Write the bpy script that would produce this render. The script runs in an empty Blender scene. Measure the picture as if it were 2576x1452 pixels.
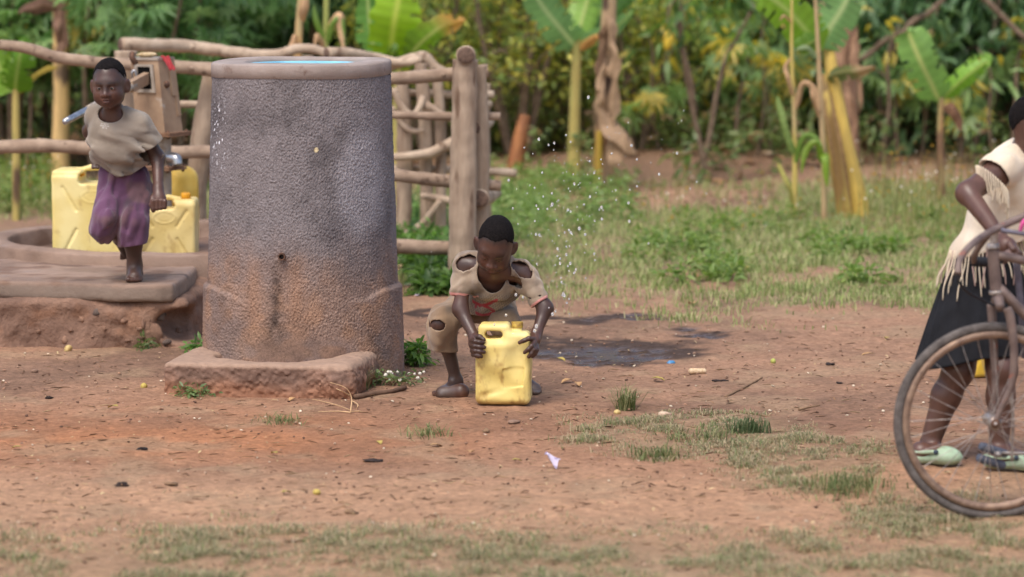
import bpy, math, random
import numpy as np
from mathutils import Vector, Matrix

# ---------------------------------------------------------------- camera, sky, sun, exposure
scn = bpy.context.scene
COL = scn.collection
F, CX, CY = 8000.0, 1288.0, 726.0            # the lens in units of a 2576 px wide picture
CAM_H = 2.09
PITCH = math.atan(886.0 / F)
cam_d = bpy.data.cameras.new('camera'); cam = bpy.data.objects.new('camera', cam_d); COL.objects.link(cam)
cam.location = (0, 0, CAM_H); cam.rotation_euler = (math.radians(90) - PITCH, 0, 0)
cam_d.sensor_width = 36.0; cam_d.lens = 36.0 * F / 2576.0
cam_d.clip_start = 0.1; cam_d.clip_end = 2000
cam_d.dof.use_dof = True; cam_d.dof.focus_distance = 14.5; cam_d.dof.aperture_fstop = 2.1
scn.camera = cam

SUN_EL, SUN_AZ = math.radians(60), math.radians(207)   # azimuth measured from +Y clockwise: behind the camera, a little left
world = bpy.data.worlds.new('World'); scn.world = world; world.use_nodes = True
wn = world.node_tree.nodes; wl = world.node_tree.links
sky = wn.new('ShaderNodeTexSky'); sky.sky_type = 'NISHITA'; sky.sun_disc = False
sky.sun_elevation = SUN_EL; sky.sun_rotation = SUN_AZ
sky.air_density = 1.0; sky.dust_density = 4.0; sky.ozone_density = 0.8
wn['Background'].inputs['Strength'].default_value = 0.15
wl.new(sky.outputs[0], wn['Background'].inputs['Color'])
sun_d = bpy.data.lights.new('sun', 'SUN'); sun_d.energy = 1.1; sun_d.angle = math.radians(28); sun_d.color = (1.0, 0.97, 0.92)
sun = bpy.data.objects.new('sun', sun_d); COL.objects.link(sun)
sdir = Vector((math.sin(SUN_AZ) * math.cos(SUN_EL), math.cos(SUN_AZ) * math.cos(SUN_EL), math.sin(SUN_EL)))
sun.rotation_euler = sdir.to_track_quat('Z', 'Y').to_euler(); sun.location = sdir * 60
vs = scn.view_settings
vs.view_transform = 'Standard'; vs.look = 'None'; vs.gamma = 1.0; vs.use_curve_mapping = False; vs.exposure = 0.66

# ---------------------------------------------------------------- helpers
rng = np.random.default_rng(7); random.seed(7)
A = lambda *a: np.array(a, dtype=np.float64)
CP, SP = math.cos(PITCH), math.sin(PITCH)

def ray(px, py):
    a, b = px - CX, CY - py
    return A(a, F * CP + b * SP, -F * SP + b * CP)
def PY(px, py, Y):                      # the point a picture position has at distance Y
    r = ray(px, py); t = Y / r[1]
    return A(r[0] * t, Y, CAM_H + r[2] * t)
def GP(px, py, z=0.0):                  # the point a picture position has at height z
    r = ray(px, py); t = (z - CAM_H) / r[2]
    return A(r[0] * t, r[1] * t, z)
def proj(x, y, z):
    dz = z - CAM_H
    f = y * CP - dz * SP; u = y * SP + dz * CP
    return CX + F * x / f, CY - F * u / f
def ppm(Y): return F / Y                # picture units per metre at distance Y

def lin(c): 
    c = np.asarray(c, float) / 255.0
    return np.where(c <= 0.04045, c / 12.92, ((c + 0.055) / 1.055) ** 2.4)
def C(r, g, b): return tuple(float(v) for v in lin((r, g, b)))

def hash3(ix, iy, iz, seed):
    h = (ix * 374761393 + iy * 668265263 + iz * 2147483647 + seed * 1274126177) & 0xFFFFFFFF
    h = ((h ^ (h >> 13)) * 1274126177) & 0xFFFFFFFF
    h = ((h ^ (h >> 16)) * 2246822519) & 0xFFFFFFFF
    h = h ^ (h >> 15)
    return (h & 0xFFFFFF).astype(np.float32) / np.float32(0xFFFFFF)
def vnoise(P, freq, seed=0):            # value noise in -1..1
    Q = np.asarray(P, dtype=np.float64) * freq
    I = np.floor(Q).astype(np.int64); f = (Q - I).astype(np.float32)
    f = f * f * (3 - 2 * f)
    x, y, z = I[..., 0], I[..., 1], I[..., 2]; out = 0
    for dx in (0, 1):
        wx = f[..., 0] if dx else 1 - f[..., 0]
        for dy in (0, 1):
            wy = f[..., 1] if dy else 1 - f[..., 1]
            for dz in (0, 1):
                wz = f[..., 2] if dz else 1 - f[..., 2]
                out = out + wx * wy * wz * hash3(x + dx, y + dy, z + dz, seed)
    return out * 2 - 1
def fbm(P, freq, octs=3, seed=0, gain=0.5):
    s, a, t = 0, 1.0, 0.0
    for i in range(octs):
        s = s + a * vnoise(P, freq * 2 ** i, seed + i * 17); t += a; a *= gain
    return s / t
def cells(X, Y, freq, seed=0):        # distance to the nearest of scattered points in the plane, in cell units
    qx, qy = np.asarray(X) * freq, np.asarray(Y) * freq; ix, iy = np.floor(qx).astype(np.int64), np.floor(qy).astype(np.int64); best = np.full(qx.shape, 9.0)
    for dx in (-1, 0, 1):
        for dy in (-1, 0, 1):
            a, b = ix + dx, iy + dy; z = np.zeros_like(a)
            best = np.minimum(best, np.hypot(a + hash3(a, b, z, seed) - qx, b + hash3(a, b, z, seed + 7) - qy))
    return best
def sstep(a, b, x):
    t = np.clip((np.asarray(x, float) - a) / (b - a), 0, 1); return t * t * (3 - 2 * t)
def mixc(c1, c2, t):
    t = np.asarray(t)[..., None]; return np.asarray(c1) * (1 - t) + np.asarray(c2) * t
def norm(v):
    v = np.asarray(v, float); return v / (np.linalg.norm(v) + 1e-12)

def make_mesh(name, V, faces, mat=None, smooth=True, col=None):
    V = np.asarray(V, dtype=np.float32).reshape(-1, 3)
    if isinstance(faces, np.ndarray): faces = [faces]
    faces = [np.asarray(f, dtype=np.int32) for f in faces if len(f)]
    me = bpy.data.meshes.new(name)
    me.vertices.add(len(V)); me.vertices.foreach_set('co', V.ravel())
    idx = np.concatenate([f.ravel() for f in faces])
    tot = np.concatenate([np.full(len(f), f.shape[1], np.int32) for f in faces])
    start = np.concatenate([[0], np.cumsum(tot)[:-1]]).astype(np.int32)
    me.loops.add(len(idx)); me.loops.foreach_set('vertex_index', idx)
    me.polygons.add(len(tot)); me.polygons.foreach_set('loop_start', start)
    me.polygons.foreach_set('use_smooth', np.full(len(tot), smooth, bool))
    me.update(calc_edges=True)
    if col is not None:
        c = np.ones((len(V), 4), np.float32); c[:, :3] = np.asarray(col)[:, :3]
        a = me.color_attributes.new('Col', 'FLOAT_COLOR', 'POINT'); a.data.foreach_set('color', c.ravel())
    if mat: me.materials.append(mat)
    return me

def tag(o, label=None, cat=None, group=None, kind=None):
    if label: o['label'] = label
    if cat: o['category'] = cat
    if group: o['group'] = group
    if kind: o['kind'] = kind
    return o
def link(name, me, parent=None, loc=None):
    o = bpy.data.objects.new(name, me); COL.objects.link(o)
    if parent is not None: o.parent = parent
    if loc is not None: o.location = tuple(float(v) for v in loc)
    return o
def root_loc(o):
    p = np.zeros(3)
    while o is not None: p = p + np.array(o.location); o = o.parent
    return p
def thing(name, loc, label, cat, group=None):
    o = bpy.data.objects.new(name, None); COL.objects.link(o)
    o.location = tuple(float(v) for v in loc); o.empty_display_size = 0.1
    return tag(o, label, cat, group)
def obj(name, V, faces, mat, parent=None, base=None, smooth=True, col=None):
    """World-space vertices -> one mesh object, either a child or a top-level thing standing at base."""
    V = np.asarray(V, float).reshape(-1, 3)
    if parent is not None:
        return link(name, make_mesh(name, V - root_loc(parent), faces, mat, smooth, col), parent)
    base = np.zeros(3) if base is None else np.asarray(base, float)
    return link(name, make_mesh(name, V - base, faces, mat, smooth, col), None, base)
def copy_tree(o, parent=None):
    c = o.copy(); COL.objects.link(c); c.parent = parent
    for ch in list(o.children): copy_tree(ch, c)
    return c

class MB:                                # collects shapes into one mesh
    def __init__(s): s.V, s.F, s.Cc, s.n = [], {}, [], 0
    def add(s, V, Fs, col=None):
        V = np.asarray(V, float).reshape(-1, 3)
        if isinstance(Fs, np.ndarray): Fs = [Fs]
        for f in Fs:
            f = np.asarray(f)
            if len(f): s.F.setdefault(f.shape[1], []).append(f + s.n)
        s.V.append(V); s.n += len(V)
        if col is not None:
            col = np.asarray(col, float); s.Cc.append(np.broadcast_to(col, (len(V), 3)))
        return s
    def get(s):
        return np.concatenate(s.V), [np.concatenate(v) for v in s.F.values()], (np.concatenate(s.Cc) if s.Cc else None)
    def obj(s, name, mat, parent=None, base=None, smooth=True):
        V, Fs, c = s.get(); return obj(name, V, Fs, mat, parent, base, smooth, c)

def catmull(pts, n):
    P = np.asarray(pts, float)
    if len(P) == 2: return P[0] + (P[1] - P[0]) * np.linspace(0, 1, n)[:, None]
    E = np.vstack([2 * P[0] - P[1], P, 2 * P[-1] - P[-2]])
    t = np.linspace(0, len(P) - 1 - 1e-6, n); i = t.astype(int); f = (t - i)[:, None]
    a, b, c, d = E[i], E[i + 1], E[i + 2], E[i + 3]
    return 0.5 * (2 * b + (c - a) * f + (2 * a - 5 * b + 4 * c - d) * f ** 2 + (3 * b - a - 3 * c + d) * f ** 3)
def tube(pts, r, sides=10, n=None, rough=0.0, freq=20, seed=0, caps=True, flat=1.0):
    """A tube along pts; r a radius or a list of radii; rough is relative unevenness."""
    if n is None: n = max(2, len(pts) * 6)
    P = catmull(pts, n); rr = np.atleast_1d(np.asarray(r, float))
    R = np.interp(np.linspace(0, 1, n), np.linspace(0, 1, len(rr)), rr) if len(rr) > 1 else np.full(n, rr[0])
    T = np.gradient(P, axis=0); T /= np.linalg.norm(T, axis=1, keepdims=True) + 1e-12
    u = np.cross(T[0], A(0, 0, 1)); 
    if np.linalg.norm(u) < 0.1: u = np.cross(T[0], A(0, 1, 0))
    u = norm(u); U = []
    for t in T:
        u = norm(u - t * np.dot(u, t)); U.append(u)
    U = np.array(U); W = np.cross(T, U)
    a = np.linspace(0, 2 * math.pi, sides, endpoint=False)
    ring = U[:, None] * np.cos(a)[None, :, None] + W[:, None] * np.sin(a)[None, :, None] * flat
    RR = np.repeat(R[:, None], sides, 1)
    if rough:
        q = P[:, None] + ring * R[:, None, None]
        RR = RR * (1 + rough * fbm(q, freq, 2, seed) + rough * 0.5 * vnoise(q * A(1, 1, 0.4), freq * 0.25, seed + 5))
    V = (P[:, None] + ring * RR[..., None]).reshape(-1, 3)
    i = np.arange(n - 1)[:, None] * sides; j = np.arange(sides)[None]; k = (j + 1) % sides
    Q = np.stack([i + j, i + k, i + sides + k, i + sides + j], -1).reshape(-1, 4)
    Fs = [Q]
    if caps:
        V = np.vstack([V, P[0] - T[0] * R[0] * 0.02, P[-1] + T[-1] * R[-1] * 0.02]); m = n * sides
        jj = np.arange(sides); kk = (jj + 1) % sides
        Fs.append(np.concatenate([np.stack([np.full(sides, m), kk, jj], -1),
                                  np.stack([np.full(sides, m + 1), (n - 1) * sides + jj, (n - 1) * sides + kk], -1)]))
    return V, Fs
def lathe(profile, seg=48, center=(0, 0, 0), close=False):
    pr = np.asarray(profile, float); a = np.linspace(0, 2 * math.pi, seg, endpoint=False)
    V = np.stack([pr[:, None, 0] * np.cos(a), pr[:, None, 0] * np.sin(a), np.repeat(pr[:, 1:2], seg, 1)], -1).reshape(-1, 3) + A(*center)
    n = len(pr); i = np.arange(n if close else n - 1)[:, None]; j = np.arange(seg)[None]; k = (j + 1) % seg; i2 = (i + 1) % n
    return V, np.stack([i * seg + j, i * seg + k, i2 * seg + k, i2 * seg + j], -1).reshape(-1, 4)
def box(c, s, R=None):
    V = np.array([[x, y, z] for x in (-1, 1) for y in (-1, 1) for z in (-1, 1)], float) * np.asarray(s) / 2
    if R is not None: V = V @ np.asarray(R).T
    return V + np.asarray(c), np.array([[0, 1, 3, 2], [4, 6, 7, 5], [0, 4, 5, 1], [2, 3, 7, 6], [0, 2, 6, 4], [1, 5, 7, 3]])
def blob(c, r, seed=0, rough=0.25, R=None, seg=12, rings=8, freq=None):
    th = np.linspace(0.02, math.pi - 0.02, rings); ph = np.linspace(0, 2 * math.pi, seg, endpoint=False)
    D = np.stack([np.sin(th)[:, None] * np.cos(ph), np.sin(th)[:, None] * np.sin(ph), np.repeat(np.cos(th)[:, None], seg, 1)], -1).reshape(-1, 3)
    D = D * (1 + rough * fbm(D + seed * 3.1, 1.6 if freq is None else freq, 2, seed))[:, None]
    V = D * np.asarray(r)
    if R is not None: V = V @ np.asarray(R).T
    i = np.arange(rings - 1)[:, None] * seg; j = np.arange(seg)[None]; k = (j + 1) % seg
    return V + np.asarray(c), np.stack([i + j, i + seg + j, i + seg + k, i + k], -1).reshape(-1, 4)
def rotz(a): c, s = math.cos(a), math.sin(a); return np.array([[c, -s, 0], [s, c, 0], [0, 0, 1.0]])
def rotx(a): c, s = math.cos(a), math.sin(a); return np.array([[1.0, 0, 0], [0, c, -s], [0, s, c]])
def roty(a): c, s = math.cos(a), math.sin(a); return np.array([[c, 0, s], [0, 1.0, 0], [-s, 0, c]])
def rand_rot(n, tilt=math.pi):
    """n random rotations: free yaw, limited tilt."""
    y = rng.uniform(0, 2 * math.pi, n); t = rng.uniform(-tilt, tilt, n); r = rng.uniform(-tilt, tilt, n)
    cz, sz, cx, sx, cy, sy = np.cos(y), np.sin(y), np.cos(t), np.sin(t), np.cos(r), np.sin(r); o, z = np.ones(n), np.zeros(n)
    Rz = np.stack([cz, -sz, z, sz, cz, z, z, z, o], -1).reshape(n, 3, 3)
    Rx = np.stack([o, z, z, z, cx, -sx, z, sx, cx], -1).reshape(n, 3, 3)
    Ry = np.stack([cy, z, sy, z, o, z, -sy, z, cy], -1).reshape(n, 3, 3)
    return Rz @ Rx @ Ry
def scatter(TV, TF, pos, R, sc):
    """copies of a template at pos with rotations R and scales sc -> V, F"""
    n, m = len(pos), len(TV)
    V = np.einsum('nij,mj->nmi', R, TV) * np.asarray(sc).reshape(n, 1, -1) + pos[:, None]
    return V.reshape(-1, 3), (TF[None] + (np.arange(n) * m)[:, None, None]).reshape(-1, TF.shape[1])

# ---------------------------------------------------------------- materials
def nodes(name):
    m = bpy.data.materials.new(name); m.use_nodes = True
    nt = m.node_tree; return m, nt, nt.nodes['Principled BSDF']
def mat(name, col, rough=0.85, spec=0.25, var=None, attr=False, bump=None, metal=0.0, trans=0.0, sheen=0.0, rvar=None, coat=0.0, stretch=None, second=None):
    """col base colour; var=(colour2, scale, detail) noise mix; attr: vertex colours multiply in; bump=[(scale, metres)...];
    trans: share of light let through a leaf; second=(colour, scale, lo, hi) spots."""
    m, nt, b = nodes(name); N, L = nt.nodes, nt.links
    b.inputs['Roughness'].default_value = rough; b.inputs['Specular IOR Level'].default_value = spec; b.inputs['Metallic'].default_value = metal
    if sheen: b.inputs['Sheen Weight'].default_value = sheen; b.inputs['Sheen Roughness'].default_value = 0.6
    if coat: b.inputs['Coat Weight'].default_value = coat; b.inputs['Coat Roughness'].default_value = 0.15
    tc = N.new('ShaderNodeTexCoord'); vec = tc.outputs['Object']
    if stretch:
        mp = N.new('ShaderNodeMapping'); mp.inputs['Scale'].default_value = stretch; L.new(vec, mp.inputs['Vector']); vec = mp.outputs[0]
    rgb = N.new('ShaderNodeRGB'); rgb.outputs[0].default_value = (*col, 1); cur = rgb.outputs[0]
    if attr:
        at = N.new('ShaderNodeVertexColor'); at.layer_name = 'Col'; cur = at.outputs[0]
    def noise(scale, detail=4.0, rough_=0.55):
        n = N.new('ShaderNodeTexNoise'); n.inputs['Scale'].default_value = scale; n.inputs['Detail'].default_value = detail
        n.inputs['Roughness'].default_value = rough_; L.new(vec, n.inputs['Vector']); return n.outputs[0]
    def ramp(fac, lo, hi):
        r = N.new('ShaderNodeMapRange'); r.inputs[1].default_value = lo; r.inputs[2].default_value = hi; L.new(fac, r.inputs[0]); return r.outputs[0]
    def mix(fac, a, bcol, mode='MIX'):
        x = N.new('ShaderNodeMix'); x.data_type = 'RGBA'; x.blend_type = mode
        L.new(fac, x.inputs[0]) if hasattr(fac, 'is_output') else setattr(x.inputs[0], 'default_value', fac)
        L.new(a, x.inputs[6])
        if hasattr(bcol, 'is_output'): L.new(bcol, x.inputs[7])
        else: x.inputs[7].default_value = (*bcol, 1)
        return x.outputs[2]
    if var:
        c2, sc, dt = var; cur = mix(ramp(noise(sc, dt), 0.32, 0.68), cur, c2, 'MULTIPLY' if attr else 'MIX')
    if second:
        c2, sc, lo, hi = second; cur = mix(ramp(noise(sc, 3), lo, hi), cur, c2)
    L.new(cur, b.inputs['Base Color'])
    if rvar:
        sc, lo, hi = rvar; rr = N.new('ShaderNodeMapRange'); L.new(noise(sc, 3), rr.inputs[0])
        rr.inputs[1].default_value = 0.3; rr.inputs[2].default_value = 0.7; rr.inputs[3].default_value = lo; rr.inputs[4].default_value = hi
        L.new(rr.outputs[0], b.inputs['Roughness'])
    if bump:
        prev = None
        for sc, dist in bump:
            bp = N.new('ShaderNodeBump'); bp.inputs['Distance'].default_value = dist; bp.inputs['Strength'].default_value = 1.0
            L.new(noise(sc, 5), bp.inputs['Height'])
            if prev: L.new(prev, bp.inputs['Normal'])
            prev = bp.outputs[0]
        L.new(prev, b.inputs['Normal'])
    if trans:
        t = N.new('ShaderNodeBsdfTranslucent'); ms = N.new('ShaderNodeMixShader'); ms.inputs[0].default_value = trans
        hs = N.new('ShaderNodeHueSaturation'); hs.inputs['Saturation'].default_value = 1.15; hs.inputs['Value'].default_value = 1.5; L.new(cur, hs.inputs['Color'])
        L.new(hs.outputs[0], t.inputs['Color']); L.new(b.outputs[0], ms.inputs[1]); L.new(t.outputs[0], ms.inputs[2])
        L.new(ms.outputs[0], N['Material Output'].inputs['Surface'])
    return m
WH = (1.0, 1.0, 1.0)

# ---------------------------------------------------------------- implicit solids -> one continuous mesh
def smin(a, b, k):
    if k <= 0: return np.minimum(a, b)
    h = np.clip(0.5 + 0.5 * (b - a) / k, 0, 1); return b * (1 - h) + a * h - k * h * (1 - h)
class Solid:
    def __init__(s): s.ops = []; s.lo = A(1e9, 1e9, 1e9); s.hi = -s.lo
    def _b(s, lo, hi): s.lo = np.minimum(s.lo, lo); s.hi = np.maximum(s.hi, hi)
    def _put(s, op, f, k, c, r):
        s.ops.append((op, f, k, np.asarray(c, float), r))
    def cap(s, a, b, ra, rb=None, k=0.02, op='u'):
        a, b = np.asarray(a, float), np.asarray(b, float); rb = ra if rb is None else rb
        ab = b - a; L2 = float(ab @ ab) + 1e-12
        def f(P):
            q = P - a; t = np.clip((q @ ab) / L2, 0, 1)
            return np.linalg.norm(q - t[..., None] * ab, axis=-1) - (ra + (rb - ra) * t)
        m = max(ra, rb)
        if op == 'u': s._b(np.minimum(a, b) - m, np.maximum(a, b) + m)
        s._put(op, f, k, (a + b) / 2, math.sqrt(L2) / 2 + m); return s
    def chain(s, pts, rs, k=0.02):
        for i in range(len(pts) - 1): s.cap(pts[i], pts[i + 1], rs[i], rs[i + 1], k)
        return s
    def ell(s, c, r, R=None, k=0.02, op='u'):
        c, r = np.asarray(c, float), np.asarray(r, float); R = np.eye(3) if R is None else np.asarray(R)
        def f(P):
            q = (P - c) @ R; k0 = np.linalg.norm(q / r, axis=-1); k1 = np.linalg.norm(q / (r * r), axis=-1) + 1e-6
            return np.where(k0 < 0.05, -r.min(), k0 * (k0 - 1) / k1)
        m = r.max()
        if op == 'u': s._b(c - m, c + m)
        s._put(op, f, k, c, m); return s
    def rbox(s, c, half, rad, R=None, k=0.0, op='u'):
        c, half = np.asarray(c, float), np.asarray(half, float); R = np.eye(3) if R is None else np.asarray(R)
        def f(P):
            q = np.abs((P - c) @ R) - (half - rad)
            return np.linalg.norm(np.maximum(q, 0), axis=-1) + np.minimum(q.max(-1), 0) - rad
        m = float(np.linalg.norm(half))
        if op == 'u':
            e = np.abs(R) @ half; s._b(c - e, c + e)
        s._put(op, f, k, c, m); return s
    def plane(s, p, n, k=0.0):            # keep the side the normal points away from
        p, n = np.asarray(p, float), norm(n)
        s._put('int', lambda P: (P - p) @ n, k, p, 1e9); return s
    def fn(s, f): s.ops.append(('fn', f, 0, None, 1e9)); return s
    def shell(s, t): return s.fn(lambda P, D: np.maximum(D, -(D + t)))
    def evaluate(s, P, bc=None, brad=0.0):
        D = np.full(P.shape[:-1], 0.06, np.float64)
        for op, f, k, c, r in s.ops:
            if op == 'fn': D = f(P, D); continue
            if bc is not None and r < 1e8:
                m = np.linalg.norm(bc - c, axis=-1) < r + k + brad + 0.065
                if not m.any(): continue
                Pm, Dm = P[m], D[m]
            else: m, Pm, Dm = slice(None), P, D
            d = f(Pm)
            if op == 'u': D[m] = smin(Dm, d, k)
            elif op == 'sub': D[m] = -smin(-Dm, d, k)
            else: D[m] = -smin(-Dm, -d, k)
        return D
    def mesh(s, h):
        B = 8; lo = s.lo - 3 * h - 0.004; nb = np.ceil((s.hi - lo + 3 * h + 0.004) / (B * h)).astype(int)
        gi = np.stack(np.meshgrid(*[np.arange(n) for n in nb], indexing='ij'), -1).reshape(-1, 3)
        bc = lo + (gi + 0.5) * B * h
        d0 = s.evaluate(bc[:, None], None)[:, 0] if False else s.evaluate(bc)
        keep = np.abs(d0) < B * h * 0.87 * 1.6 + 0.004
        dims = nb * B + 1
        big = np.repeat(np.repeat(np.repeat(np.where(d0 < 0, -1.0, 1.0).reshape(nb).astype(np.float32), B, 0), B, 1), B, 2)
        G = np.ones(dims, np.float32); G[:-1, :-1, :-1] = big
        ks = gi[keep]; kc = bc[keep]
        loc = np.stack(np.meshgrid(*[np.arange(B + 1)] * 3, indexing='ij'), -1).reshape(-1, 3)
        for i in range(0, len(ks), 400):
            a = ks[i:i + 400]; I = a[:, None] * B + loc[None]
            D = s.evaluate(lo + I * h, kc[i:i + 400], B * h * 0.87)
            G[I[..., 0], I[..., 1], I[..., 2]] = D
        S = G < 0; nx, ny, nz = dims
        cid, cpos, quads = [], [], []
        strd = np.array([ny * nz, nz, 1])
        for ax in range(3):
            sl0 = [slice(None)] * 3; sl1 = [slice(None)] * 3; sl0[ax] = slice(0, -1); sl1[ax] = slice(1, None)
            E = np.argwhere(S[tuple(sl0)] != S[tuple(sl1)])
            if not len(E): continue
            o1, o2 = (ax + 1) % 3, (ax + 2) % 3
            ok = (E[:, o1] > 0) & (E[:, o2] > 0) & (E[:, o1] < dims[o1] - 1) & (E[:, o2] < dims[o2] - 1); E = E[ok]
            E2 = E.copy(); E2[:, ax] += 1
            a, b = G[E[:, 0], E[:, 1], E[:, 2]], G[E2[:, 0], E2[:, 1], E2[:, 2]]
            pos = E.astype(np.float64); pos[:, ax] += a / (a - b)
            cs = []
            for d1, d2 in ((0, 0), (-1, 0), (-1, -1), (0, -1)):
                c = E.copy(); c[:, o1] += d1; c[:, o2] += d2; cs.append(c @ strd); cid.append(cs[-1]); cpos.append(pos)
            q = np.stack(cs, -1); fl = a > 0; q[fl] = q[fl][:, ::-1]; quads.append(q)
        cid = np.concatenate(cid); cpos = np.concatenate(cpos); quads = np.concatenate(quads)
        u, inv = np.unique(cid, return_inverse=True); cnt = np.bincount(inv)
        V = np.stack([np.bincount(inv, cpos[:, i]) / cnt for i in range(3)], -1)
        return lo + V * h, np.searchsorted(u, quads)
    def obj(s, name, h, material, parent=None, base=None, colfn=None):
        V, Q = s.mesh(h)
        return obj(name, V, Q, material, parent, base, True, colfn(V) if colfn else None)
# ---------------------------------------------------------------- ground
def gz(x, y):
    x, y = np.asarray(x, float), np.asarray(y, float)
    P = np.stack([x, y, np.zeros_like(x)], -1)
    z = 0.014 * fbm(P, 0.7, 2, 3) + 0.006 * vnoise(P, 3.1, 9)
    mx = sstep(0.9, 1.5, x)
    z = z + mx * (-0.027 + 0.060 * sstep(11.5, 12.35, y)) * (1 - sstep(12.6, 14.0, y))
    ridge = np.exp(-((y - 28.6 - 0.25 * vnoise(P, 0.6, 5)) / 0.45) ** 2)
    z = z + (0.13 + 0.06 * vnoise(P, 1.3, 6)) * ridge + 0.10 * sstep(28.6, 31, y) + 0.05 * fbm(P, 1.1, 2, 8) * sstep(27.5, 30, y)
    return z
def G(px, py):                       # picture position on the uneven ground
    p = GP(px, py, 0.0)
    for _ in range(3): p = GP(px, py, float(gz(p[0], p[1])))
    return p
def GA(px, py):                      # the same for arrays of positions
    z = np.zeros(len(px)); p = None
    for _ in range(3):
        a, b = np.asarray(px, float) - CX, CY - np.asarray(py, float); r = np.stack([a, F * CP + b * SP, -F * SP + b * CP], -1)
        p = r * ((z - CAM_H) / r[:, 2])[:, None]; z = gz(p[:, 0], p[:, 1])
    return np.stack([p[:, 0], p[:, 1], z], -1)
def axis(lo, f0, f1, hi, st, grow=1.22):
    a = list(np.arange(f0, f1 + st / 2, st)); s = st
    while a[-1] < hi: s *= grow; a.append(a[-1] + s)
    s = st; b = [f0]
    while b[-1] > lo: s *= grow; b.append(b[-1] - s)
    return np.array(b[1:][::-1] + a)
def ell_m(px, py, cx, cy, rx, ry): return 1 - np.sqrt(((px - cx) / rx) ** 2 + ((py - cy) / ry) ** 2)

def ground_zones(x, y):
    P = np.stack([x, y, np.zeros_like(x)], -1)
    px, py = proj(x, np.maximum(y, 2.0), 0 * x)
    wx = px + 60 * fbm(P, 1.3, 3, 21); wy = py + 16 * fbm(P, 2.2, 3, 22)
    wx0, wy0 = wx, wy; wx = wx + 45 * fbm(P, 4.5, 2, 26); wy = wy + 17 * fbm(P, 5.5, 3, 27, 0.7)
    wet = np.max([ell_m(wx, wy, 1550, 884, 290, 38), ell_m(wx, wy, 1540, 799, 160, 16), ell_m(wx, wy, 1760, 832, 105, 17),
                  ell_m(wx, wy, 1090, 795, 110, 10), ell_m(wx, wy, 1340, 800, 110, 11), ell_m(wx, wy, 1350, 868, 90, 24)], 0)
    wet = sstep(-0.05, 0.35, wet + 0.20 * fbm(P, 6, 3, 23))
    film = np.max([ell_m(wx, wy, 1500, 888, 190, 26), ell_m(wx, wy, 1560, 797, 110, 11), ell_m(wx, wy, 1760, 832, 85, 13)], 0)
    film = sstep(0.0, 0.5, film + 1.3 * fbm(P * A(1, 1.6, 1), 12, 3, 24, 0.7) - 0.14)
    wx, wy = wx0, wy0
    orange = np.clip(np.exp(-((wy - 1105) / 75) ** 2) * (1 - 0.75 * sstep(500, 1700, px)) + 0.45 * np.exp(-((wy - 1235) / 60) ** 2) * sstep(1100, 1900, px), 0, 1)
    edge = np.interp(px, [0, 560, 900, 1010, 1130, 1400, 1680, 1900, 2300, 2600], [560, 600, 690, 742, 745, 785, 795, 788, 815, 830])
    grass = 1 - sstep(edge - 75, edge + 22, py + 75 * fbm(P, 1.9, 3, 31))
    bare = np.max([0.5 * fbm(P, 1.2, 3, 33) - 0.08, ell_m(wx, wy, 1790, 700, 150, 34), 1.25 * ell_m(wx, wy, 1690, 500, 330, 42), ell_m(wx, wy, 1500, 650, 60, 20),
                   1 - np.abs(wy - 425) / 45, ell_m(wx, wy, 2080, 690, 70, 16)], 0)
    grass = grass * (1 - 0.9 * sstep(0.0, 0.35, bare + 0.1 * fbm(P, 5, 2, 32)))
    grass = grass * sstep(435, 480, py)
    near = np.max([sstep(1290, 1380, wy + 25 * vnoise(P, 2.0, 41)) * (0.62 + 0.38 * sstep(-0.1, 0.3, fbm(P, 2.6, 2, 42))),
                   0.95 * sstep(-0.1, 0.4, ell_m(wx, wy, 1760, 1090, 360, 62) + 0.25 * fbm(P, 5, 2, 43)),
                   0.95 * sstep(-0.1, 0.4, ell_m(wx, wy, 2040, 1180, 290, 80) + 0.25 * fbm(P, 5, 2, 44)),
                   0.9 * sstep(-0.1, 0.4, ell_m(wx, wy, 2380, 1290, 280, 55) + 0.25 * fbm(P, 5, 2, 45))], 0)
    return px, py, P, wet, film, orange, np.clip(grass, 0, 1), np.clip(near, 0, 1)

gx = axis(-260, -3.7, 3.7, 260, 0.032); gy = axis(-60, 9.4, 21.0, 420, 0.032)
GXX, GYY = np.meshgrid(gx, gy)
zx, zy = GXX.ravel(), GYY.ravel()
px, py, P, wet, film, orange, grassm, nearm = ground_zones(zx, zy)
fine = sstep(9.0, 9.6, zy) * (1 - sstep(19, 23, zy))
zz = gz(zx, zy) + fine * (1 - 0.8 * film) * (0.009 * fbm(P, 11, 3, 51, 0.65) + 0.010 * np.maximum(fbm(P, 5, 2, 52) - 0.25, 0) * 2) - 0.012 * film
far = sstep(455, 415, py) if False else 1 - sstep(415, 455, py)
c = mixc(lin((146, 108, 86)), lin((122, 91, 74)), sstep(-0.3, 0.4, fbm(P, 1.7, 4, 61)))
c = mixc(c, lin((160, 104, 72)), orange * (0.75 + 0.25 * fbm(P, 4, 2, 62)))
c = mixc(c, lin((168, 126, 98)), 0.8 * sstep(1130, 1260, py))
c = mixc(c, lin((138, 118, 92)), 0.45 * grassm)
c = mixc(c, lin((126, 104, 80)), 0.45 * nearm)
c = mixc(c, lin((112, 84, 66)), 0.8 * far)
c = mixc(c, lin((150, 120, 95)), 0.5 * sstep(0.1, 0.5, fbm(P, 3.3, 3, 63)) * (1 - wet))
c = c * (1 + 0.2 * fbm(P, 14, 2, 64))[:, None] * A(1.36, 1.51, 1.54)
c = mixc(c, lin((70, 59, 55)), 0.92 * wet)
n1, n2 = len(gy), len(gx)
i = np.arange(n1 - 1)[:, None] * n2; j = np.arange(n2 - 1)[None]
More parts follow.
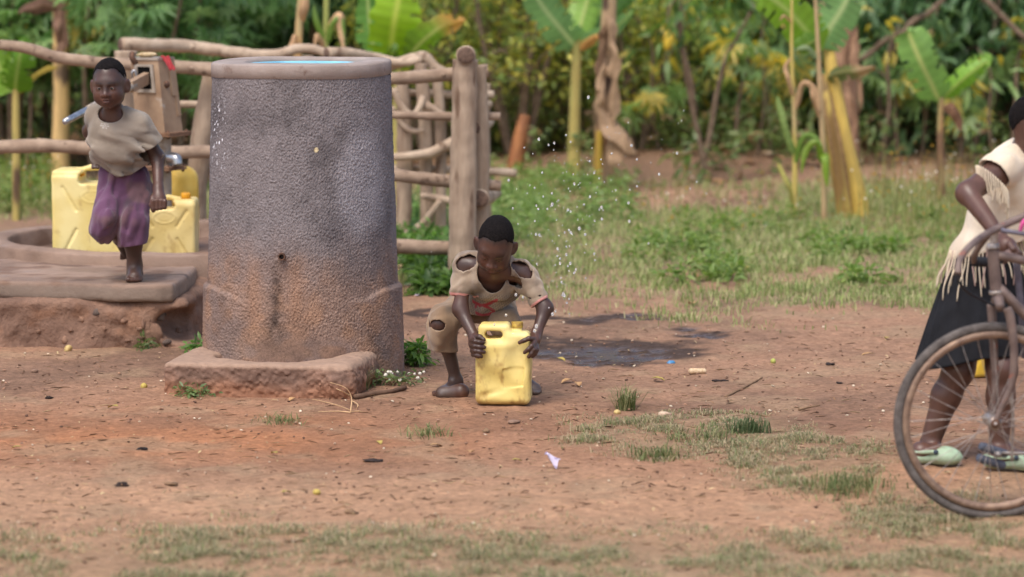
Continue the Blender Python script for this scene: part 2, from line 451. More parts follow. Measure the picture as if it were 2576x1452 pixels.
Q = np.stack([i + j, i + j + 1, i + n2 + j + 1, i + n2 + j], -1).reshape(-1, 4)
m, nt, b = nodes('earth'); N, L = nt.nodes, nt.links
at = N.new('ShaderNodeVertexColor'); at.layer_name = 'Col'
we = N.new('ShaderNodeAttribute'); we.attribute_name = 'film'
tc = N.new('ShaderNodeTexCoord')
def nz(scale, detail, rough=0.6):
    n = N.new('ShaderNodeTexNoise'); n.inputs['Scale'].default_value = scale; n.inputs['Detail'].default_value = detail
    n.inputs['Roughness'].default_value = rough; L.new(tc.outputs['Object'], n.inputs['Vector']); return n.outputs[0]
mr = N.new('ShaderNodeMapRange'); mr.inputs[1].default_value = 0.3; mr.inputs[2].default_value = 0.7; mr.inputs[3].default_value = 0.58; mr.inputs[4].default_value = 1.36
L.new(nz(30, 8, 0.75), mr.inputs[0])
mx = N.new('ShaderNodeMix'); mx.data_type = 'RGBA'; mx.blend_type = 'MULTIPLY'; mx.inputs[0].default_value = 1
cb = N.new('ShaderNodeCombineColor')
for k in range(3): L.new(mr.outputs[0], cb.inputs[k])
L.new(at.outputs[0], mx.inputs[6]); L.new(cb.outputs[0], mx.inputs[7]); L.new(mx.outputs[2], b.inputs['Base Color'])
ro = N.new('ShaderNodeMapRange'); ro.inputs[3].default_value = 0.95; ro.inputs[4].default_value = 0.12; L.new(we.outputs['Fac'], ro.inputs[0]); L.new(ro.outputs[0], b.inputs['Roughness'])
sp = N.new('ShaderNodeMapRange'); sp.inputs[3].default_value = 0.12; sp.inputs[4].default_value = 0.7; L.new(we.outputs['Fac'], sp.inputs[0]); L.new(sp.outputs[0], b.inputs['Specular IOR Level'])
b1 = N.new('ShaderNodeBump'); b1.inputs['Distance'].default_value = 0.018; L.new(nz(55, 8, 0.7), b1.inputs['Height'])
iv = N.new('ShaderNodeMapRange'); iv.inputs[3].default_value = 1.0; iv.inputs[4].default_value = 0.6; L.new(we.outputs['Fac'], iv.inputs[0]); L.new(iv.outputs[0], b1.inputs['Strength'])
L.new(b1.outputs[0], b.inputs['Normal'])
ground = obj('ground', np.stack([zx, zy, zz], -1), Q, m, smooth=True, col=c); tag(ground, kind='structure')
fa = ground.data.attributes.new('film', 'FLOAT', 'POINT'); fa.data.foreach_set('value', film.astype(np.float32))
# ---------------------------------------------------------------- water tank
TY = 15.1; TX = float(PY(764, 950, TY)[0]); TZ = float(PY(764, 152, TY)[2])     # centre, top of the lid
ZL = float(PY(764, 189, TY)[2])                                                # underside of the lid
tank = thing('water_tank', (TX, TY, 0), 'round roughcast concrete water tank with blue liner and spout pipe', 'water tank')
def tank_mesh():
    nu, nv = 760, 400
    u = np.linspace(0, 2 * math.pi, nu, endpoint=False); u = u - 0.42 * np.cos(u); z = np.linspace(-0.04, ZL + 0.004, nv)
    U, Z = np.meshgrid(u, z); D = np.stack([np.cos(U), np.sin(U), 0 * U], -1)
    R = np.interp(Z, [0, 0.45, 0.9, ZL], [0.462, 0.452, 0.438, 0.4215])
    front = sstep(0.45, 0.9, -D[..., 1])                                        # 1 facing the camera
    P = D * R[..., None]; P[..., 2] = Z
    side = 1 - 0.95 * front
    lipz = 0.445 + 0.02 * fbm(P, 5, 2, 3) - 0.05 * front
    R = R + side * 0.020 * (1 - sstep(lipz - 0.012, lipz + 0.012, Z))
    P = D * R[..., None]; P[..., 2] = Z
    smooth = sstep(0.30, 0.17, Z) if False else (1 - sstep(0.17, 0.30, Z + 0.05 * fbm(P, 9, 2, 4))) * sstep(0.80, 0.92, -D[..., 1])
    wu = U * 0.44 + 0.006 * vnoise(P, 30, 8); wz = Z + 0.006 * vnoise(P, 30, 9)
    n = 0.15 * fbm(P, 20, 2, 11, 0.6) + 1.0 * (0.45 - cells(wu, wz, 120, 12))
    clod = np.clip(1 - (cells(wu, wz, 64, 13) / 0.42) ** 2, 0, 1) * (vnoise(P, 25, 14) > -0.2)
    R = R + (1 - 0.85 * smooth) * (0.0052 * n + 0.0026 * clod) + 0.002 * fbm(P, 5, 2, 14)
    V = D * R[..., None]; V[..., 2] = Z
    # colour: grey cement, lime bloom, rust-brown splash zone, streak under the pipe
    P = V; hz = Z; ux = V[..., 0]
    grey = mixc(lin((124, 117, 118)), lin((98, 92, 94)), sstep(-0.15, 0.45, fbm(P, 3.2, 3, 15)))
    grey = mixc(grey, lin((80, 75, 76)), 0.6 * sstep(0.02, 0.6, fbm(P * A(1, 1, 0.7), 6.5, 4, 16, 0.65) + 0.25 * np.exp(-((ux - 0.10) / 0.13) ** 2 - ((hz - 1.02) / 0.16) ** 2) + 0.3 * np.exp(-((ux + 0.22) / 0.1) ** 2 - ((hz - 1.28) / 0.2) ** 2)))
    grey = mixc(grey, lin((160, 155, 159)), 0.5 * sstep(0.0, 0.5, np.exp(-((ux - 0.30) / 0.09) ** 2 - ((hz - 0.95) / 0.3) ** 2) + 0.35 * fbm(P, 5, 2, 17) - 0.25))
    h1 = hz + 0.10 * fbm(P, 3.2, 3, 18) + 0.05 * fbm(P * A(1, 1, 0.3), 14, 2, 18)
    br = mixc(lin((152, 121, 101)), lin((124, 100, 87)), sstep(-0.3, 0.4, fbm(P, 7, 3, 19)))
    t = 1 - sstep(0.36, 0.80, h1); c = mixc(grey, br, t * (0.65 + 0.35 * sstep(-0.2, 0.3, fbm(P, 12, 2, 20))))
    stv = np.exp(-((ux + 0.103 + 0.012 * vnoise(P, 9, 21)) / (0.030 + 0.05 * sstep(0.60, 0.15, hz) if False else 0.019 + 0.035 * (1 - sstep(0.2, 0.58, hz)))) ** 2) * (1 - sstep(0.585, 0.60, hz)) * sstep(0.12, 0.30, hz) * (D[..., 1] < 0)
    c = mixc(c, lin((52, 42, 38)), 0.8 * stv * (0.7 + 0.5 * vnoise(P, 40, 22)).clip(0, 1))
    c = mixc(c, lin((156, 116, 86)), 0.4 * np.exp(-((np.abs(ux + 0.103) - 0.1) / 0.04) ** 2) * (1 - sstep(0.5, 0.66, hz)) * sstep(0.2, 0.35, hz))
    spec = sstep(0.42, 0.55, vnoise(P, 70, 24)) * np.exp(-((ux + 0.375) / 0.035) ** 2 - ((hz - 1.17) / 0.12) ** 2) * (D[..., 1] < 0)
    c = mixc(c, lin((235, 235, 242)), np.clip(1.6 * spec, 0, 1))
    chip = (np.hypot(ux - 0.093, hz - 1.108) < 0.011) & (D[..., 1] < 0)
    c[chip] = lin((205, 188, 150))
    c = c * (1 + 0.30 * fbm(P, 110, 2, 25, 0.8) + 0.45 * n)[..., None]
    i = np.arange(nv - 1)[:, None] * nu; j = np.arange(nu)[None]; k = (j + 1) % nu
    Q = np.stack([i + j, i + k, i + nu + k, i + nu + j], -1).reshape(-1, 4)
    return V.reshape(-1, 3) + A(TX, TY, 0), Q, c.reshape(-1, 3)
V, Q, c = tank_mesh()
m_cast = mat('roughcast', WH, 0.9, 0.3, attr=True, bump=[(220, 0.003)])
obj('tank_wall', V, Q, m_cast, tank, col=c)
m_lid = mat('lid_concrete', C(164, 151, 144), 0.85, 0.3, var=(C(140, 126, 118), 6, 5), bump=[(40, 0.002), (160, 0.001)], second=(C(120, 100, 90), 14, 0.62, 0.75))
th = np.linspace(0, 2 * math.pi, 96, endpoint=False)
pr = [(0.300, ZL - 0.0), (0.418, ZL), (0.4265, ZL + 0.004), (0.4270, TZ - 0.010), (0.421, TZ - 0.002), (0.410, TZ), (0.300, TZ + 0.002), (0.286, TZ - 0.004), (0.281, TZ - 0.014), (0.281, ZL)]
V, Q = lathe(pr, 128, (0, 0, 0), True)
ang = np.arctan2(V[:, 1], V[:, 0]); rr = np.hypot(V[:, 0], V[:, 1])
V[:, 2] += 0.006 * np.sin(ang * 1.0 + 0.6) + 0.003 * np.sin(3 * ang + 1)
V[:, 0] += 0.02 * (rr < 0.31)
obj('lid_rim', V + A(TX, TY, 0), Q, m_lid, tank)
m_blue = mat('blue_plastic', C(104, 172, 198), 0.45, 0.4, var=(C(140, 206, 226), 8, 3))
V, Q = lathe([(0.262, TZ - 0.019), (0.268, TZ - 0.013), (0.274, TZ - 0.019), (0.274, ZL - 0.25), (0.262, ZL - 0.25)], 96, (TX + 0.02, TY, 0), True)
obj('blue_liner', V, Q, m_blue, tank)
m_dark = mat('dark_water', C(24, 34, 48), 0.1, 0.5)
V, Q = lathe([(0.001, ZL - 0.12), (0.14, ZL - 0.12), (0.2615, ZL - 0.12)], 48, (TX + 0.02, TY, 0)); obj('stored_water', V, Q, m_dark, tank)
pp = PY(709, 645, TY - 0.455)
m_rust = mat('rusty_iron', C(120, 86, 66), 0.75, 0.4, var=(C(78, 60, 52), 40, 4), metal=0.3, bump=[(90, 0.001)])
mb = MB()
V, Fs = tube([pp + A(0, 0.10, 0), pp + A(0, -0.025, 0)], 0.0165, 20, 6, caps=False); mb.add(V, Fs)
V, Fs = tube([pp + A(0, 0.02, 0), pp + A(0, -0.025, 0)], 0.0115, 20, 6, caps=False); mb.add(V, [f[:, ::-1] for f in Fs])
V, Q = lathe([(0.0115, 0), (0.0165, 0)], 20); mb.add((V @ rotx(math.pi / 2).T) + pp + A(0, -0.025, 0), Q)
V, Q = lathe([(0.0001, 0), (0.0117, 0)], 20); mb.add((V @ rotx(math.pi / 2).T) + pp + A(0, 0.03, 0), Q)
mb.obj('outlet_pipe', m_rust, tank)
# the catch basin in front
def trough():
    s = Solid(); zt = 0.150
    fl, fr = GP(418, 912, zt), GP(880, 922, zt); bl, br_ = GP(512, 876, zt), GP(948, 876, zt)
    cx, cy = (fl[0] + fr[0]) / 2, 0
    e = norm(fr - fl); n = A(e[1], -e[0], 0)               # outwards, to the camera
    R = np.stack([e, -n, A(0, 0, 1)], 1)
    wid = np.linalg.norm(fr - fl); dep = 0.62
    c0 = (fl + fr) / 2 - n * dep / 2
    s.rbox((*c0[:2], zt / 2 - 0.06), (wid / 2 + 0.01, dep / 2, zt / 2 + 0.06), 0.022, R)
    s.cap(GP(950, 884, zt) + A(-0.06, 0.12, -0.06), GP(890, 925, zt) + A(-0.06, 0.08, -0.09), 0.07, 0.07, 0.06)
    def rough(P, D):
        top = sstep(zt - 0.03, zt - 0.008, P[..., 2])
        return D - (1 - 0.8 * top) * (0.010 * fbm(P, 34, 3, 71) + 0.006 * vnoise(P, 80, 72)) - 0.008 * fbm(P, 6, 2, 73) + 0.018 * sstep(0.05, -0.02, P[..., 2]) * 0
    s.fn(rough)
    bc = GP(686, 905, zt)
    s.ell((bc[0], 14.72, zt + 0.03), (0.29, 0.245, 0.16), k=0.012, op='sub')
    def col(V):
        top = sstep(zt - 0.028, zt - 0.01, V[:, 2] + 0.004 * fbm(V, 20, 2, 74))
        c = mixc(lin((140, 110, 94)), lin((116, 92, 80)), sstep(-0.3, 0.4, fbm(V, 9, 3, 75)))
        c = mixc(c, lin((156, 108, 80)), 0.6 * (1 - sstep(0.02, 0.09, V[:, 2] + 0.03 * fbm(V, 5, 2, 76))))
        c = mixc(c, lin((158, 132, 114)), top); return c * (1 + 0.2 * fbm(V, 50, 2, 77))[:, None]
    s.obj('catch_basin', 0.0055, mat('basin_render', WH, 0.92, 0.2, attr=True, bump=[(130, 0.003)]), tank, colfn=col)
trough()

# ---------------------------------------------------------------- pump platform: slab, ring wall, earth bank with stones
ZS = 0.337
plat = thing('pump_platform', GP(250, 880), 'concrete pump apron with round drain wall on a crumbling stony bank', 'platform')
def col_conc(V, a=(150, 126, 110), b_=(126, 104, 90), d=(112, 84, 66)):
    c = mixc(lin(a), lin(b_), sstep(-0.3, 0.4, fbm(V, 4, 4, 81)))
    c = mixc(c, lin(d), 0.7 * sstep(0.15, 0.5, fbm(V, 6, 3, 82)))
    return c * (1 + 0.12 * fbm(V, 40, 2, 83))[:, None]
m_conc = mat('worn_concrete', WH, 0.8, 0.3, attr=True, bump=[(60, 0.003), (200, 0.001)], rvar=(7, 0.45, 0.9))
def slab():
    fr, rm, br_ = GP(437, 714, ZS), GP(487, 680, ZS), GP(500, 663, ZS)
    bl, fl = GP(30, 660, ZS), GP(-140, 705, ZS)
    poly = [fl, GP(150, 710, ZS), GP(305, 715, ZS), GP(400, 715.5, ZS), fr, GP(462, 700, ZS), rm, br_, A(br_[0], 17.3, ZS), A(fl[0], 17.3, ZS)]
    P = np.array(poly)[:, :2]
    s = Solid(); s._b(A(P[:, 0].min(), P[:, 1].min(), ZS - 0.1), A(P[:, 0].max(), P[:, 1].max(), ZS + 0.02))
    def f(Q, D):                          # signed distance to the outline, rounded top edge
        p = Q[..., :2]; d = np.full(p.shape[:-1], 1e9); sg = np.ones(p.shape[:-1])
        for i in range(len(P)):
            a, b = P[i], P[i - 1]; e = b - a; w = p - a
            t = np.clip((w @ e) / (e @ e), 0, 1); q = w - t[..., None] * e; d = np.minimum(d, (q * q).sum(-1))
            c1 = p[..., 1] >= a[1]; c2 = p[..., 1] < b[1]; c3 = e[0] * w[..., 1] > e[1] * w[..., 0]
            fl_ = (c1 & c2 & c3) | (~c1 & ~c2 & ~c3); sg = np.where(fl_, -sg, sg)
        d = sg * np.sqrt(d); r = 0.018
        dz = np.abs(Q[..., 2] - (ZS - 0.047)) - 0.047
        qx, qz = d + r, dz + r
        return np.hypot(np.maximum(qx, 0), np.maximum(qz, 0)) + np.minimum(np.maximum(qx, qz), 0) - r - 0.006 * fbm(Q, 5, 2, 84) - 0.003 * vnoise(Q, 22, 85)
    s.fn(f)
    def colr(V):
        c = col_conc(V); sd = 1 - sstep(ZS - 0.03, ZS - 0.012, V[:, 2])
        c = mixc(c, lin((132, 118, 106)), 0.7 * sd)
        return mixc(c, lin((92, 72, 62)), 0.75 * sstep(0.30, 0.42, fbm(V * A(1, 2.2, 1), 3.2, 3, 86)) * (1 - sd))
    s.obj('slab', 0.014, m_conc, plat, colfn=colr)
slab()
RX, RY, RR = -1.90, 17.98, 0.95
pr = [(RR - 0.02, 0.24), (RR - 0.005, 0.38), (RR + 0.015, 0.402), (RR + 0.06, 0.408), (RR + 0.11, 0.400), (RR + 0.13, 0.375), (RR + 0.145, 0.20)]
pr = catmull([(a, b, 0) for a, b in pr], 26)[:, :2]
V, Q = lathe(pr, 220, (RX, RY, 0)); V += (A(0, 0, 0.012) * fbm(V, 2.5, 2, 87)[:, None]); r_ = norm(A(1, 0, 0)); 
dd = V - A(RX, RY, 0); dd[:, 2] = 0; V += dd * (0.012 * fbm(V * A(1, 1, 3), 8, 3, 88))[:, None]
obj('ring_wall', V, Q, m_conc, plat, col=col_conc(V))
V, Q = lathe([(0.001, 0.296), (0.5, 0.298), (RR, 0.302)], 64, (RX, RY, 0)); obj('ring_floor', V, Q, m_conc, plat, col=col_conc(V, (120, 96, 82), (100, 80, 68), (90, 70, 60)))
def bank():
    s = Solid(); x1 = float(PY(505, 820, 16.6)[0]); fy = float(GP(200, 880)[1]) + 0.02
    s.rbox(((x1 - 5.4) / 2, fy + 1.75, 0.05), ((x1 + 5.4) / 2, 1.75, 0.205), 0.05)
    s.ell((RX, RY, 0.16), (1.5, 1.28, 0.19), k=0.08)
    s.cap((x1 - 0.15, fy + 0.15, -0.02), (-5.4, fy + 0.05, -0.03), 0.11, 0.12, 0.10)
    hc = PY(468, 812, fy + 0.10)
    def rough(P, D):
        n = fbm(P * A(1, 1, 1.4), 4.5, 3, 91); w = sstep(0.27, 0.2, P[..., 2]) if False else 1 - 0.85 * sstep(0.22, 0.27, P[..., 2])
        return D - w * (0.045 * n + 0.018 * fbm(P, 17, 2, 92) + 0.022 * np.maximum(vnoise(P, 9, 93) - 0.2, 0))
    s.fn(rough)
    s.ell(hc, (0.155, 0.26, 0.085), k=0.04, op='sub'); s.ell(hc + A(-0.03, -0.02, -0.03), (0.07, 0.25, 0.06), k=0.03, op='sub')
    s.plane((RX, RY, 0.325), (0, 0, 1))
    s.fn(lambda P, D: np.maximum(D, RR + 0.05 - np.hypot(P[..., 0] - RX, P[..., 1] - RY) if False else np.where(P[..., 2] > 0.27, np.maximum(D, (RR + 0.07) - np.hypot(P[..., 0] - RX, P[..., 1] - RY)), D)))
    s.lo = A(-4.2, fy - 0.3, -0.1); s.hi = A(x1 + 0.5, 19.6, 0.4)
    def colr(V):
        c = mixc(lin((146, 116, 98)), lin((122, 96, 82)), sstep(-0.3, 0.4, fbm(V, 5, 3, 94)))
        return mixc(c, lin((150, 112, 88)), 0.5 * sstep(0.2, 0.5, fbm(V, 11, 2, 95))) * (1 + 0.2 * fbm(V, 45, 2, 96))[:, None]
    s.obj('earth_bank', 0.016, mat('bank_earth', WH, 0.95, 0.15, attr=True, bump=[(45, 0.012)]), plat, colfn=colr)
    m_st = mat('bank_stone', C(150, 118, 98), 0.95, 0.15, var=(C(118, 92, 78), 25, 4), bump=[(60, 0.004)])
    m_st2 = mat('bank_stone_grey', C(112, 98, 90), 0.9, 0.2, var=(C(86, 74, 68), 25, 4), bump=[(60, 0.004)])
    V0, Q0 = s.mesh(0.02); fm = V0[:, 1] < fy + 0.5; V0 = V0[fm]; q0 = np.stack(proj(V0[:, 0], V0[:, 1], V0[:, 2]), -1)
    for i, (a, b_, w, h) in enumerate([(207, 800, 9, 8), (234, 791, 9, 9), (269, 830, 6, 6), (309, 813, 9, 8), (239, 841, 7, 6), (352, 840, 9, 6), (155, 854, 9, 8), (370, 818, 6, 16),
                                       (396, 836, 16, 28), (362, 857, 8, 8), (401, 797, 12, 11), (452, 832, 9, 8), (420, 866, 10, 7), (90, 835, 8, 6), (60, 862, 7, 6), (320, 862, 8, 6), (180, 822, 6, 5)]):
        near = np.argsort((q0[:, 0] - a) ** 2 + (q0[:, 1] - b_) ** 2)[:6]; p = V0[near[np.argmin(V0[near, 1])]]
        V, Q = blob(p + A(0, 0.012, 0), (w / 440, 0.024, h / 440), i, 0.6, roty(random.uniform(-0.6, 0.6)), 9, 7, 2.4)
        obj('stone', V, Q, m_st2 if i in (10, 12, 1) else m_st, plat)
bank()
# ---------------------------------------------------------------- pole fences round the pump
m_pole = mat('peeled_pole', C(192, 172, 150), 0.85, 0.25, var=(C(156, 134, 114), 9, 6), bump=[(30, 0.004), (110, 0.002)], second=(C(104, 82, 66), 12, 0.60, 0.74))
m_pole2 = mat('brown_pole', C(168, 146, 126), 0.85, 0.25, var=(C(134, 113, 96), 10, 6), bump=[(30, 0.004), (110, 0.002)], second=(C(86, 66, 54), 13, 0.60, 0.74))
m_post = mat('weathered_post', C(178, 158, 137), 0.88, 0.2, var=(C(142, 122, 104), 16, 7), bump=[(26, 0.010), (90, 0.004)], second=(C(112, 90, 74), 14, 0.58, 0.70), stretch=(1, 1, 0.22))
m_cut = mat('cut_log_end', C(120, 98, 84), 0.9, 0.2, var=(C(84, 68, 60), 60, 5), bump=[(120, 0.003)])
def pole(name, pts, r, material, parent, seed, rough=0.10, sides=14, ends=False):
    """pts are (x, y, Y) picture positions with a distance, r in picture units"""
    W = [PY(a, b_, y) for a, b_, y in pts]; rr = [q / ppm(pts[min(i, len(pts) - 1)][2]) for i, q in enumerate(np.atleast_1d(r))]
    n = max(16, int(sum(np.linalg.norm(W[i + 1] - W[i]) for i in range(len(W) - 1)) / 0.035))
    V, Fs = tube(W, rr, sides, n, rough * 1.35, 17, seed)
    mb = MB(); mb.add(V, Fs); g_ = random.Random(seed); P_ = catmull(W, 40)
    for _ in range(2 + n // 30):                         # knots and lopped twigs
        t_ = g_.uniform(.05, .95); c_ = P_[int(t_ * 39)]; r_ = float(np.interp(t_, np.linspace(0, 1, len(rr)), rr)) if len(rr) > 1 else rr[0]; a_ = g_.uniform(0, 6.28); d_ = norm(A(math.cos(a_) * .4, -abs(math.sin(a_)) - .2, math.cos(a_)))
        Vk, Qk = blob(c_ + d_ * r_ * 0.82, np.array([1.2, .8, .8]) * r_ * g_.uniform(.3, .5), seed + _, 0.4, None, 8, 6); mb.add(Vk, Qk)
    o = mb.obj(name, material, parent)
    if ends:
        d = norm(W[0] - W[1]); V, Q = blob(W[0] + d * 0.001, (rr[0] * 0.95, rr[0] * 0.95, 0.012), seed, 0.15)
        Rm = np.array(Vector(d).to_track_quat('Z', 'Y').to_matrix()); V = (V - W[0]) @ Rm.T + W[0]
        obj('cut_end', V, Q, m_cut, o)
    return o
def post(pts, r, material, parent, seed, rough=0.07, lean=0.0):
    """a post given by its top; it runs down into the ground"""
    o = [*pts]; b_ = PY(*o[-1]); 
    W = [PY(*p) for p in o]; W[-1] = A(W[-1][0], W[-1][1], float(gz(W[-1][0], W[-1][1])) - 0.05)
    rr = [q / ppm(o[0][2]) for q in np.atleast_1d(r)]
    V, Fs = tube(W, rr, 20, 90, rough * 1.6, 11, seed); return obj('post', V, Fs, m_post, parent)
fa = thing('pole_fence', G(1162, 735), 'front fence of peeled poles beside the round tank, with cut corner post', 'fence', 'pole fences round the pump')
post([(1170, 150, 18.8), (1166, 420, 18.8), (1160, 735, 18.8)], [31, 33, 35], m_pole, fa, 1)
post([(1208, 165, 18.95), (1212, 400, 18.95), (1205, 720, 18.95)], [15, 19, 20], m_pole, fa, 2)
post([(538, 190, 19.25), (512, 330, 19.25), (496, 470, 19.25), (490, 660, 19.25)], [30, 30, 26, 26], m_pole, fa, 3)
post([(318, 128, 19.3), (318, 360, 19.3), (316, 650, 19.3)], [30, 30, 30], m_pole, fa, 4)
pole('rail', [(-420, 96, 19.3), (-200, 104, 19.25), (-60, 108, 19.2), (60, 120, 19.15), (140, 143, 19.12), (260, 158, 19.1), (420, 166, 19.1), (560, 178, 19.05), (760, 200, 18.98), (985, 198, 18.9), (1130, 187, 18.98), (1228, 178, 18.98)], [11, 12, 12, 15, 15, 15, 17, 18, 18, 17, 17, 17], m_pole2, fa, 5)
pole('rail', [(-420, 380, 19.25), (-200, 378, 19.2), (-60, 374, 19.15), (80, 367, 19.12), (200, 371, 19.1), (300, 378, 19.08), (430, 383, 19.05), (560, 384, 19.05), (780, 410, 18.98), (990, 440, 18.92), (1130, 457, 19.0), (1260, 468, 19.02)], [15, 16, 17, 18, 17, 17, 16, 16, 16, 16, 16, 14], m_pole2, fa, 6)
post([(-330, 80, 19.35), (-326, 360, 19.35), (-322, 650, 19.35)], [28, 29, 30], m_pole, fa, 12)
pole('rail', [(780, 283, 18.95), (985, 289, 18.93), (1130, 293, 18.98), (1258, 293, 19.03)], [10, 10, 11, 10], m_pole2, fa, 7)
pole('rail', [(800, 616, 18.92), (1003, 621, 18.90), (1160, 626, 18.9)], [17, 19, 18], m_pole2, fa, 8)
pole('rail', [(410, 262, 19.4), (480, 263, 19.4), (560, 262, 19.4), (700, 264, 19.4)], [9, 10, 9, 10], m_pole, fa, 9)
for i, (a, b_, r, y0, y1, dx) in enumerate([(1172, 139, 24, 18.72, 21.2, 6), (1204, 321, 17, 18.92, 20.9, 30), (1207, 500, 24, 18.85, 20.6, 40)]):
    pole('side_rail', [(a, b_, y0), (a + dx * 0.5, b_ - 6 * (i > 0) + 8 * (i == 0), (y0 + y1) / 2), (a + dx, b_ - 14 * (i > 0) + 10 * (i == 0), y1)], [r, r * 0.85, r * 0.6], m_pole, fa, 20 + i, ends=True)
fb = thing('pole_fence', G(1075, 590), 'far fence of crooked pale branches behind the round tank and the hand pump', 'fence', 'pole fences round the pump')
Yb = 21.2
pole('rail', [(303, 113, Yb - 0.3), (380, 114, Yb - 0.2), (480, 118, Yb), (570, 130, Yb), (650, 140, Yb), (700, 136, Yb), (750, 123, Yb), (790, 124, Yb), (830, 137, Yb)], [18, 18, 18, 17, 15, 14, 13, 12, 12], m_pole, fb, 31, 0.13, ends=True)
pole('rail', [(822, 133, Yb - 0.3), (880, 134, Yb - 0.2), (950, 146, Yb), (1010, 158, Yb), (1060, 150, Yb)], [15, 13, 12, 11, 10], m_pole, fb, 32, 0.12, ends=True)
pole('rail', [(960, 175, Yb + 0.1), (1000, 160, Yb + 0.1), (1045, 146, Yb + 0.1), (1072, 146, Yb + 0.1), (1095, 170, Yb + 0.1), (1130, 186, Yb + 0.1), (1175, 190, Yb + 0.1), (1225, 184, Yb + 0.1)], [14, 15, 15, 15, 13, 12, 11, 10], m_pole, fb, 33, 0.12)
post([(1012, 205, Yb), (1018, 400, Yb), (1012, 600, Yb)], [15, 21, 19], m_pole, fb, 34)
post([(1058, 160, Yb), (1070, 330, Yb), (1076, 590, Yb)], [15, 17, 17], m_pole, fb, 35)
post([(1098, 178, Yb), (1108, 330, Yb), (1108, 590, Yb)], [13, 14, 15], m_pole, fb, 36)
post([(1222, 210, Yb + 0.3), (1218, 380, Yb + 0.3), (1226, 560, Yb + 0.3)], [12, 15, 17], m_pole, fb, 37)
post([(775, 140, Yb + 0.2), (775, 300, Yb + 0.2), (775, 560, Yb + 0.2)], [15, 17, 17], m_pole, fb, 38)
pole('rail', [(985, 232, Yb + 0.15), (1080, 235, Yb + 0.15), (1160, 240, Yb + 0.2), (1242, 238, Yb + 0.25)], [10, 10, 11, 10], m_pole, fb, 39)
pole('rail', [(985, 396, Yb - 0.12), (1040, 392, Yb - 0.12), (1080, 386, Yb - 0.1), (1112, 372, Yb - 0.1), (1142, 357, Yb - 0.1)], [9, 11, 13, 14, 15], m_pole, fb, 40, 0.16)
pole('rail', [(990, 222, Yb - 0.15), (1003, 255, Yb - 0.15), (1022, 284, Yb - 0.15), (1042, 290, Yb - 0.15), (1056, 270, Yb - 0.15), (1064, 245, Yb - 0.1)], [8, 9, 10, 10, 9, 8], m_pole, fb, 41, 0.14)
pole('rail', [(1062, 262, Yb - 0.1), (1085, 272, Yb - 0.1), (1110, 290, Yb - 0.1), (1150, 296, Yb - 0.1), (1185, 272, Yb - 0.1), (1233, 262, Yb)], [12, 11, 11, 11, 11, 10], m_pole, fb, 42, 0.14)
pole('rail', [(985, 268, Yb - 0.05), (1010, 312, Yb - 0.05), (1040, 330, Yb - 0.1), (1065, 328, Yb - 0.1)], [6, 7, 7, 6], m_pole, fb, 43, 0.14)
pole('rail', [(1020, 590, Yb - 0.1), (1060, 566, Yb - 0.1), (1085, 535, Yb - 0.12), (1108, 505, Yb - 0.12)], [8, 9, 9, 9], m_pole, fb, 44, 0.12)
pole('rail', [(985, 423, Yb + 0.1), (1080, 425, Yb + 0.1), (1200, 430, Yb + 0.15), (1298, 436, Yb + 0.2)], [9, 9, 10, 11], m_pole, fb, 45)
pole('rail', [(1060, 494, Yb - 0.15), (1095, 498, Yb - 0.1), (1130, 505, Yb - 0.1), (1170, 512, Yb - 0.1)], [8, 9, 9, 8], m_pole, fb, 46, 0.15)
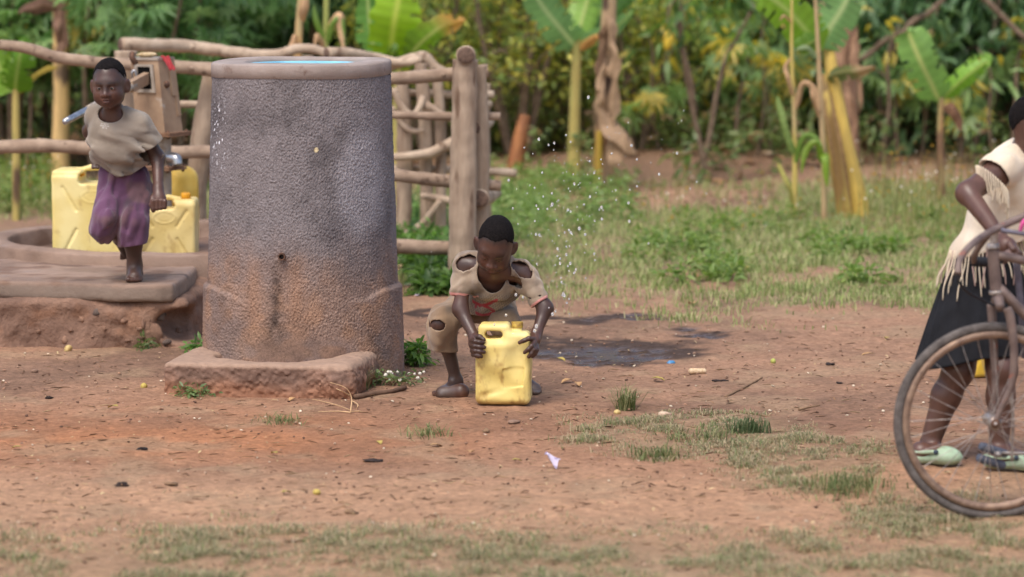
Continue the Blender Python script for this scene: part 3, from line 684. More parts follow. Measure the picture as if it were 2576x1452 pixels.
# ---------------------------------------------------------------- people
m_skin = mat('dark_skin', WH, 0.42, 0.5, attr=True, var=((0.8, 0.78, 0.78), 22, 4), bump=[(140, 0.0006)], rvar=(16, 0.30, 0.5))
m_hair = mat('cropped_hair', C(30, 26, 26), 0.95, 0.12, var=(C(16, 14, 14), 90, 3), bump=[(260, 0.004)])
m_eye = mat('eye_white', WH, 0.2, 0.5, attr=True)
SK = lin((92, 64, 54)); SK_D = lin((70, 50, 43))
class Head:
    def __init__(h, c, fwd, uph, sc, xs=0.9, line=0.072):
        h.line = line
        h.c = np.asarray(c, float); h.f = norm(fwd); u = np.asarray(uph, float); h.u = norm(u - h.f * (u @ h.f)); h.r = np.cross(h.u, h.f)
        h.R = np.stack([h.r, h.u, h.f], 1); h.s = sc * np.array([xs, 1, 1])
    def p(h, *l): return h.c + h.R @ (np.array(l) * h.s)
    def q(h, *l): return np.array(l) * h.s
    def build(h, s, slit=0.0046, slit_y=-0.010):
        p, q, R = h.p, h.q, h.R; k = h.s[1]; K = lambda v: v * k
        s.ell(p(0, .024, -.014), q(.076, .083, .090), R, K(.02))
        s.ell(p(0, -.030, .014), q(.065, .068, .066), R, K(.035))
        s.ell(p(0, -.073, .044), q(.026, .022, .026), R, K(.035))
        for sx in (-1, 1):
            s.ell(p(sx * .034, -.040, .044), q(.031, .030, .030), R, K(.02))
            s.ell(p(sx * .042, -.056, .016), q(.024, .025, .034), R, K(.025))
        s.ell(p(0, .016, .064), q(.046, .014, .013), R, K(.02))
        for sx in (-1, 1):
            s.ell(p(sx * .030, -.010, .088), q(.019, .0105, .015), R, K(.012), 'sub')
            s.ell(p(sx * .030, -.0095, .0655), q(.0165, .0125, .0135), R, K(.006))
            s.ell(p(sx * .030, slit_y, .083), q(.0152, slit, .0085), R, K(.0015), 'sub')
            s.cap(p(sx * .014, .009, .0795), p(sx * .043, .007, .0705), K(.0045), K(.003), K(.006))
        s.cap(p(0, .006, .074), p(0, -.030, .088), K(.0075), K(.010), K(.012))
        s.ell(p(0, -.036, .090), q(.013, .0105, .012), R, K(.008))
        for sx in (-1, 1):
            s.ell(p(sx * .0145, -.0385, .083), q(.010, .0085, .010), R, K(.006))
            s.ell(p(sx * .008, -.0465, .090), q(.0042, .0035, .005), R, K(.002), 'sub')
        s.ell(p(0, -.053, .070), q(.025, .015, .016), R, K(.012))
        s.ell(p(0, -.0560, .0815), q(.0220, .0058, .0098), R, K(.004))
        s.ell(p(0, -.0670, .0785), q(.0200, .0072, .0098), R, K(.004))
        s.ell(p(0, -.0612, .091), q(.0235, .0015, .009), R, K(.002), 'sub')
        for sx in (-1, 1):
            Re = R @ roty(sx * -0.62) @ rotx(-0.12)
            s.ell(p(sx * .0840, -.012, -.008), q(.0085, .031, .020), Re, K(.008))
            s.ell(p(sx * .0915, -.008, -.001), q(.006, .019, .0110), Re, K(.004), 'sub')
        return s
    def eyes(h, parent, gaze=(0, 0)):
        for sx in (-1, 1):
            V, Q = blob((0, 0, 0), (1, 1, 1), 0, 0.0, None, 20, 16)
            V = V[:, [0, 1, 2]]; d = np.hypot(V[:, 0] - gaze[0], V[:, 1] - gaze[1]); fr = V[:, 2] > 0
            c = mixc(lin((196, 184, 172)), lin((44, 28, 22)), (1 - sstep(.46, .58, d)) * fr)
            c = mixc(c, lin((8, 6, 6)), (1 - sstep(.20, .28, d)) * fr)
            W = h.c + (np.array([sx * .030, -.0098, .0655]) * h.s + V * h.q(.0150, .0118, .0126)) @ h.R.T
            obj('eye', W, Q, m_eye, parent, col=c)
    def hair(h, parent, line=None, seed=0, h_=0.0035):
        line = h.line
        s = Solid(); R = h.R
        s.ell(h.p(0, .024, -.014), h.q(.0780, .0852, .0920), R)
        s.fn(lambda P, D: D - 0.0016 * vnoise(P, 180, seed))
        def cut(P, D):
            L = ((P - h.c) @ R) / h.s
            x, y, z = L[..., 0], L[..., 1], L[..., 2]
            ln = line - 0.026 * sstep(0.040, 0.072, np.abs(x)) * (z > 0.0) - (0.055 * sstep(0.06, -0.005, z) if False else 0.050 * (1 - sstep(-0.03, 0.035, z))) - 0.05 * (1 - sstep(-0.09, -0.03, z))
            ln = ln + 0.003 * vnoise(P, 60, seed + 1)
            d = np.maximum(D, (ln - y) * 0.7 * h.s[1])
            ear = np.hypot((np.abs(x) - 0.078) / 1.0, np.hypot(y + 0.004, (z + 0.006)) - 0.0) - 0.022
            return np.maximum(d, -ear * 0.5)
        s.fn(cut)
        s.obj('hair', h_, m_hair, parent)
    def skin(h, V, c, lipc=(112, 74, 68)):
        L = ((V - h.c) @ h.R) / h.s; x, y, z = L[:, 0], L[:, 1], L[:, 2]
        inh = (np.abs(y) < .13) & (np.abs(x) < .1) & (np.abs(z) < .13)
        lip = np.exp(-(x / .020) ** 4 - ((y + .0618) / .0105) ** 4) * (z > .07) * inh
        c = mixc(c, lin(lipc), 0.55 * lip)
        chk = np.exp(-((np.abs(x) - .034) / .02) ** 2 - ((y + .036) / .022) ** 2) * (z > .03) * inh + 0.8 * np.exp(-(x / .014) ** 2 - ((y + .036) / .014) ** 2) * (z > .06) * inh
        c = mixc(c, lin((118, 76, 60)), 0.4 * np.clip(chk, 0, 1))
        ln = h.line - 0.026 * sstep(0.040, 0.072, np.abs(x)) * (z > 0.0) - 0.050 * (1 - sstep(-0.03, 0.035, z)) - 0.05 * (1 - sstep(-0.09, -0.03, z))
        c = mixc(c, lin((34, 27, 26)), 0.85 * inh * sstep(-0.024, 0.004, y - ln + 0.004 * vnoise(V, 90, 3)) * (np.abs(x) < .071))      # short growth at the hairline
        brow = np.exp(-((y - .0135 + .16 * (np.abs(x) - .03) ** 2 / .03) / .0042) ** 2) * sstep(.010, .016, np.abs(x)) * (1 - sstep(.042, .050, np.abs(x))) * (z > .04) * inh
        return mixc(c, lin((36, 26, 24)), 0.75 * brow)
def skin_col(V, seed, head=None, pale=(), dust=()):
    c = mixc(SK, SK_D, sstep(-0.4, 0.4, fbm(V, 9, 3, seed)))
    for p, r, col_, a in list(pale) + list(dust):
        d = np.linalg.norm(V - p, axis=1); c = mixc(c, lin(col_), a * np.clip(1 - d / r + 0.35 * fbm(V, 22, 2, seed + 3), 0, 1))
    return head.skin(V, c) if head else c
def foot(s, ankle, heel, toe, wide, rad=1.0):
    """heel and toe lie on the ground; wide is the sideways unit vector towards the big toe"""
    up = A(0, 0, 1); d = norm(toe - heel); w = norm(wide)
    s.ell(heel + up * 0.024 * rad + d * 0.02, (0.027 * rad, 0.03 * rad, 0.026 * rad), None, 0.02)
    ball = heel + (toe - heel) * 0.70
    s.cap(heel + up * 0.03 * rad + d * .02, ball + up * 0.017 * rad - w * 0.012, 0.026 * rad, 0.018 * rad, 0.03)
    s.cap(heel + up * 0.03 * rad + d * .02, ball + up * 0.017 * rad + w * 0.012, 0.026 * rad, 0.018 * rad, 0.03)
    s.cap(ankle, ball + up * 0.024 * rad, 0.026 * rad, 0.014 * rad, 0.035)
    for i, o in enumerate((0.026, 0.011, -0.002, -0.014, -0.025)):
        L = (1.0, 0.98, 0.93, 0.87, 0.80)[i]; r = (0.0115, 0.0085, 0.008, 0.0075, 0.007)[i] * rad
        s.cap(ball + w * o * 0.95 * rad + up * 0.013 * rad, heel + (toe - heel) * L + w * o * rad - d * r + up * r, 0.0125 * rad, r, 0.008)
def cut_plane(s, c, d, off, rad):
    """trim a sleeve or leg square across its own axis, only near c"""
    c, d = np.asarray(c, float), norm(d)
    s.fn(lambda P, D: np.where(np.linalg.norm(P - c, axis=-1) < rad, np.maximum(D, (P - c) @ d - off), D))
def tear(s, c, r, R=None, amp=0.007, seed=0):
    """a torn hole with an uneven, slightly frayed edge"""
    c, r = np.asarray(c, float), np.asarray(r, float); R = np.eye(3) if R is None else R
    def f(P):
        q = (P - c) @ R; k0 = np.linalg.norm(q / r, axis=-1); k1 = np.linalg.norm(q / (r * r), axis=-1) + 1e-6
        return np.where(k0 < 0.05, -r.min(), k0 * (k0 - 1) / k1) + amp * vnoise(P * A(1, 0.3, 1), 42, seed) + amp * 0.6 * vnoise(P * A(1, 0.3, 1), 110, seed + 1)
    s._put('sub', f, 0.002, c, float(r.max()) + 2 * amp)
def open_cut(s, a, b_, r): s.cap(a, b_, r, r * 1.25, 0.004, 'sub')
def cloth_mat(name, **k): return mat(name, WH, 0.95, 0.12, attr=True, bump=[(420, 0.0012), (60, 0.002)], sheen=0.25, **k)
def folds(P, dirv, freq, seed, amp):
    """long soft creases running along dirv"""
    d = norm(dirv); al = P @ d; Q = P - al[..., None] * d * 0.88
    return amp * (0.6 * np.abs(vnoise(Q, freq, seed)) + 0.4 * vnoise(Q, freq * 1.9, seed + 1))

# ------------------------------------------------ the running child on the slab
def boy_running():
    J = PY; Y = 16.15
    base = GP(338, 703, ZS); s = Solid(); kk = 0.03
    hd = Head(J(275, 211, 15.98), (-0.10, -1.0, -0.10), (-0.03, 0, 1), 1.18, 0.90)
    neck, chest, belly, pelv = J(288, 295, 16.07), J(297, 345, 16.10), J(308, 405, 16.17), J(312, 445, 16.22)
    sL, sR = J(247, 292, 16.13), J(350, 313, 16.07)
    hd.build(s, 0.0074)
    s.cap(hd.p(0, -.05, -.02), neck, 0.044, 0.046, 0.03)
    s.ell(chest, (0.112, 0.085, 0.115), roty(0.2), 0.05); s.ell(belly, (0.100, 0.080, 0.10), None, 0.05); s.ell(pelv, (0.096, 0.072, 0.07), None, 0.05)
    s.cap(sL, neck, 0.045, 0.045, 0.05); s.cap(sR, neck, 0.045, 0.045, 0.05)
    e, w = J(397, 398, 16.12), J(398, 474, 16.02)
    s.chain([sR, e], [0.046, 0.034], 0.03); s.chain([e, w], [0.0345, 0.0245], 0.03)
    fc = J(400, 506, 15.99); s.ell(fc + A(0, 0.005, 0.012), (0.036, 0.026, 0.034), None, 0.025); s.cap(w, fc, 0.024, 0.028, 0.02)
    for i, xx in enumerate((386, 396, 406, 415)):
        kn, mid, tip = J(xx, 503 + 2 * abs(i - 1.3), 15.955), J(xx - 0.5, 526 - 1.5 * i, 15.955), J(xx - 1, 522 - 1.5 * i, 15.995)
        s.chain([kn, mid, tip], [0.0125, 0.0112, 0.0105], 0.004)
    s.chain([J(384, 496, 15.99), J(380, 516, 15.965), J(386, 531, 15.955)], [0.0125, 0.0115, 0.0095], 0.006)
    eL, hL = J(226, 330, 16.33), J(240, 372, 16.45)
    s.chain([sL, eL, hL], [0.045, 0.034, 0.025], 0.03)
    Rh = np.eye(3); s.ell(hL + A(0.01, 0.02, -0.03), (0.03, 0.022, 0.04), Rh, 0.02)
    for i in range(4):
        a = hL + A(-0.018 + 0.014 * i, 0.03, -0.055); s.chain([a, a + A(0, 0.012, -0.03), a + A(0, -0.006, -0.05)], [0.0105, 0.0095, 0.0085], 0.004)
    s.chain([hL + A(0.03, 0.01, -0.02), hL + A(0.045, 0.0, -0.05)], [0.011, 0.0095], 0.006)
    hR, kR, aR = J(340, 465, 16.23), J(331, 572, 16.10), J(339, 668, 16.20)
    s.chain([hR, kR + A(0, .03, 0)], [0.052, 0.040], 0.03); s.chain([kR + A(0, .03, 0), (kR * 0.6 + aR * 0.4) + A(0, 0.02, 0), aR], [0.040, 0.044, 0.036], 0.03)
    heel, toe = A(J(338, 690, 16.25)[0], 16.27, ZS + 0.002), A(J(336, 700, 16.05)[0], 16.085, ZS + 0.002)
    foot(s, aR + A(0, 0, 0.0), heel, toe, A(-1, 0, 0), 1.22)
    hL_, kL, aL = J(282, 465, 16.22), J(259, 566, 16.04), J(300, 602, 16.34)
    s.chain([hL_, kL + A(0, .03, .02)], [0.052, 0.036], 0.03); s.chain([kL + A(0, .03, .02), aL], [0.036, 0.030], 0.03)
    d0 = J(318, 640, 16.45); foot_dir = norm(d0 - aL)
    s.chain([aL, d0], [0.03, 0.022], 0.02)
    for i in range(5): s.cap(d0 + A((i - 2) * 0.012, 0, 0), d0 + A((i - 2) * 0.013, 0.0, -0.022 + 0.002 * i), 0.0095, 0.008, 0.006)
    col = lambda V: skin_col(V, 101, hd, [(toe + A(0, 0, 0), 0.05, (128, 86, 66), 0.35)], [(aR, 0.14, (98, 84, 76), 0.45)])
    b_ = s.obj('person', 0.0042, m_skin, None, base, col)
    tag(b_, 'barefoot child in grey shirt and purple shorts running across the slab', 'person')
    hd.eyes(b_, (0.0, 0.0)); hd.hair(b_, 0.072, 3)
    # shirt
    t = Solid()
    t.ell(J(291, 335, 16.08), (0.135, 0.100, 0.13), roty(0.25), 0.06); t.ell(J(303, 385, 16.14), (0.134, 0.108, 0.11), roty(0.2), 0.06); t.ell(J(313, 425, 16.19), (0.137, 0.108, 0.08), roty(0.2), 0.05)
    t.cap(sL + A(-0.004, 0, 0.006), neck + A(0, 0, 0.012), 0.052, 0.055, 0.04); t.cap(sR + A(0, 0, 0.004), neck + A(0, 0, 0.010), 0.054, 0.056, 0.04)
    cuff = sR + (e - sR) * 0.62; t.cap(sR, cuff + (e - sR) * 0.10, 0.058, 0.062, 0.03)
    cufl = sL + (eL - sL) * 0.55; t.cap(sL, cufl, 0.056, 0.056, 0.03)
    t.fn(lambda P, D: D - folds(P, (1, 0, -0.35), 17, 111, 0.034) * sstep(0.0, 0.16, float(neck[2]) - P[..., 2]) - folds(P, (0.5, 0, -1), 12, 113, 0.010))
    t.shell(0.012)
    cut_plane(t, cuff, e - sR, 0.0, 0.085)
    open_cut(t, cufl - (eL - sL) * 0.05, cufl + (eL - sL) * 0.7, 0.075)
    t.ell(neck + A(-0.018, -0.052, 0.022), (0.070, 0.075, 0.048), roty(0.12), 0.004, 'sub')
    t.cap(neck + A(0, 0.01, 0.05), neck + A(-0.01, -0.01, 0.12), 0.055, 0.06, 0.004, 'sub')
    # hem: a curve that sags in the middle and rises to the hip on the right
    def hem(P, D):
        x = P[..., 0]; xa, xb, xc, xd = [J(q, 430, 16.1)[0] for q in (248, 290, 330, 385)]
        z = np.interp(x, [xa, xb, xc, xd], [J(0, 414, 16.1)[2], J(0, 444, 16.1)[2], J(0, 440, 16.1)[2], J(0, 404, 16.1)[2]])
        return np.maximum(D, np.where(P[..., 2] < z + 0.15, z + 0.004 * vnoise(P, 30, 5) - P[..., 2], -1))
    t.fn(hem)
    def sc(V):
        c = mixc(lin((152, 140, 126)), lin((126, 114, 100)), sstep(-0.3, 0.4, fbm(V, 8, 4, 121)))
        c = mixc(c, lin((172, 160, 148)), 0.5 * sstep(0.1, 0.5, fbm(V, 5, 2, 122)))
        x, y = proj(V[:, 0], V[:, 1], V[:, 2]); fr = V[:, 1] < 16.1
        for ry, n, ph in ((312, 6, 0), (317, 7, .4), (322, 4, .8)):         # three short rows of small worn print
            on = (np.abs(y - ry - 0.10 * (x - 263)) < 1.5) & (np.abs(x - 263) < n * 1.7) & fr & (np.sin(x * 2.0 + ph * 9) > -0.35)
            c[on] = mixc(c[on], lin((206, 200, 194)), np.full(on.sum(), 0.75))
        d = np.linalg.norm(V - neck - A(-0.012, -0.06, -0.01), axis=1)
        return c
    t.obj('shirt', 0.0038, cloth_mat('grey_jersey'), b_, colfn=sc)
    # shorts
    q = Solid()
    q.ell(J(314, 440, 16.20), (0.130, 0.102, 0.07), roty(0.15), 0.05); q.ell(J(312, 475, 16.2), (0.126, 0.10, 0.07), None, 0.05)
    q.chain([J(287, 470, 16.2), J(266, 545, 16.08), J(258, 578, 16.10)], [0.076, 0.066, 0.058], 0.012); q.cap(J(258, 574, 16.10), J(262, 588, 16.24), 0.052, 0.050, 0.03)
    q.cap(J(262, 580, 16.10), J(262, 598, 16.12), 0.040, 0.024, 0.02)
    q.chain([J(343, 470, 16.2), J(336, 555, 16.11), J(331, 612, 16.13)], [0.086, 0.078, 0.070], 0.012); q.cap(J(318, 590, 16.07), J(303, 622, 16.07), 0.03, 0.012, 0.03)
    q.cap(J(345, 560, 16.1), J(352, 590, 16.12), 0.04, 0.03, 0.03)
    q.cap(J(312, 488, 16.02), J(292, 612, 15.98), 0.004, 0.026, 0.03, 'sub')
    q.fn(lambda P, D: D - folds(P, (0.25, 0, 1), 19, 131, 0.022) - folds(P, (0.5, 0, 1), 9, 135, 0.014) - folds(P, (1, 0, 0.6), 13, 133, 0.008) + 0.006)
    q.shell(0.012)
    cut_plane(q, J(330, 612, 16.13), A(0.15, 0, -1), 0.012, 0.12)
    q.plane(J(312, 405, 16.2), (0, 0, 1))
    def pc(V):
        c = mixc(lin((104, 70, 98)), lin((86, 56, 78)), sstep(-0.3, 0.4, fbm(V, 6, 3, 141)))
        c = mixc(c, lin((116, 88, 86)), 0.7 * sstep(0.0, 0.4, fbm(V, 9, 3, 142)))
        x, y = proj(V[:, 0], V[:, 1], V[:, 2])
        st = np.exp(-(((x - 322) + 0.6 * (y - 510)) / 16) ** 2 - (((y - 510) - 0.3 * (x - 322)) / 20) ** 2)
        c = mixc(c, lin((58, 48, 54)), 0.8 * st); return mixc(c, lin((66, 52, 58)), 0.5 * sstep(0.3, 0.55, fbm(V, 14, 2, 143)))
    q.obj('shorts', 0.0042, cloth_mat('purple_fleece'), b_, colfn=pc)
boy_running()

# ------------------------------------------------ the crouching child at the can
def boy_crouching():
    J = PY; base = G(1150, 1000); s = Solid()
    hd = Head(J(1246, 616, 14.06), (-0.13, -0.80, -0.58), (0.13, 0, 1), 1.16, 0.88, 0.070)
    neck, chest, belly, pelv = J(1243, 672, 14.15), J(1238, 706, 14.24), J(1228, 745, 14.36), J(1216, 758, 14.47)
    sL, sR = J(1170, 667, 14.20), J(1316, 688, 14.18)
    hd.build(s, 0.0026, -0.015)
    s.cap(hd.p(0, -.045, -.03), neck, 0.040, 0.044, 0.03)
    tor = norm(neck - pelv); Rt = np.stack([A(1, 0, 0), norm(np.cross(tor, A(1, 0, 0))), tor], 1)
    s.ell(chest, (0.105, 0.075, 0.10), Rt, 0.05); s.ell(belly, (0.092, 0.075, 0.10), Rt, 0.05); s.ell(pelv, (0.100, 0.08, 0.08), Rt, 0.05)
    s.cap(sL, neck, 0.042, 0.044, 0.045); s.cap(sR, neck, 0.042, 0.044, 0.045)
    eL, wL = J(1158, 778, 14.16), J(1193, 846, 14.08)
    s.chain([sL, eL], [0.037, 0.031], 0.03); s.chain([eL, wL], [0.033, 0.022], 0.03)
    Yf = 13.985
    # hand on the near left corner of the can: four fingers lie across the front, thumb on top
    s.ell(J(1194, 868, 14.05), (0.022, 0.034, 0.036), None, 0.022); s.cap(wL, J(1193, 862, 14.06), 0.022, 0.024, 0.02)
    for i, (a, b_, c_) in enumerate(((1188, 857, 1216), (1187, 869, 1219), (1188, 881, 1218), (1191, 892, 1211))):
        s.chain([J(a, b_, 14.03), J(a + 8, b_ + 2, Yf - 0.008), J((a + 8 + c_) / 2, b_ + 4, Yf - 0.010), J(c_, b_ + 5, Yf - 0.004)], [0.0125, 0.0112, 0.0102, 0.0090], 0.004)
    s.chain([J(1197, 846, 14.05), J(1207, 848, 14.02), J(1217, 855, 14.01)], [0.0135, 0.0120, 0.0100], 0.006)
    eR, wR = J(1372, 776, 14.14), J(1350, 838, 14.08)
    s.chain([sR, eR], [0.037, 0.031], 0.03); s.chain([eR, wR], [0.033, 0.022], 0.03)
    s.ell(J(1344, 860, 14.045), (0.022, 0.032, 0.034), roty(0.4), 0.022); s.cap(wR, J(1345, 856, 14.05), 0.022, 0.024, 0.02)
    for pts in (((1342, 853, 14.02), (1330, 852, Yf - .005), (1318, 857, Yf - .004), (1307, 862, Yf + .004)),
                ((1344, 862, 14.01), (1337, 871, Yf - .010), (1329, 879, Yf - .012), (1320, 887, Yf - .006)),
                ((1347, 868, 14.02), (1343, 880, Yf - .008), (1337, 890, Yf - .010), (1330, 898, Yf - .006)),
                ((1350, 866, 14.04), (1350, 880, Yf + .005), (1346, 890, Yf + .000), (1340, 897, Yf - .000))):
        s.chain([J(*q) for q in pts], [0.0122, 0.0110, 0.0100, 0.0088], 0.004)
    s.chain([J(1340, 848, 14.06), J(1333, 846, 14.09), J(1324, 850, 14.11)], [0.0125, 0.011, 0.0095], 0.006)
    hL, kL, aL = J(1186, 758, 14.47), J(1107, 814, 14.30), J(1148, 960, 14.42)
    s.chain([hL, kL], [0.056, 0.045], 0.04); s.chain([kL, kL * .62 + aL * .38 + A(.004, .02, 0), aL], [0.042, 0.034, 0.025], 0.03)
    heel = G(1170, 1002); toe = G(1086, 998); heel[2] += 0.002; toe[2] += 0.002
    foot(s, aL, heel, toe, A(0, 1, 0), 0.98)
    hR, kR, aR = J(1250, 760, 14.47), J(1277, 822, 14.27), J(1326, 978, 14.44)
    s.chain([hR, kR], [0.062, 0.05], 0.04); s.chain([kR, aR], [0.045, 0.029], 0.03)
    heel2 = G(1322, 998); toe2 = G(1346, 1012); 
    heel2 = A(heel2[0] - 0.01, 14.50, gz(heel2[0], 14.5) + .002); toe2 = A(heel2[0] + 0.075, 14.36, gz(heel2[0], 14.36) + .002)
    foot(s, aR, heel2, toe2, norm(A(-0.8, -0.4, 0)), 0.95)
    col = lambda V: skin_col(V, 151, hd, [(heel, 0.05, (150, 104, 76), 0.5), (toe, 0.045, (128, 88, 68), 0.4)],
                             [(kL * .35 + aL * .65, 0.20, (92, 82, 78), 0.5), (heel * .45 + toe * .55 + A(0, -0.02, .03), 0.06, (120, 110, 104), 0.55), (toe2, 0.09, (128, 114, 104), 0.8), (eL * .4 + wL * .6, .09, (96, 78, 72), .3)])
    b_ = s.obj('person', 0.0040, m_skin, None, base, col)
    tag(b_, 'crouching child in torn pale shirt holding the wet yellow can', 'person')
    hd.eyes(b_, (0.0, -0.5)); hd.hair(b_, 0.074, 5)
    # shirt with torn shoulders, scooped neck and pink cuffs
    t = Solid()
    t.ell(J(1240, 712, 14.22), (0.120, 0.090, 0.108), Rt, 0.05); t.ell(J(1231, 752, 14.33), (0.098, 0.088, 0.100), Rt, 0.05); t.ell(J(1225, 776, 14.36), (0.076, 0.075, 0.06), None, 0.05)
    t.cap(sL + A(0, 0, 0.006), neck + A(-0.01, 0, 0.004), 0.052, 0.054, 0.04); t.cap(sR + A(0, 0, 0.006), neck + A(0.01, 0, 0.004), 0.052, 0.054, 0.04)
    cL, cR = J(1156, 742, 14.17), J(1361, 757, 14.15)
    t.cap(sL, cL - norm(cL - sL) * .022, 0.052, 0.044, 0.025); t.cap(sR, cR - norm(cR - sR) * .022, 0.052, 0.045, 0.025)
    t.fn(lambda P, D: D - folds(P, (0.2, 0.3, 1), 14, 161, 0.028) - folds(P, (1, 0, 0.5), 18, 163, 0.014) + 0.006)
    t.shell(0.0085)
    dL, dR = norm(eL - sL), norm(eR - sR)
    cut_plane(t, cL, dL, 0.006, 0.075); cut_plane(t, cR, dR, 0.006, 0.075)
    t.ell(J(1243, 688, 14.08), (0.082, 0.10, 0.088), None, 0.004, 'sub'); t.ell(J(1240, 712, 14.08), (0.052, 0.12, 0.055), None, 0.01, 'sub')
    t.cap(neck + A(0, 0.02, 0.04), neck + A(0.0, 0.03, 0.14), 0.05, 0.05, 0.0, 'sub')
    tear(t, J(1167, 661, 14.10), (0.063, 0.085, 0.043), roty(-0.6), 0.007, 1)
    tear(t, J(1316, 680, 14.08), (0.066, 0.085, 0.041), roty(0.75), 0.007, 2)
    tear(t, J(1295, 713, 14.10), (0.042, 0.085, 0.027), roty(0.5), 0.006, 3)
    for a, b2 in ((1333, 752), (1358, 745)): t.ell(J(a, b2, 14.1), (0.006, 0.06, 0.004), None, 0.0, 'sub')
    t.fn(lambda P, D: np.maximum(D, np.where((P[..., 2] < J(0, 770, 14.3)[2]), J(0, 795, 14.28)[2] + 0.008 * vnoise(P, 25, 8) - P[..., 2], -1)))
    def sc(V):
        c = mixc(lin((160, 143, 124)), lin((122, 104, 88)), sstep(-0.3, 0.4, fbm(V, 9, 4, 171, 0.65)))
        x, y = proj(V[:, 0], V[:, 1], V[:, 2]); fr = V[:, 1] < 14.3
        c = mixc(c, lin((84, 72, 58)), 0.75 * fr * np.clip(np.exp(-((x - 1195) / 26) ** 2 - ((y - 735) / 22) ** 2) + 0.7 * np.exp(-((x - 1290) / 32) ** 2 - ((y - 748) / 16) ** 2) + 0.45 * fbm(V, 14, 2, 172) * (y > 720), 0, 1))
        tooth = (np.sin((x + 0.35 * y) * 0.9) * np.sin((y - 0.3 * x) * 0.62) > 0.1) & (y > 742) & fr & (np.abs(x - 1245) < 62)
        c[tooth] = mixc(c[tooth], lin((72, 68, 66)), np.full(tooth.sum(), 0.55))
        red = np.zeros(len(V), bool)                                            # the worn red print: three swept strokes
        for yy, x0, x1, bow in ((757, 1188, 1252, 9), (772, 1194, 1246, -6), (786, 1196, 1242, 5)):
            u = (x - x0) / (x1 - x0); red |= (np.abs(y - yy - bow * np.sin(u * 4.2) - 6 * u) < 4.0) & (u > 0) & (u < 1)
        red &= fr & (vnoise(V, 70, 173) > -0.75)
        c[red] = lin((150, 44, 50))
        for cc, dd in ((cL, dL), (cR, dR)):
            al = (V - cc) @ dd; near = np.linalg.norm(V - cc, axis=1) < 0.085
            c = mixc(c, lin((214, 150, 142)), near * sstep(-0.006, -0.004, al))
        return c
    t.obj('shirt', 0.0031, cloth_mat('pale_torn_jersey'), b_, colfn=sc)
    # rolled khaki trousers with a torn knee
    q = Solid()
    q.ell(J(1217, 757, 14.47), (0.118, 0.095, 0.085), None, 0.05)
    hmL = J(1111, 876, 14.36)
    q.chain([hL, J(1118, 806, 14.31), J(1112, 838, 14.32), hmL, hmL + A(0, 0.0, -0.03)], [0.074, 0.062, 0.056, 0.060, 0.064], 0.03)
    hmR = J(1290, 905, 14.36)
    q.chain([hR, J(1272, 816, 14.28), hmR], [0.076, 0.060, 0.052], 0.03)
    q.fn(lambda P, D: D - folds(P, (0.2, 0.2, 1), 12, 181, 0.020) - folds(P, (1, 0.3, -0.4), 17, 183, 0.010))
    q.shell(0.011)
    cut_plane(q, hmL, A(-0.1, 0, -1), 0.010, 0.12); cut_plane(q, hmR, A(0.2, 0, -1), 0.0, 0.12)
    tear(q, J(1102, 818, 14.24), (0.035, 0.07, 0.025), roty(0.12), 0.006, 4)
    def pc(V):
        c = mixc(lin((150, 126, 100)), lin((126, 104, 82)), sstep(-0.3, 0.4, fbm(V, 7, 4, 191)))
        x, y = proj(V[:, 0], V[:, 1], V[:, 2])
        c = mixc(c, lin((66, 56, 50)), 0.7 * np.exp(-((x - 1130) / 16) ** 2 - ((y - 778) / 12) ** 2)); return mixc(c, lin((100, 78, 60)), 0.5 * sstep(0.15, 0.5, fbm(V, 12, 2, 192)))
    q.obj('trousers', 0.0040, cloth_mat('khaki_cotton'), b_, colfn=pc)
boy_crouching()
# ---------------------------------------------------------------- jerricans
m_can = mat('yellow_plastic', WH, 0.42, 0.4, attr=True, bump=[(24, 0.002)], rvar=(9, 0.35, 0.6))
m_cap = mat('orange_cap', C(222, 160, 40), 0.45, 0.4, var=(C(196, 134, 30), 40, 3))
m_capw = mat('worn_cap', C(190, 160, 70), 0.6, 0.3, var=(C(140, 106, 50), 60, 4))
def can_col(V0, a, b_, dirt, seed, H):
    def f(V):
        z = V[:, 2] - V0
        c = mixc(lin(a), lin(b_), sstep(-0.4, 0.4, fbm(V, 7, 3, seed)))
        d = sstep(0.12, 0.6, fbm(V * A(1.6, 1.6, 0.9), 14, 4, seed + 1, 0.7) + 0.5 * np.exp(-z / 0.05) - 0.05)
        c = mixc(c, lin((162, 124, 70)), 0.75 * dirt * d)
        sc = sstep(0.5, 0.75, np.abs(fbm(V * A(1, 1, 0.7), 38, 3, seed + 2, 0.7))) * 0.4 * dirt
        c = mixc(c, lin((110, 84, 50)), sc)
        return mixc(c, lin((92, 66, 44)), dirt * np.clip(1 - z / 0.02 + 0.6 * fbm(V, 25, 2, seed + 4), 0, 1) * 0.8)
    return f
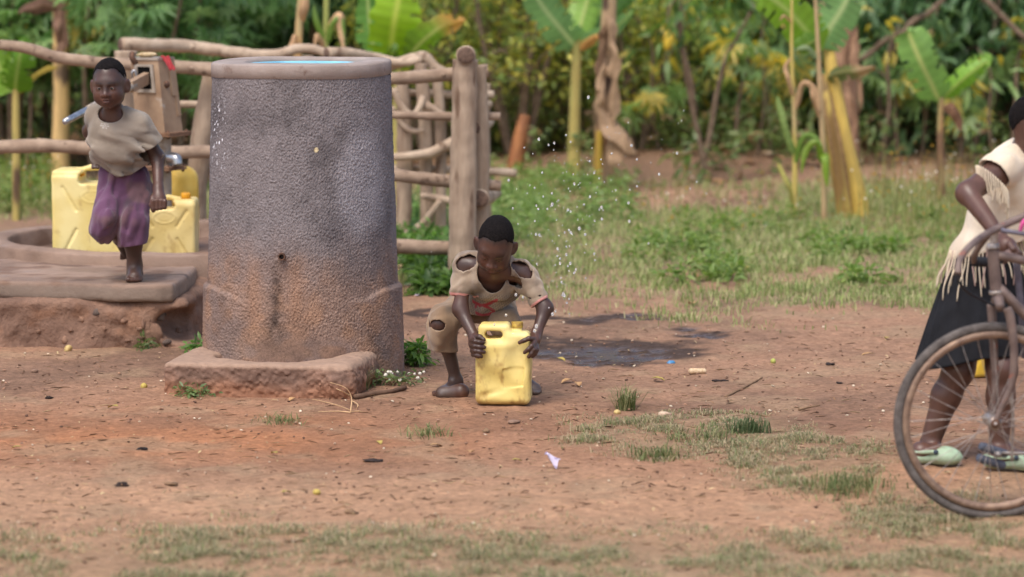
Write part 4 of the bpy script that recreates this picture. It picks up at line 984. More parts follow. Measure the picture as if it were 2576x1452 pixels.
def can_wet(base, w, d, H, rz):
    """the small dented can the crouching child holds: block handle at one side of the top, neck at the other"""
    o = thing('jerrican', base, 'wet dented yellow jerrican held by the crouching child', 'jerrican', 'yellow jerricans')
    s = Solid(); R = rotz(rz); X, Yv = R[:, 0], R[:, 1]; Z = A(0, 0, 1); p = lambda x, y, z: base + X * x + Yv * y + Z * z
    hb = H * 0.80
    s.rbox(p(0, 0, hb / 2 + 0.002), (w / 2, d / 2, hb / 2), 0.032, R)
    s.rbox(p(-w * 0.16, 0, hb + 0.002), (w * 0.29, d * 0.40, 0.075), 0.022, R, 0.02)
    s.rbox(p(w * 0.26, 0, hb - 0.005), (w * 0.235, d * 0.42, 0.045), 0.025, R, 0.02)
    s.cap(p(w * 0.25, -0.01, hb + 0.03), p(w * 0.25, -0.01, hb + 0.058), 0.021, 0.021, 0.008)
    # hand hole, printed panel, dents
    s.rbox(p(-w * 0.16, 0, hb + 0.028), (0.038, 0.2, 0.0145), 0.0135, R, 0.010, 'sub')
    s.rbox(p(w * 0.19, -d / 2, hb * 0.44), (0.047, 0.010, 0.040), 0.004, R, 0.003, 'sub')
    s.ell(p(w * 0.26, -d / 2 - 0.022, hb * 0.72), (0.045, 0.040, 0.085), R, 0.03, 'sub')
    s.ell(p(-w * 0.04, -d / 2 - 0.042, hb * 0.36), (0.11, 0.058, 0.055), R @ roty(0.6), 0.03, 'sub')
    s.ell(p(w * 0.36, -d / 2 - 0.02, hb * 0.92), (0.04, 0.035, 0.045), R, 0.02, 'sub')
    s.cap(p(w * 0.44, -d / 2 - .004, hb * 0.12), p(w * 0.40, -d / 2 - .004, hb * 0.55), 0.006, 0.004, 0.01, 'sub')
    s.cap(p(w * 0.06, -d / 2 - .002, hb * 0.28), p(-w * .36, -d / 2 - .004, hb * 0.16), 0.008, 0.004, 0.02, 'sub')
    s.fn(lambda P, D: D + 0.006 * fbm(P, 10, 2, 201))
    s.obj('can_body', 0.0036, m_can, o, colfn=can_col(base[2], (234, 216, 146), (220, 196, 116), 1.0, 202, H))
    n = 40; a = np.linspace(0, 2 * math.pi, n * 2, endpoint=False); rr = 0.024 + 0.0016 * (np.arange(n * 2) % 2)
    c0 = p(w * 0.25, -0.01, hb + 0.056); mb = MB()
    V = np.concatenate([np.stack([rr * np.cos(a), rr * np.sin(a), 0 * a + z], -1) for z in (0, 0.026)] + [np.array([[0, 0, 0.0265]])])
    m = 2 * n; j = np.arange(m); k = (j + 1) % m
    mb.add(V + c0, [np.stack([j, k, m + k, m + j], -1), np.stack([m + j, m + k, np.full(m, 2 * m)], -1)]); mb.obj('cap', m_capw, o)
    return o
def can_tall(name_label, base, w, d, H, rz, cap_side, a, b_, dirt, seed, cap_m, lid=True, h=0.006):
    """twenty-litre can: strap handle over a dip in the middle, neck in one corner, moulded V lines and an oval"""
    o = thing('jerrican', base, name_label, 'jerrican', 'yellow jerricans')
    s = Solid(); R = rotz(rz); X, Yv = R[:, 0], R[:, 1]; Z = A(0, 0, 1); p = lambda x, y, z: base + X * x * cap_side + Yv * y + Z * z
    s.rbox(p(0, 0, H * 0.46 + 0.002), (w / 2, d / 2, H * 0.46), 0.019, R)
    s.rbox(p(w * 0.31, 0, H * 0.90), (w * 0.19, d * 0.47, H * 0.075), 0.02, R, 0.012)
    s.rbox(p(-w * 0.40, 0, H * 0.90), (w * 0.10, d * 0.40, H * 0.075), 0.02, R, 0.02)
    s.chain([p(-w * 0.40, 0, H * 0.955), p(-w * 0.2, 0, H * 0.985), p(w * 0.05, 0, H * 0.985), p(w * 0.24, 0, H * 0.945)], [0.020, 0.017, 0.017, 0.018], 0.012)
    s.rbox(p(-w * 0.05, 0, H * 0.885), (w * 0.22, 0.2, H * 0.055), 0.02, R, 0.012, 'sub')
    for s_, z0, z1, x0, x1 in ((1, .80, .56, .36, .20), (-1, .80, .56, .36, .20), (1, .10, .36, .36, .20), (-1, .10, .36, .36, .20)):
        s.cap(p(s_ * w * x0, -d / 2, H * z0), p(s_ * w * x1, -d / 2, H * z1), 0.008, 0.008, 0.006, 'sub')
    c0 = p(0, -d / 2, H * 0.70)
    def oval(P, D):
        L = (P - c0) @ R; e = np.hypot(L[..., 0] / 0.060, L[..., 2] / 0.032)
        ring = np.exp(-((e - 1) / 0.09) ** 2) + 0.5 * np.exp(-((e - 0.45) / 0.1) ** 2)
        return D - 0.0035 * ring * (np.abs(L[..., 1]) < 0.03)
    s.fn(oval); s.fn(lambda P, D: D + 0.004 * fbm(P, 7, 2, seed + 9))
    s.obj('can_body', h, m_can, o, colfn=can_col(base[2], a, b_, dirt, seed, H))
    if lid:
        V, Q = lathe([(0.001, 0.036), (0.022, 0.036), (0.026, 0.031), (0.028, 0), (0.001, 0)], 24, p(w * 0.33, -d * 0.12, H * 0.968)); obj('cap', V, Q, cap_m, o)
    return o
cb = G(1267, 1034); can_wet(A(float(PY(1267, 1034, 14.08)[0]), 14.085, float(gz(cb[0], 14.085)) + 0.002), 0.246, 0.165, 0.362, -0.06)
fz = 0.300
x0, x1 = PY(132, 640, 17.36)[0], PY(338, 640, 17.36)[0]
can_tall('tall pale yellow jerrican with torn orange cap inside the drain wall', A((x0 + x1) / 2, 17.52, fz), x1 - x0, 0.30, 0.53, -0.03, -1, (232, 216, 152), (220, 198, 122), 0.55, 211, m_cap, lid=False)
torn = PY(200, 437, 17.45); V, Q = blob(torn, (0.032, 0.03, 0.016), 3, 0.5, roty(0.3), 14, 9)
c_ = [o for o in bpy.data.objects if o.name.startswith('jerrican') and o.parent is None][-1]; obj('torn_cap', V, Q, m_cap, c_)
x0, x1 = PY(336, 640, 17.5)[0], PY(491, 640, 17.5)[0]
can_tall('shorter pale yellow jerrican with whole orange cap inside the drain wall', A((x0 + x1) / 2, 17.62, fz), x1 - x0, 0.24, 0.352, 0.02, 1, (226, 206, 146), (210, 186, 118), 0.6, 221, m_cap)
# a rounded golden container behind them
rb = A(float(PY(462, 600, 18.3)[0]), 18.32, fz)
o = thing('jerrican', rb, 'golden round-shouldered plastic can behind the pump column', 'jerrican', 'yellow jerricans')
s = Solid(); s.rbox(rb + A(0, 0, 0.20), (0.085, 0.10, 0.20), 0.06); s.ell(rb + A(0, 0, 0.40), (0.085, 0.10, 0.075), None, 0.03); s.fn(lambda P, D: D + 0.004 * fbm(P, 8, 2, 7))
s.obj('can_body', 0.007, m_can, o, colfn=can_col(fz, (238, 204, 104), (228, 184, 74), 0.35, 231, .4))
V, Q = lathe([(0.001, 0.05), (0.028, 0.05), (0.032, 0.04), (0.034, 0), (0.001, 0)], 24); V = V @ rotx(1.1).T @ rotz(-0.3).T + PY(437, 520, 18.19); obj('cap', V, Q, m_cap, o)
# the can that stands behind the cyclist's skirt
kb = G(2462, 952); kb = A(kb[0], 15.1, float(gz(kb[0], 15.1)))
can_tall('yellow jerrican standing on the dirt behind the black skirt', kb, 0.24, 0.2, 0.34, 0.5, 1, (214, 176, 60), (190, 146, 40), 0.7, 241, m_cap, h=0.008)

# ---------------------------------------------------------------- hand pump
m_gal = mat('galvanised_steel', C(178, 168, 156), 0.5, 0.5, var=(C(140, 126, 112), 9, 5), metal=0.25, bump=[(70, 0.001)], second=(C(128, 100, 78), 8, 0.58, 0.74))
m_tan = mat('dusty_painted_steel', C(168, 142, 116), 0.7, 0.35, var=(C(138, 112, 90), 7, 5), bump=[(50, 0.0015)], second=(C(176, 168, 160), 6, 0.64, 0.72))
m_fl = mat('rusty_flange', C(150, 116, 92), 0.8, 0.3, var=(C(108, 78, 60), 30, 4), bump=[(80, 0.001)])
m_chr = mat('bare_steel', C(188, 188, 190), 0.28, 0.5, var=(C(150, 150, 152), 30, 3), metal=0.85)
m_black = mat('dark_slot', C(18, 16, 15), 0.9, 0.1)
PYY = 17.98
pb = A(float(PY(410, 600, PYY)[0]), PYY, fz)
pump = thing('hand_pump', pb, 'tan steel village hand pump with long lever handle and spout', 'hand pump')
def pump_build():
    zf1, zf2, zt = PY(410, 337, PYY)[2], PY(410, 423, PYY)[2], PY(410, 150, PYY)[2]
    V, Q = lathe([(0.054, 0), (0.054, zf1 - fz)], 28, pb); obj('pedestal', V, Q, m_gal, pump)
    yaw = -0.50; R = rotz(yaw)
    # head: tapered box, wider at the bottom
    def frust(z0, z1, a0, b0, a1, b1, sh):
        V = np.array([[sx * (a0 if z == 0 else a1), sy * (b0 if z == 0 else b1), (z0, z1)[z]] for z in (0, 1) for sx, sy in ((-1, -1), (1, -1), (1, 1), (-1, 1))])
        V[4:, :2] += sh; return V, np.array([[3, 2, 1, 0], [4, 5, 6, 7], [0, 1, 5, 4], [1, 2, 6, 5], [2, 3, 7, 6], [3, 0, 4, 7]])
    V, Q = frust(zf1 + 0.012, zt, 0.098, 0.088, 0.094, 0.076, (-0.045, 0)); V = V @ R.T + A(pb[0] - 0.012, PYY, 0)
    hd = obj('pump_head', V, Q, m_tan, pump, smooth=False)
    # face geometry of the head: front-left face is quad 0,1,5,4
    f00, f10, f11, f01 = V[0], V[1], V[5], V[4]
    nrm = norm(np.cross(f10 - f00, f01 - f00)); fp = lambda u, v, d=0: f00 * (1 - u) * (1 - v) + f10 * u * (1 - v) + f11 * u * v + f01 * (1 - u) * v + nrm * d
    def plate(name, u0, u1, v0, v1, d, material, thick=0.006):
        q = [fp(u0, v0, d), fp(u1, v0, d), fp(u1, v1, d), fp(u0, v1, d)]; q2 = [p_ - nrm * thick for p_ in q]
        return obj(name, np.array(q + q2), np.array([[0, 1, 2, 3], [7, 6, 5, 4], [0, 4, 5, 1], [1, 5, 6, 2], [2, 6, 7, 3], [3, 7, 4, 0]]), material, hd, smooth=False)
    plate('slot', 0.25, 0.72, 0.60, 0.90, 0.003, m_black, 0.002)
    for u0, u1, v0, v1 in ((0.72, 0.82, 0.55, 0.94), (0.15, 0.25, 0.55, 0.94), (0.25, 0.72, 0.905, 0.94), (0.25, 0.72, 0.55, 0.595)): plate('slot_frame', u0, u1, v0, v1, 0.012, m_gal, 0.011)
    # right-hand face: quad 1,2,6,5 carries an access cover and a bolt
    g00, g10, g11, g01 = V[1], V[2], V[6], V[5]; n2 = norm(np.cross(g10 - g00, g01 - g00)); gp = lambda u, v, d=0: g00 * (1 - u) * (1 - v) + g10 * u * (1 - v) + g11 * u * v + g01 * (1 - u) * v + n2 * d
    for u0, u1, v0, v1 in ((0.60, 0.985, 0.50, 0.99), (0.80, 0.985, 0.22, 0.495)):
        q = [gp(u0, v0, .007), gp(u1, v0, .007), gp(u1, v1, .007), gp(u0, v1, .007)]; q2 = [p_ - n2 * 0.0065 for p_ in q]
        obj('access_cover', np.array(q + q2), np.array([[0, 1, 2, 3], [7, 6, 5, 4], [0, 4, 5, 1], [1, 5, 6, 2], [2, 6, 7, 3], [3, 7, 4, 0]]), m_tan, hd, smooth=False)
    V2, Q2 = blob(gp(0.34, 0.66, 0.004), (0.020, 0.020, 0.020), 2, 0.15, None, 12, 8); obj('bolt', V2, Q2, m_rust, hd)
    # top plate
    tp = V[4:].mean(0); Vt, Qt = box(tp + A(0, 0, 0.006), (0.195, 0.165, 0.014), R); obj('top_plate', Vt, Qt, m_gal, hd, smooth=False)
    Vh, Fh = tube([f01 + A(0.03, -0.02, -0.02), f01 + A(0.012, -0.03, 0.012), f01 + A(0.01, -0.005, 0.035)], 0.016, 10, 10); obj('lifting_lug', Vh, Fh, m_rust, hd)
    # flanges
    for z, s_ in ((zf1, 1.0), (zf2, 0.82)):
        for dz in (0, 0.013):
            Vf, Qf = box(A(pb[0] + 0.012, PYY, z - 0.004 + dz), (0.225 * s_, 0.225 * s_, 0.010), rotz(yaw + 0.02)); obj('flange', Vf, Qf, m_fl, pump, smooth=False)
        for sx in (-1, 1):
            for sy in (-1, 1):
                c0 = A(pb[0] + 0.012, PYY, z) + rotz(yaw) @ A(sx * 0.092 * s_, sy * 0.092 * s_, 0); Vb, Fb = tube([c0 - A(0, 0, .022), c0 + A(0, 0, .024)], 0.009, 6, 2); obj('flange_bolt', Vb, Fb, m_rust, pump)
    # spout: short pipe that bends down
    sp = PY(432, 402, PYY - 0.06); Vs, Fs = tube([sp + A(-0.05, 0.05, 0.012), sp + A(0.0, 0, 0.012), sp + A(0.028, -0.02, 0.004), sp + A(0.036, -0.03, -0.030)], [0.030, 0.031, 0.031, 0.028], 18, 20); obj('spout', Vs, Fs, m_chr, pump)
    # lever: forged bar from the slot, pipe handle with chrome end
    a = fp(0.48, 0.72, 0.0) + A(0.02, 0.03, 0.02); e1 = PY(165, 306, 17.05); mid = PY(222, 276, 17.25)
    fork = a + (mid - a) * 0.30
    d = norm(mid - a); Rl = np.stack([d, norm(np.cross(A(0, 0, 1), d)), np.cross(d, norm(np.cross(A(0, 0, 1), d)))], 1)
    Vl, Ql = box((a + fork) / 2, (np.linalg.norm(fork - a) + 0.04, 0.04, 0.062), Rl); lv = obj('lever', Vl, Ql, m_tan, pump, smooth=False)
    Vp, Fp = tube([fork - d * 0.03, mid], 0.023, 14, 8); obj('handle_tube', Vp, Fp, m_gal, pump)
    Vp, Fp = tube([mid - d * 0.02, e1], [0.0185, 0.0185], 16, 8); obj('handle_end', Vp, Fp, m_chr, pump)
    V3, Q3 = blob(e1, (0.0185, 0.0185, 0.0185), 0, 0, None, 14, 10); obj('end_knob', V3, Q3, m_chr, pump)
    Vc, Fc = tube([fp(0.16, 0.66, 0.02), fp(0.14, 0.80, 0.035), fp(0.22, 0.85, 0.028), fp(0.26, 0.72, 0.02)], 0.007, 8, 18); obj('chain_link', Vc, Fc, m_chr, pump)
    # things lying on the head
    c0 = tp + A(-0.028, -0.02, 0.027); Vw, Qw = blob(c0, (0.056, 0.03, 0.0155), 5, 0.25, rotz(0.2), 18, 10)
    ob = obj('dry_cob_piece', Vw, Qw, mat('dry_cob', C(205, 186, 150), 0.9, 0.2, var=(C(170, 144, 106), 60, 4), bump=[(120, 0.003)]), base=c0 - A(0, 0, .014)); tag(ob, 'pale dry cob piece lying on top of the pump head', 'cob')
    # red rag draped over the edge
    nu, nv = 10, 16; U, W = np.meshgrid(np.linspace(-1, 1, nu), np.linspace(0, 1, nv)); top = PY(392, 146, PYY - 0.05); 
    P = np.zeros((nv, nu, 3)); L = W * 0.135
    over = np.clip(L - 0.055, 0, None); flat = np.minimum(L, 0.055)
    tp2 = tp + A(0.055, -0.045, 0.0165)
    P[..., 0] = tp2[0] + U * (0.028 - 0.012 * W) + 0.55 * over + 0.5 * flat; P[..., 1] = tp2[1] - flat * 0.6 - 0.30 * over - 0.006 * np.sin(U * 4 + 6 * W); P[..., 2] = tp2[2] - 0.9 * over + 0.004 * np.sin(U * 5 + W * 9)
    V = P.reshape(-1, 3); V2 = V + A(0, 0.0, 0.005); i = np.arange(nv - 1)[:, None] * nu; j = np.arange(nu - 1)[None]; Q = np.stack([i + j, i + j + 1, i + nu + j + 1, i + nu + j], -1).reshape(-1, 4)
    ob = obj('rag', np.vstack([V, V2]), np.vstack([Q[:, ::-1], Q + len(V)]), mat('red_cloth', C(176, 70, 74), 0.9, 0.1, var=(C(150, 54, 60), 30, 3)), base=tp2); tag(ob, 'faded red rag hanging off the pump head', 'rag')
pump_build()
# ---------------------------------------------------------------- bicycle and its owner
m_tyre = mat('dusty_tyre', C(110, 103, 99), 0.9, 0.2, var=(C(80, 74, 71), 30, 4), bump=[(160, 0.0015)])
m_rim = mat('rusty_rim', C(158, 132, 112), 0.55, 0.45, var=(C(110, 88, 76), 26, 4), metal=0.35)
m_frame = mat('worn_brown_frame', C(128, 110, 102), 0.55, 0.45, var=(C(98, 82, 77), 18, 4), metal=0.2, second=(C(150, 92, 74), 22, 0.62, 0.72), bump=[(90, 0.0008)])
m_steel = mat('dull_steel', C(186, 178, 172), 0.4, 0.5, var=(C(140, 126, 118), 40, 4), metal=0.6)
m_tube2 = mat('grey_blue_tube', C(112, 110, 124), 0.55, 0.4, var=(C(88, 82, 92), 20, 4), metal=0.2)
m_grip = mat('black_rubber', C(40, 40, 44), 0.75, 0.3)
BY = 11.45; hub = PY(2496.5, 1059, BY); Rw = 0.364
bike = thing('bicycle', A(hub[0], BY, float(gz(hub[0], BY))), 'worn brown roadster bicycle pushed by the child in fringed blouse', 'bicycle')
def wheel(c, yaw, lean=0.0):
    R = rotz(yaw) @ rotx(lean)
    n = 128
    def tor(rc, prof):
        a = np.linspace(0, 2 * math.pi, n, endpoint=False); pr = np.asarray(prof)
        V = np.stack([(rc + pr[None, :, 0]) * np.cos(a)[:, None], np.repeat(pr[None, :, 1], n, 0), (rc + pr[None, :, 0]) * np.sin(a)[:, None]], -1)
        m = len(pr); i = np.arange(n)[:, None]; j = np.arange(m)[None]; Q = np.stack([i * m + j, i * m + (j + 1) % m, ((i + 1) % n) * m + (j + 1) % m, ((i + 1) % n) * m + j], -1)
        return V.reshape(-1, 3) @ R.T + c, Q.reshape(-1, 4)
    t = np.linspace(0, 2 * math.pi, 14, endpoint=False)
    V, Q = tor(Rw - 0.019, np.stack([0.0175 * np.cos(t), 0.0165 * np.sin(t)], -1)); wh = obj('wheel', *tor(Rw - 0.050, [(-0.008, -0.013), (0.016, -0.0155), (0.016, 0.0155), (-0.008, 0.013), (-0.012, 0)]), m_rim, bike)
    obj('tyre', V, Q, m_tyre, wh)
    Vh, Fh = tube([c - R[:, 1] * 0.055, c + R[:, 1] * 0.055], [0.026, 0.017, 0.017, 0.017, 0.026], 16, 9); obj('hub', Vh, Fh, m_steel, wh)
    mb = MB()
    for i in range(32):
        a = 2 * math.pi * i / 32; sd = 1 if i % 2 else -1; a2 = a + (0.9 if (i // 2) % 2 else -0.9)
        p0 = c + R @ A(0.024 * math.cos(a2), sd * 0.034, 0.024 * math.sin(a2)); p1 = c + R @ A((Rw - 0.058) * math.cos(a), 0, (Rw - 0.058) * math.sin(a))
        V, Fs = tube([p0, p1], 0.0014, 5, 2, caps=False); mb.add(V, Fs)
    mb.obj('spokes', m_steel, wh)
    return wh
def bike_build():
    wheel(hub, 0.04)
    rear = hub + A(1.14, 0.16, 0.0); wheel(rear, 0.14)
    J = PY
    def T(name, pts, r, material, sides=14, n=24, par=bike): 
        V, Fs = tube(pts, r, sides, n); return obj(name, V, Fs, material, par)
    ht, hb = J(2498, 628, BY), J(2506, 738, BY)
    T('head_tube', [ht, hb], 0.0215, m_frame); T('head_cup', [ht + (ht - hb) * 0.02, ht + (ht - hb) * 0.14], [0.026, 0.022], m_steel, 16, 4); T('head_cup', [hb + (ht - hb) * 0.06, hb - (ht - hb) * 0.02], [0.026, 0.025], m_steel, 16, 4)
    st = J(2502, 574, BY); T('stem', [ht, st], 0.0145, m_steel, 14, 8)
    cr = J(2510, 762, BY); T('fork_crown', [cr + A(0, -0.062, -0.012), cr + A(0, 0, 0.018), cr + A(0, 0.062, -0.012)], [0.016, 0.022, 0.016], m_frame, 12, 14)
    T('fork_blade', [cr + A(0.024, -0.060, -0.012), J(2542, 800, BY - .062), J(2551, 880, BY - .062), J(2546, 960, BY - .06), J(2522, 1020, BY - .058), hub + A(0.0, -0.056, 0)], [0.0175, 0.0170, 0.0155, 0.0135, 0.0115, 0.0110], m_frame, 14, 40)
    T('fork_blade', [cr + A(-0.014, 0.060, -0.012), J(2496, 800, BY + .062), J(2500, 880, BY + .062), J(2504, 960, BY + .06), J(2500, 1020, BY + .058), hub + A(0.0, 0.056, 0)], [0.0165, 0.0165, 0.0150, 0.013, 0.0115, 0.0105], m_frame, 14, 40)
    T('axle', [hub + A(0, -0.085, 0), hub + A(0, 0.085, 0)], 0.0065, m_steel, 8, 2)
    for sy in (-1, 1): V, Q = blob(hub + A(0, sy * 0.068, 0), (0.017, 0.007, 0.017), 1, 0, None, 10, 7); obj('axle_nut', V, Q, m_rust, bike)
    # handlebar: near half sweeps up and back, far half to the grip in the hand
    T('handlebar', [J(2410, 690, BY - .30), J(2414, 655, BY - .27), J(2438, 622, BY - .20), J(2472, 595, BY - .10), J(2512, 574, BY - .02), J(2560, 552, BY + 0.02), J(2640, 520, BY + .03)], [0.0125, 0.0125, 0.013, 0.013, 0.0135, 0.0135, 0.0135], m_frame, 14, 44)
    T('handlebar', [J(2502, 576, BY), J(2474, 606, BY + .10), J(2452, 640, BY + .16), J(2450, 658, BY + .20)], 0.012, m_frame, 14, 24)
    T('grip', [J(2450, 658, BY + .20), J(2490, 659, BY + .25), J(2520, 652, BY + .27)], [0.0195, 0.019, 0.018], m_grip, 16, 12); T('grip', [J(2520, 653, BY + .27), J(2560, 628, BY + .28)], 0.0205, mat('brown_grip', C(112, 92, 88), 0.8, 0.2), 16, 10)
    T('brake_rod', [J(2518, 579, BY - .04), J(2560, 586, BY - .05), J(2640, 598, BY - .06)], 0.0085, m_tube2, 10, 14)
    T('brake_cable', [J(2409, 690, BY - .30), J(2414, 712, BY - .28), J(2440, 738, BY - .18), J(2478, 758, BY - .08), J(2500, 768, BY - .05)], 0.0055, m_grip, 8, 30)
    bb = A(hub[0] + 0.56, BY + 0.09, hub[2] - 0.06); seat = A(hub[0] + 0.72, BY + 0.11, hub[2] + 0.46)
    T('down_tube', [hb + A(0.01, 0, 0.02), bb], 0.0185, m_frame); T('top_tube', [ht + A(0.01, 0, -0.02), seat], 0.0165, m_frame); T('seat_tube', [bb, seat + A(0.02, 0, 0.10)], 0.0165, m_frame)
    for sy in (-1, 1):
        T('stay', [bb + A(0, sy * 0.03, 0), rear + A(0, sy * 0.06, 0)], 0.010, m_frame, 10, 8); T('stay', [seat + A(0, sy * 0.03, -0.02), rear + A(0, sy * 0.06, 0)], 0.009, m_frame, 10, 8)
    s = Solid(); sc = seat + A(0.04, 0, 0.14); s.ell(sc + A(0.05, 0, 0), (0.09, 0.09, 0.035), None, 0.03); s.cap(sc, sc + A(-0.16, 0, 0), 0.04, 0.022, 0.03); s.obj('saddle', 0.009, m_grip, bike)
    # prop stay: the grey tube beside the fork, and the pedals
    T('stand_rod', [J(2557, 660, BY + .06), J(2568, 760, BY + .08), J(2578, 900, BY + .10)], 0.0135, m_tube2, 12, 16)
    T('mudguard_stay', [J(2539, 962, BY + .10), J(2548, 1040, BY + .10), J(2545, 1160, BY + .10)], [0.008, 0.007, 0.006], m_steel, 8, 16)
    V, Q = lathe([(0.07, -0.004), (0.095, -0.004), (0.095, 0.004), (0.07, 0.004)], 36, (0, 0, 0), True); obj('chainring', V @ rotx(math.pi / 2).T + bb, Q, m_steel, bike)
    pd = J(2508, 1140, BY + 0.22); T('crank', [bb + A(0, .06, 0), A(bb[0] - 0.12, BY + .2, pd[2])], 0.011, m_steel, 10, 8)
    T('pedal_axle', [A(bb[0] - 0.12, BY + .2, pd[2]), pd], 0.007, m_steel, 8, 6)
    ped = obj('pedal', *box(pd, (0.02, 0.09, 0.02)), m_steel, bike)
    for (a, b_, c_, d_, w) in ((2466, 1122, 2532, 1143, 0.016), (2460, 1151, 2526, 1172, 0.016)):
        p0, p1 = J(a, b_, BY + .20), J(c_, d_, BY + .24); V, Fs = tube([p0, p0 + (p1 - p0) * .08, p0 + (p1 - p0) * .92, p1], [0.008, 0.016, 0.016, 0.008], 12, 16); obj('pedal_rubber', V, Fs, mat('pedal_rubber', C(96, 100, 112), 0.8, 0.2), ped)
    V, Fs = tube([J(2566, 584, BY - 0.02), J(2574, 560, BY - 0.03), J(2590, 548, BY - 0.03)], [0.006, 0.009, 0.008], 10, 10); obj('pink_strap', V, Fs, mat('pink_plastic', C(214, 92, 150), 0.6, 0.3), bike)
bike_build()

def girl():
    J = PY; Y0 = 12.35; s = Solid(); base = G(2440, 1178)
    hd = Head(J(2611, 316, 12.22), (0.93, -0.42, -0.08), (0, 0, 1), 1.10, 0.95)
    neck, chest, belly, pelv = J(2580, 392, 12.30), J(2540, 470, 12.33), J(2508, 570, 12.36), J(2478, 680, 12.38)
    hd.build(s, 0.0045)
    s.cap(hd.p(0, -.05, -.03), neck, 0.046, 0.05, 0.03)
    s.ell(chest, (0.115, 0.135, 0.14), None, 0.06); s.ell(belly, (0.110, 0.125, 0.13), None, 0.06); s.ell(pelv, (0.12, 0.13, 0.11), None, 0.06)
    sN, sF = J(2516, 428, 12.16), J(2585, 415, 12.50)
    s.cap(sN, neck, 0.05, 0.05, 0.05); s.cap(sF, neck, 0.05, 0.05, 0.05)
    e, w = J(2434, 486, 12.05), J(2512, 592, 11.84)
    s.chain([sN, e], [0.052, 0.041], 0.03); s.chain([e, w], [0.041, 0.026], 0.03)
    hc = J(2534, 620, 11.775); s.ell(hc, (0.036, 0.026, 0.032), roty(0.7), 0.025); s.cap(w, hc, 0.026, 0.028, 0.02)
    for i in range(4):
        k0 = J(2540 + 5 * i, 614 + 5 * i, 11.735 + 0.006 * i); k1 = J(2550 + 5 * i - 1, 627 + 4 * i, 11.715 + 0.006 * i); k2 = J(2546 + 5 * i - 3, 642 + 3 * i, 11.725 + 0.006 * i); k3 = J(2536 + 5 * i, 647 + 2 * i, 11.745)
        s.chain([k0, k1, k2, k3], [0.0135, 0.0125, 0.0115, 0.010], 0.005)
    s.chain([J(2528, 618, 11.79), J(2522, 636, 11.77), J(2527, 650, 11.745)], [0.0135, 0.012, 0.0105], 0.006)
    eF = J(2640, 500, 12.45); s.chain([sF, eF, J(2650, 590, 12.1)], [0.05, 0.04, 0.028], 0.03)
    k1, a1 = J(2412, 930, 12.33), J(2336, 1125, 12.36); h1 = J(2440, 760, 12.40)
    s.chain([h1, k1], [0.085, 0.060], 0.04); s.chain([k1, k1 * .66 + a1 * .34 + A(-.008, .01, 0), a1], [0.058, 0.055, 0.037], 0.03)
    f1 = G(2345, 1168); heel = f1 + A(-0.065, 0, 0.022); toe = f1 + A(0.085, -0.02, 0.022); foot(s, a1, heel, toe, A(0, 1, 0), 1.05)
    k2, a2 = J(2520, 930, 12.22), J(2512, 1130, 12.22); h2 = J(2500, 760, 12.35)
    s.chain([h2, k2], [0.085, 0.058], 0.04); s.chain([k2, k2 * .66 + a2 * .34, a2], [0.056, 0.052, 0.037], 0.03)
    f2 = G(2530, 1182); heel2 = f2 + A(-0.05, 0, 0.022); toe2 = f2 + A(0.12, -0.03, 0.022); foot(s, a2, heel2, toe2, A(0, 1, 0), 1.05)
    b_ = s.obj('person', 0.0045, m_skin, None, base, lambda V: mixc(skin_col(V, 251, hd), lin((112, 78, 66)), 0.35 * np.ones(len(V))))
    tag(b_, 'child in cream fringed blouse and black skirt pushing the bicycle', 'person')
    hd.eyes(b_); hd.hair(b_, 0.068, 9)
    # blouse
    t = Solid()
    t.ell(J(2545, 462, 12.33), (0.125, 0.150, 0.145), None, 0.06); t.ell(J(2512, 560, 12.36), (0.122, 0.140, 0.13), None, 0.07); t.ell(J(2482, 640, 12.38), (0.142, 0.150, 0.10), None, 0.06)
    t.cap(sN + A(-.002, 0, .004), neck, 0.060, 0.060, 0.05); t.cap(sF, neck, 0.060, 0.060, 0.05); t.cap(sN, sN + (e - sN) * 0.35, 0.062, 0.066, 0.03)
    t.fn(lambda P, D: D - folds(P, (0.3, 0, 1), 10, 261, 0.020) - folds(P, (1, 0, 0.6), 12, 263, 0.010)); t.shell(0.013)
    open_cut(t, sN + (e - sN) * 0.42 + A(0, 0, -0.01), sN + (e - sN) * 1.2, 0.085)
    t.ell(neck + A(0.01, -0.0, 0.05), (0.062, 0.075, 0.05), roty(-0.3), 0.003, 'sub'); t.plane(J(2480, 622, 12.38), (0.30, 0, -1))
    m_cr = cloth_mat('cream_knit'); cc = lambda V: mixc(lin((226, 212, 190)), lin((208, 190, 166)), sstep(-0.3, 0.4, fbm(V, 7, 3, 271)))
    bl = t.obj('blouse', 0.0048, m_cr, b_, colfn=cc)
    # fringes: sleeve and hem, each strand a knotted cord
    mb = MB(); mb2 = MB(); r2 = random.Random(4)
    hc0 = J(2481, 610, 12.38)
    for i in range(66):
        a = 2 * math.pi * i / 66; p0 = hc0 + A(0.140 * math.cos(a) , 0.150 * math.sin(a), 0.0); p0[2] += 0.30 * (p0[0] - hc0[0]) + 0.012
        L = r2.uniform(0.13, 0.20); sw = A(0.055 * math.cos(a), 0.055 * math.sin(a), 0) * r2.uniform(0.5, 1.0)
        jx = A(r2.uniform(-.012, .012), r2.uniform(-.012, .012), 0)
        V, Fs = tube([p0, p0 + sw * .5 * 0.6 + A(0, 0, -L * .35), p0 + sw * 0.75 + jx + A(0, 0, -L * .7), p0 + sw * 0.8 + jx * 1.6 + A(0, 0, -L)], [0.0030, 0.0029, 0.0028, 0.0025], 6, 12); (mb if i % 4 else mb2).add(V, Fs, np.array([lin((214, 198, 172))]))
    ar = norm(e - sN); u = norm(np.cross(ar, A(0, 0, 1))); v = np.cross(u, ar); c0 = sN + (e - sN) * 0.38
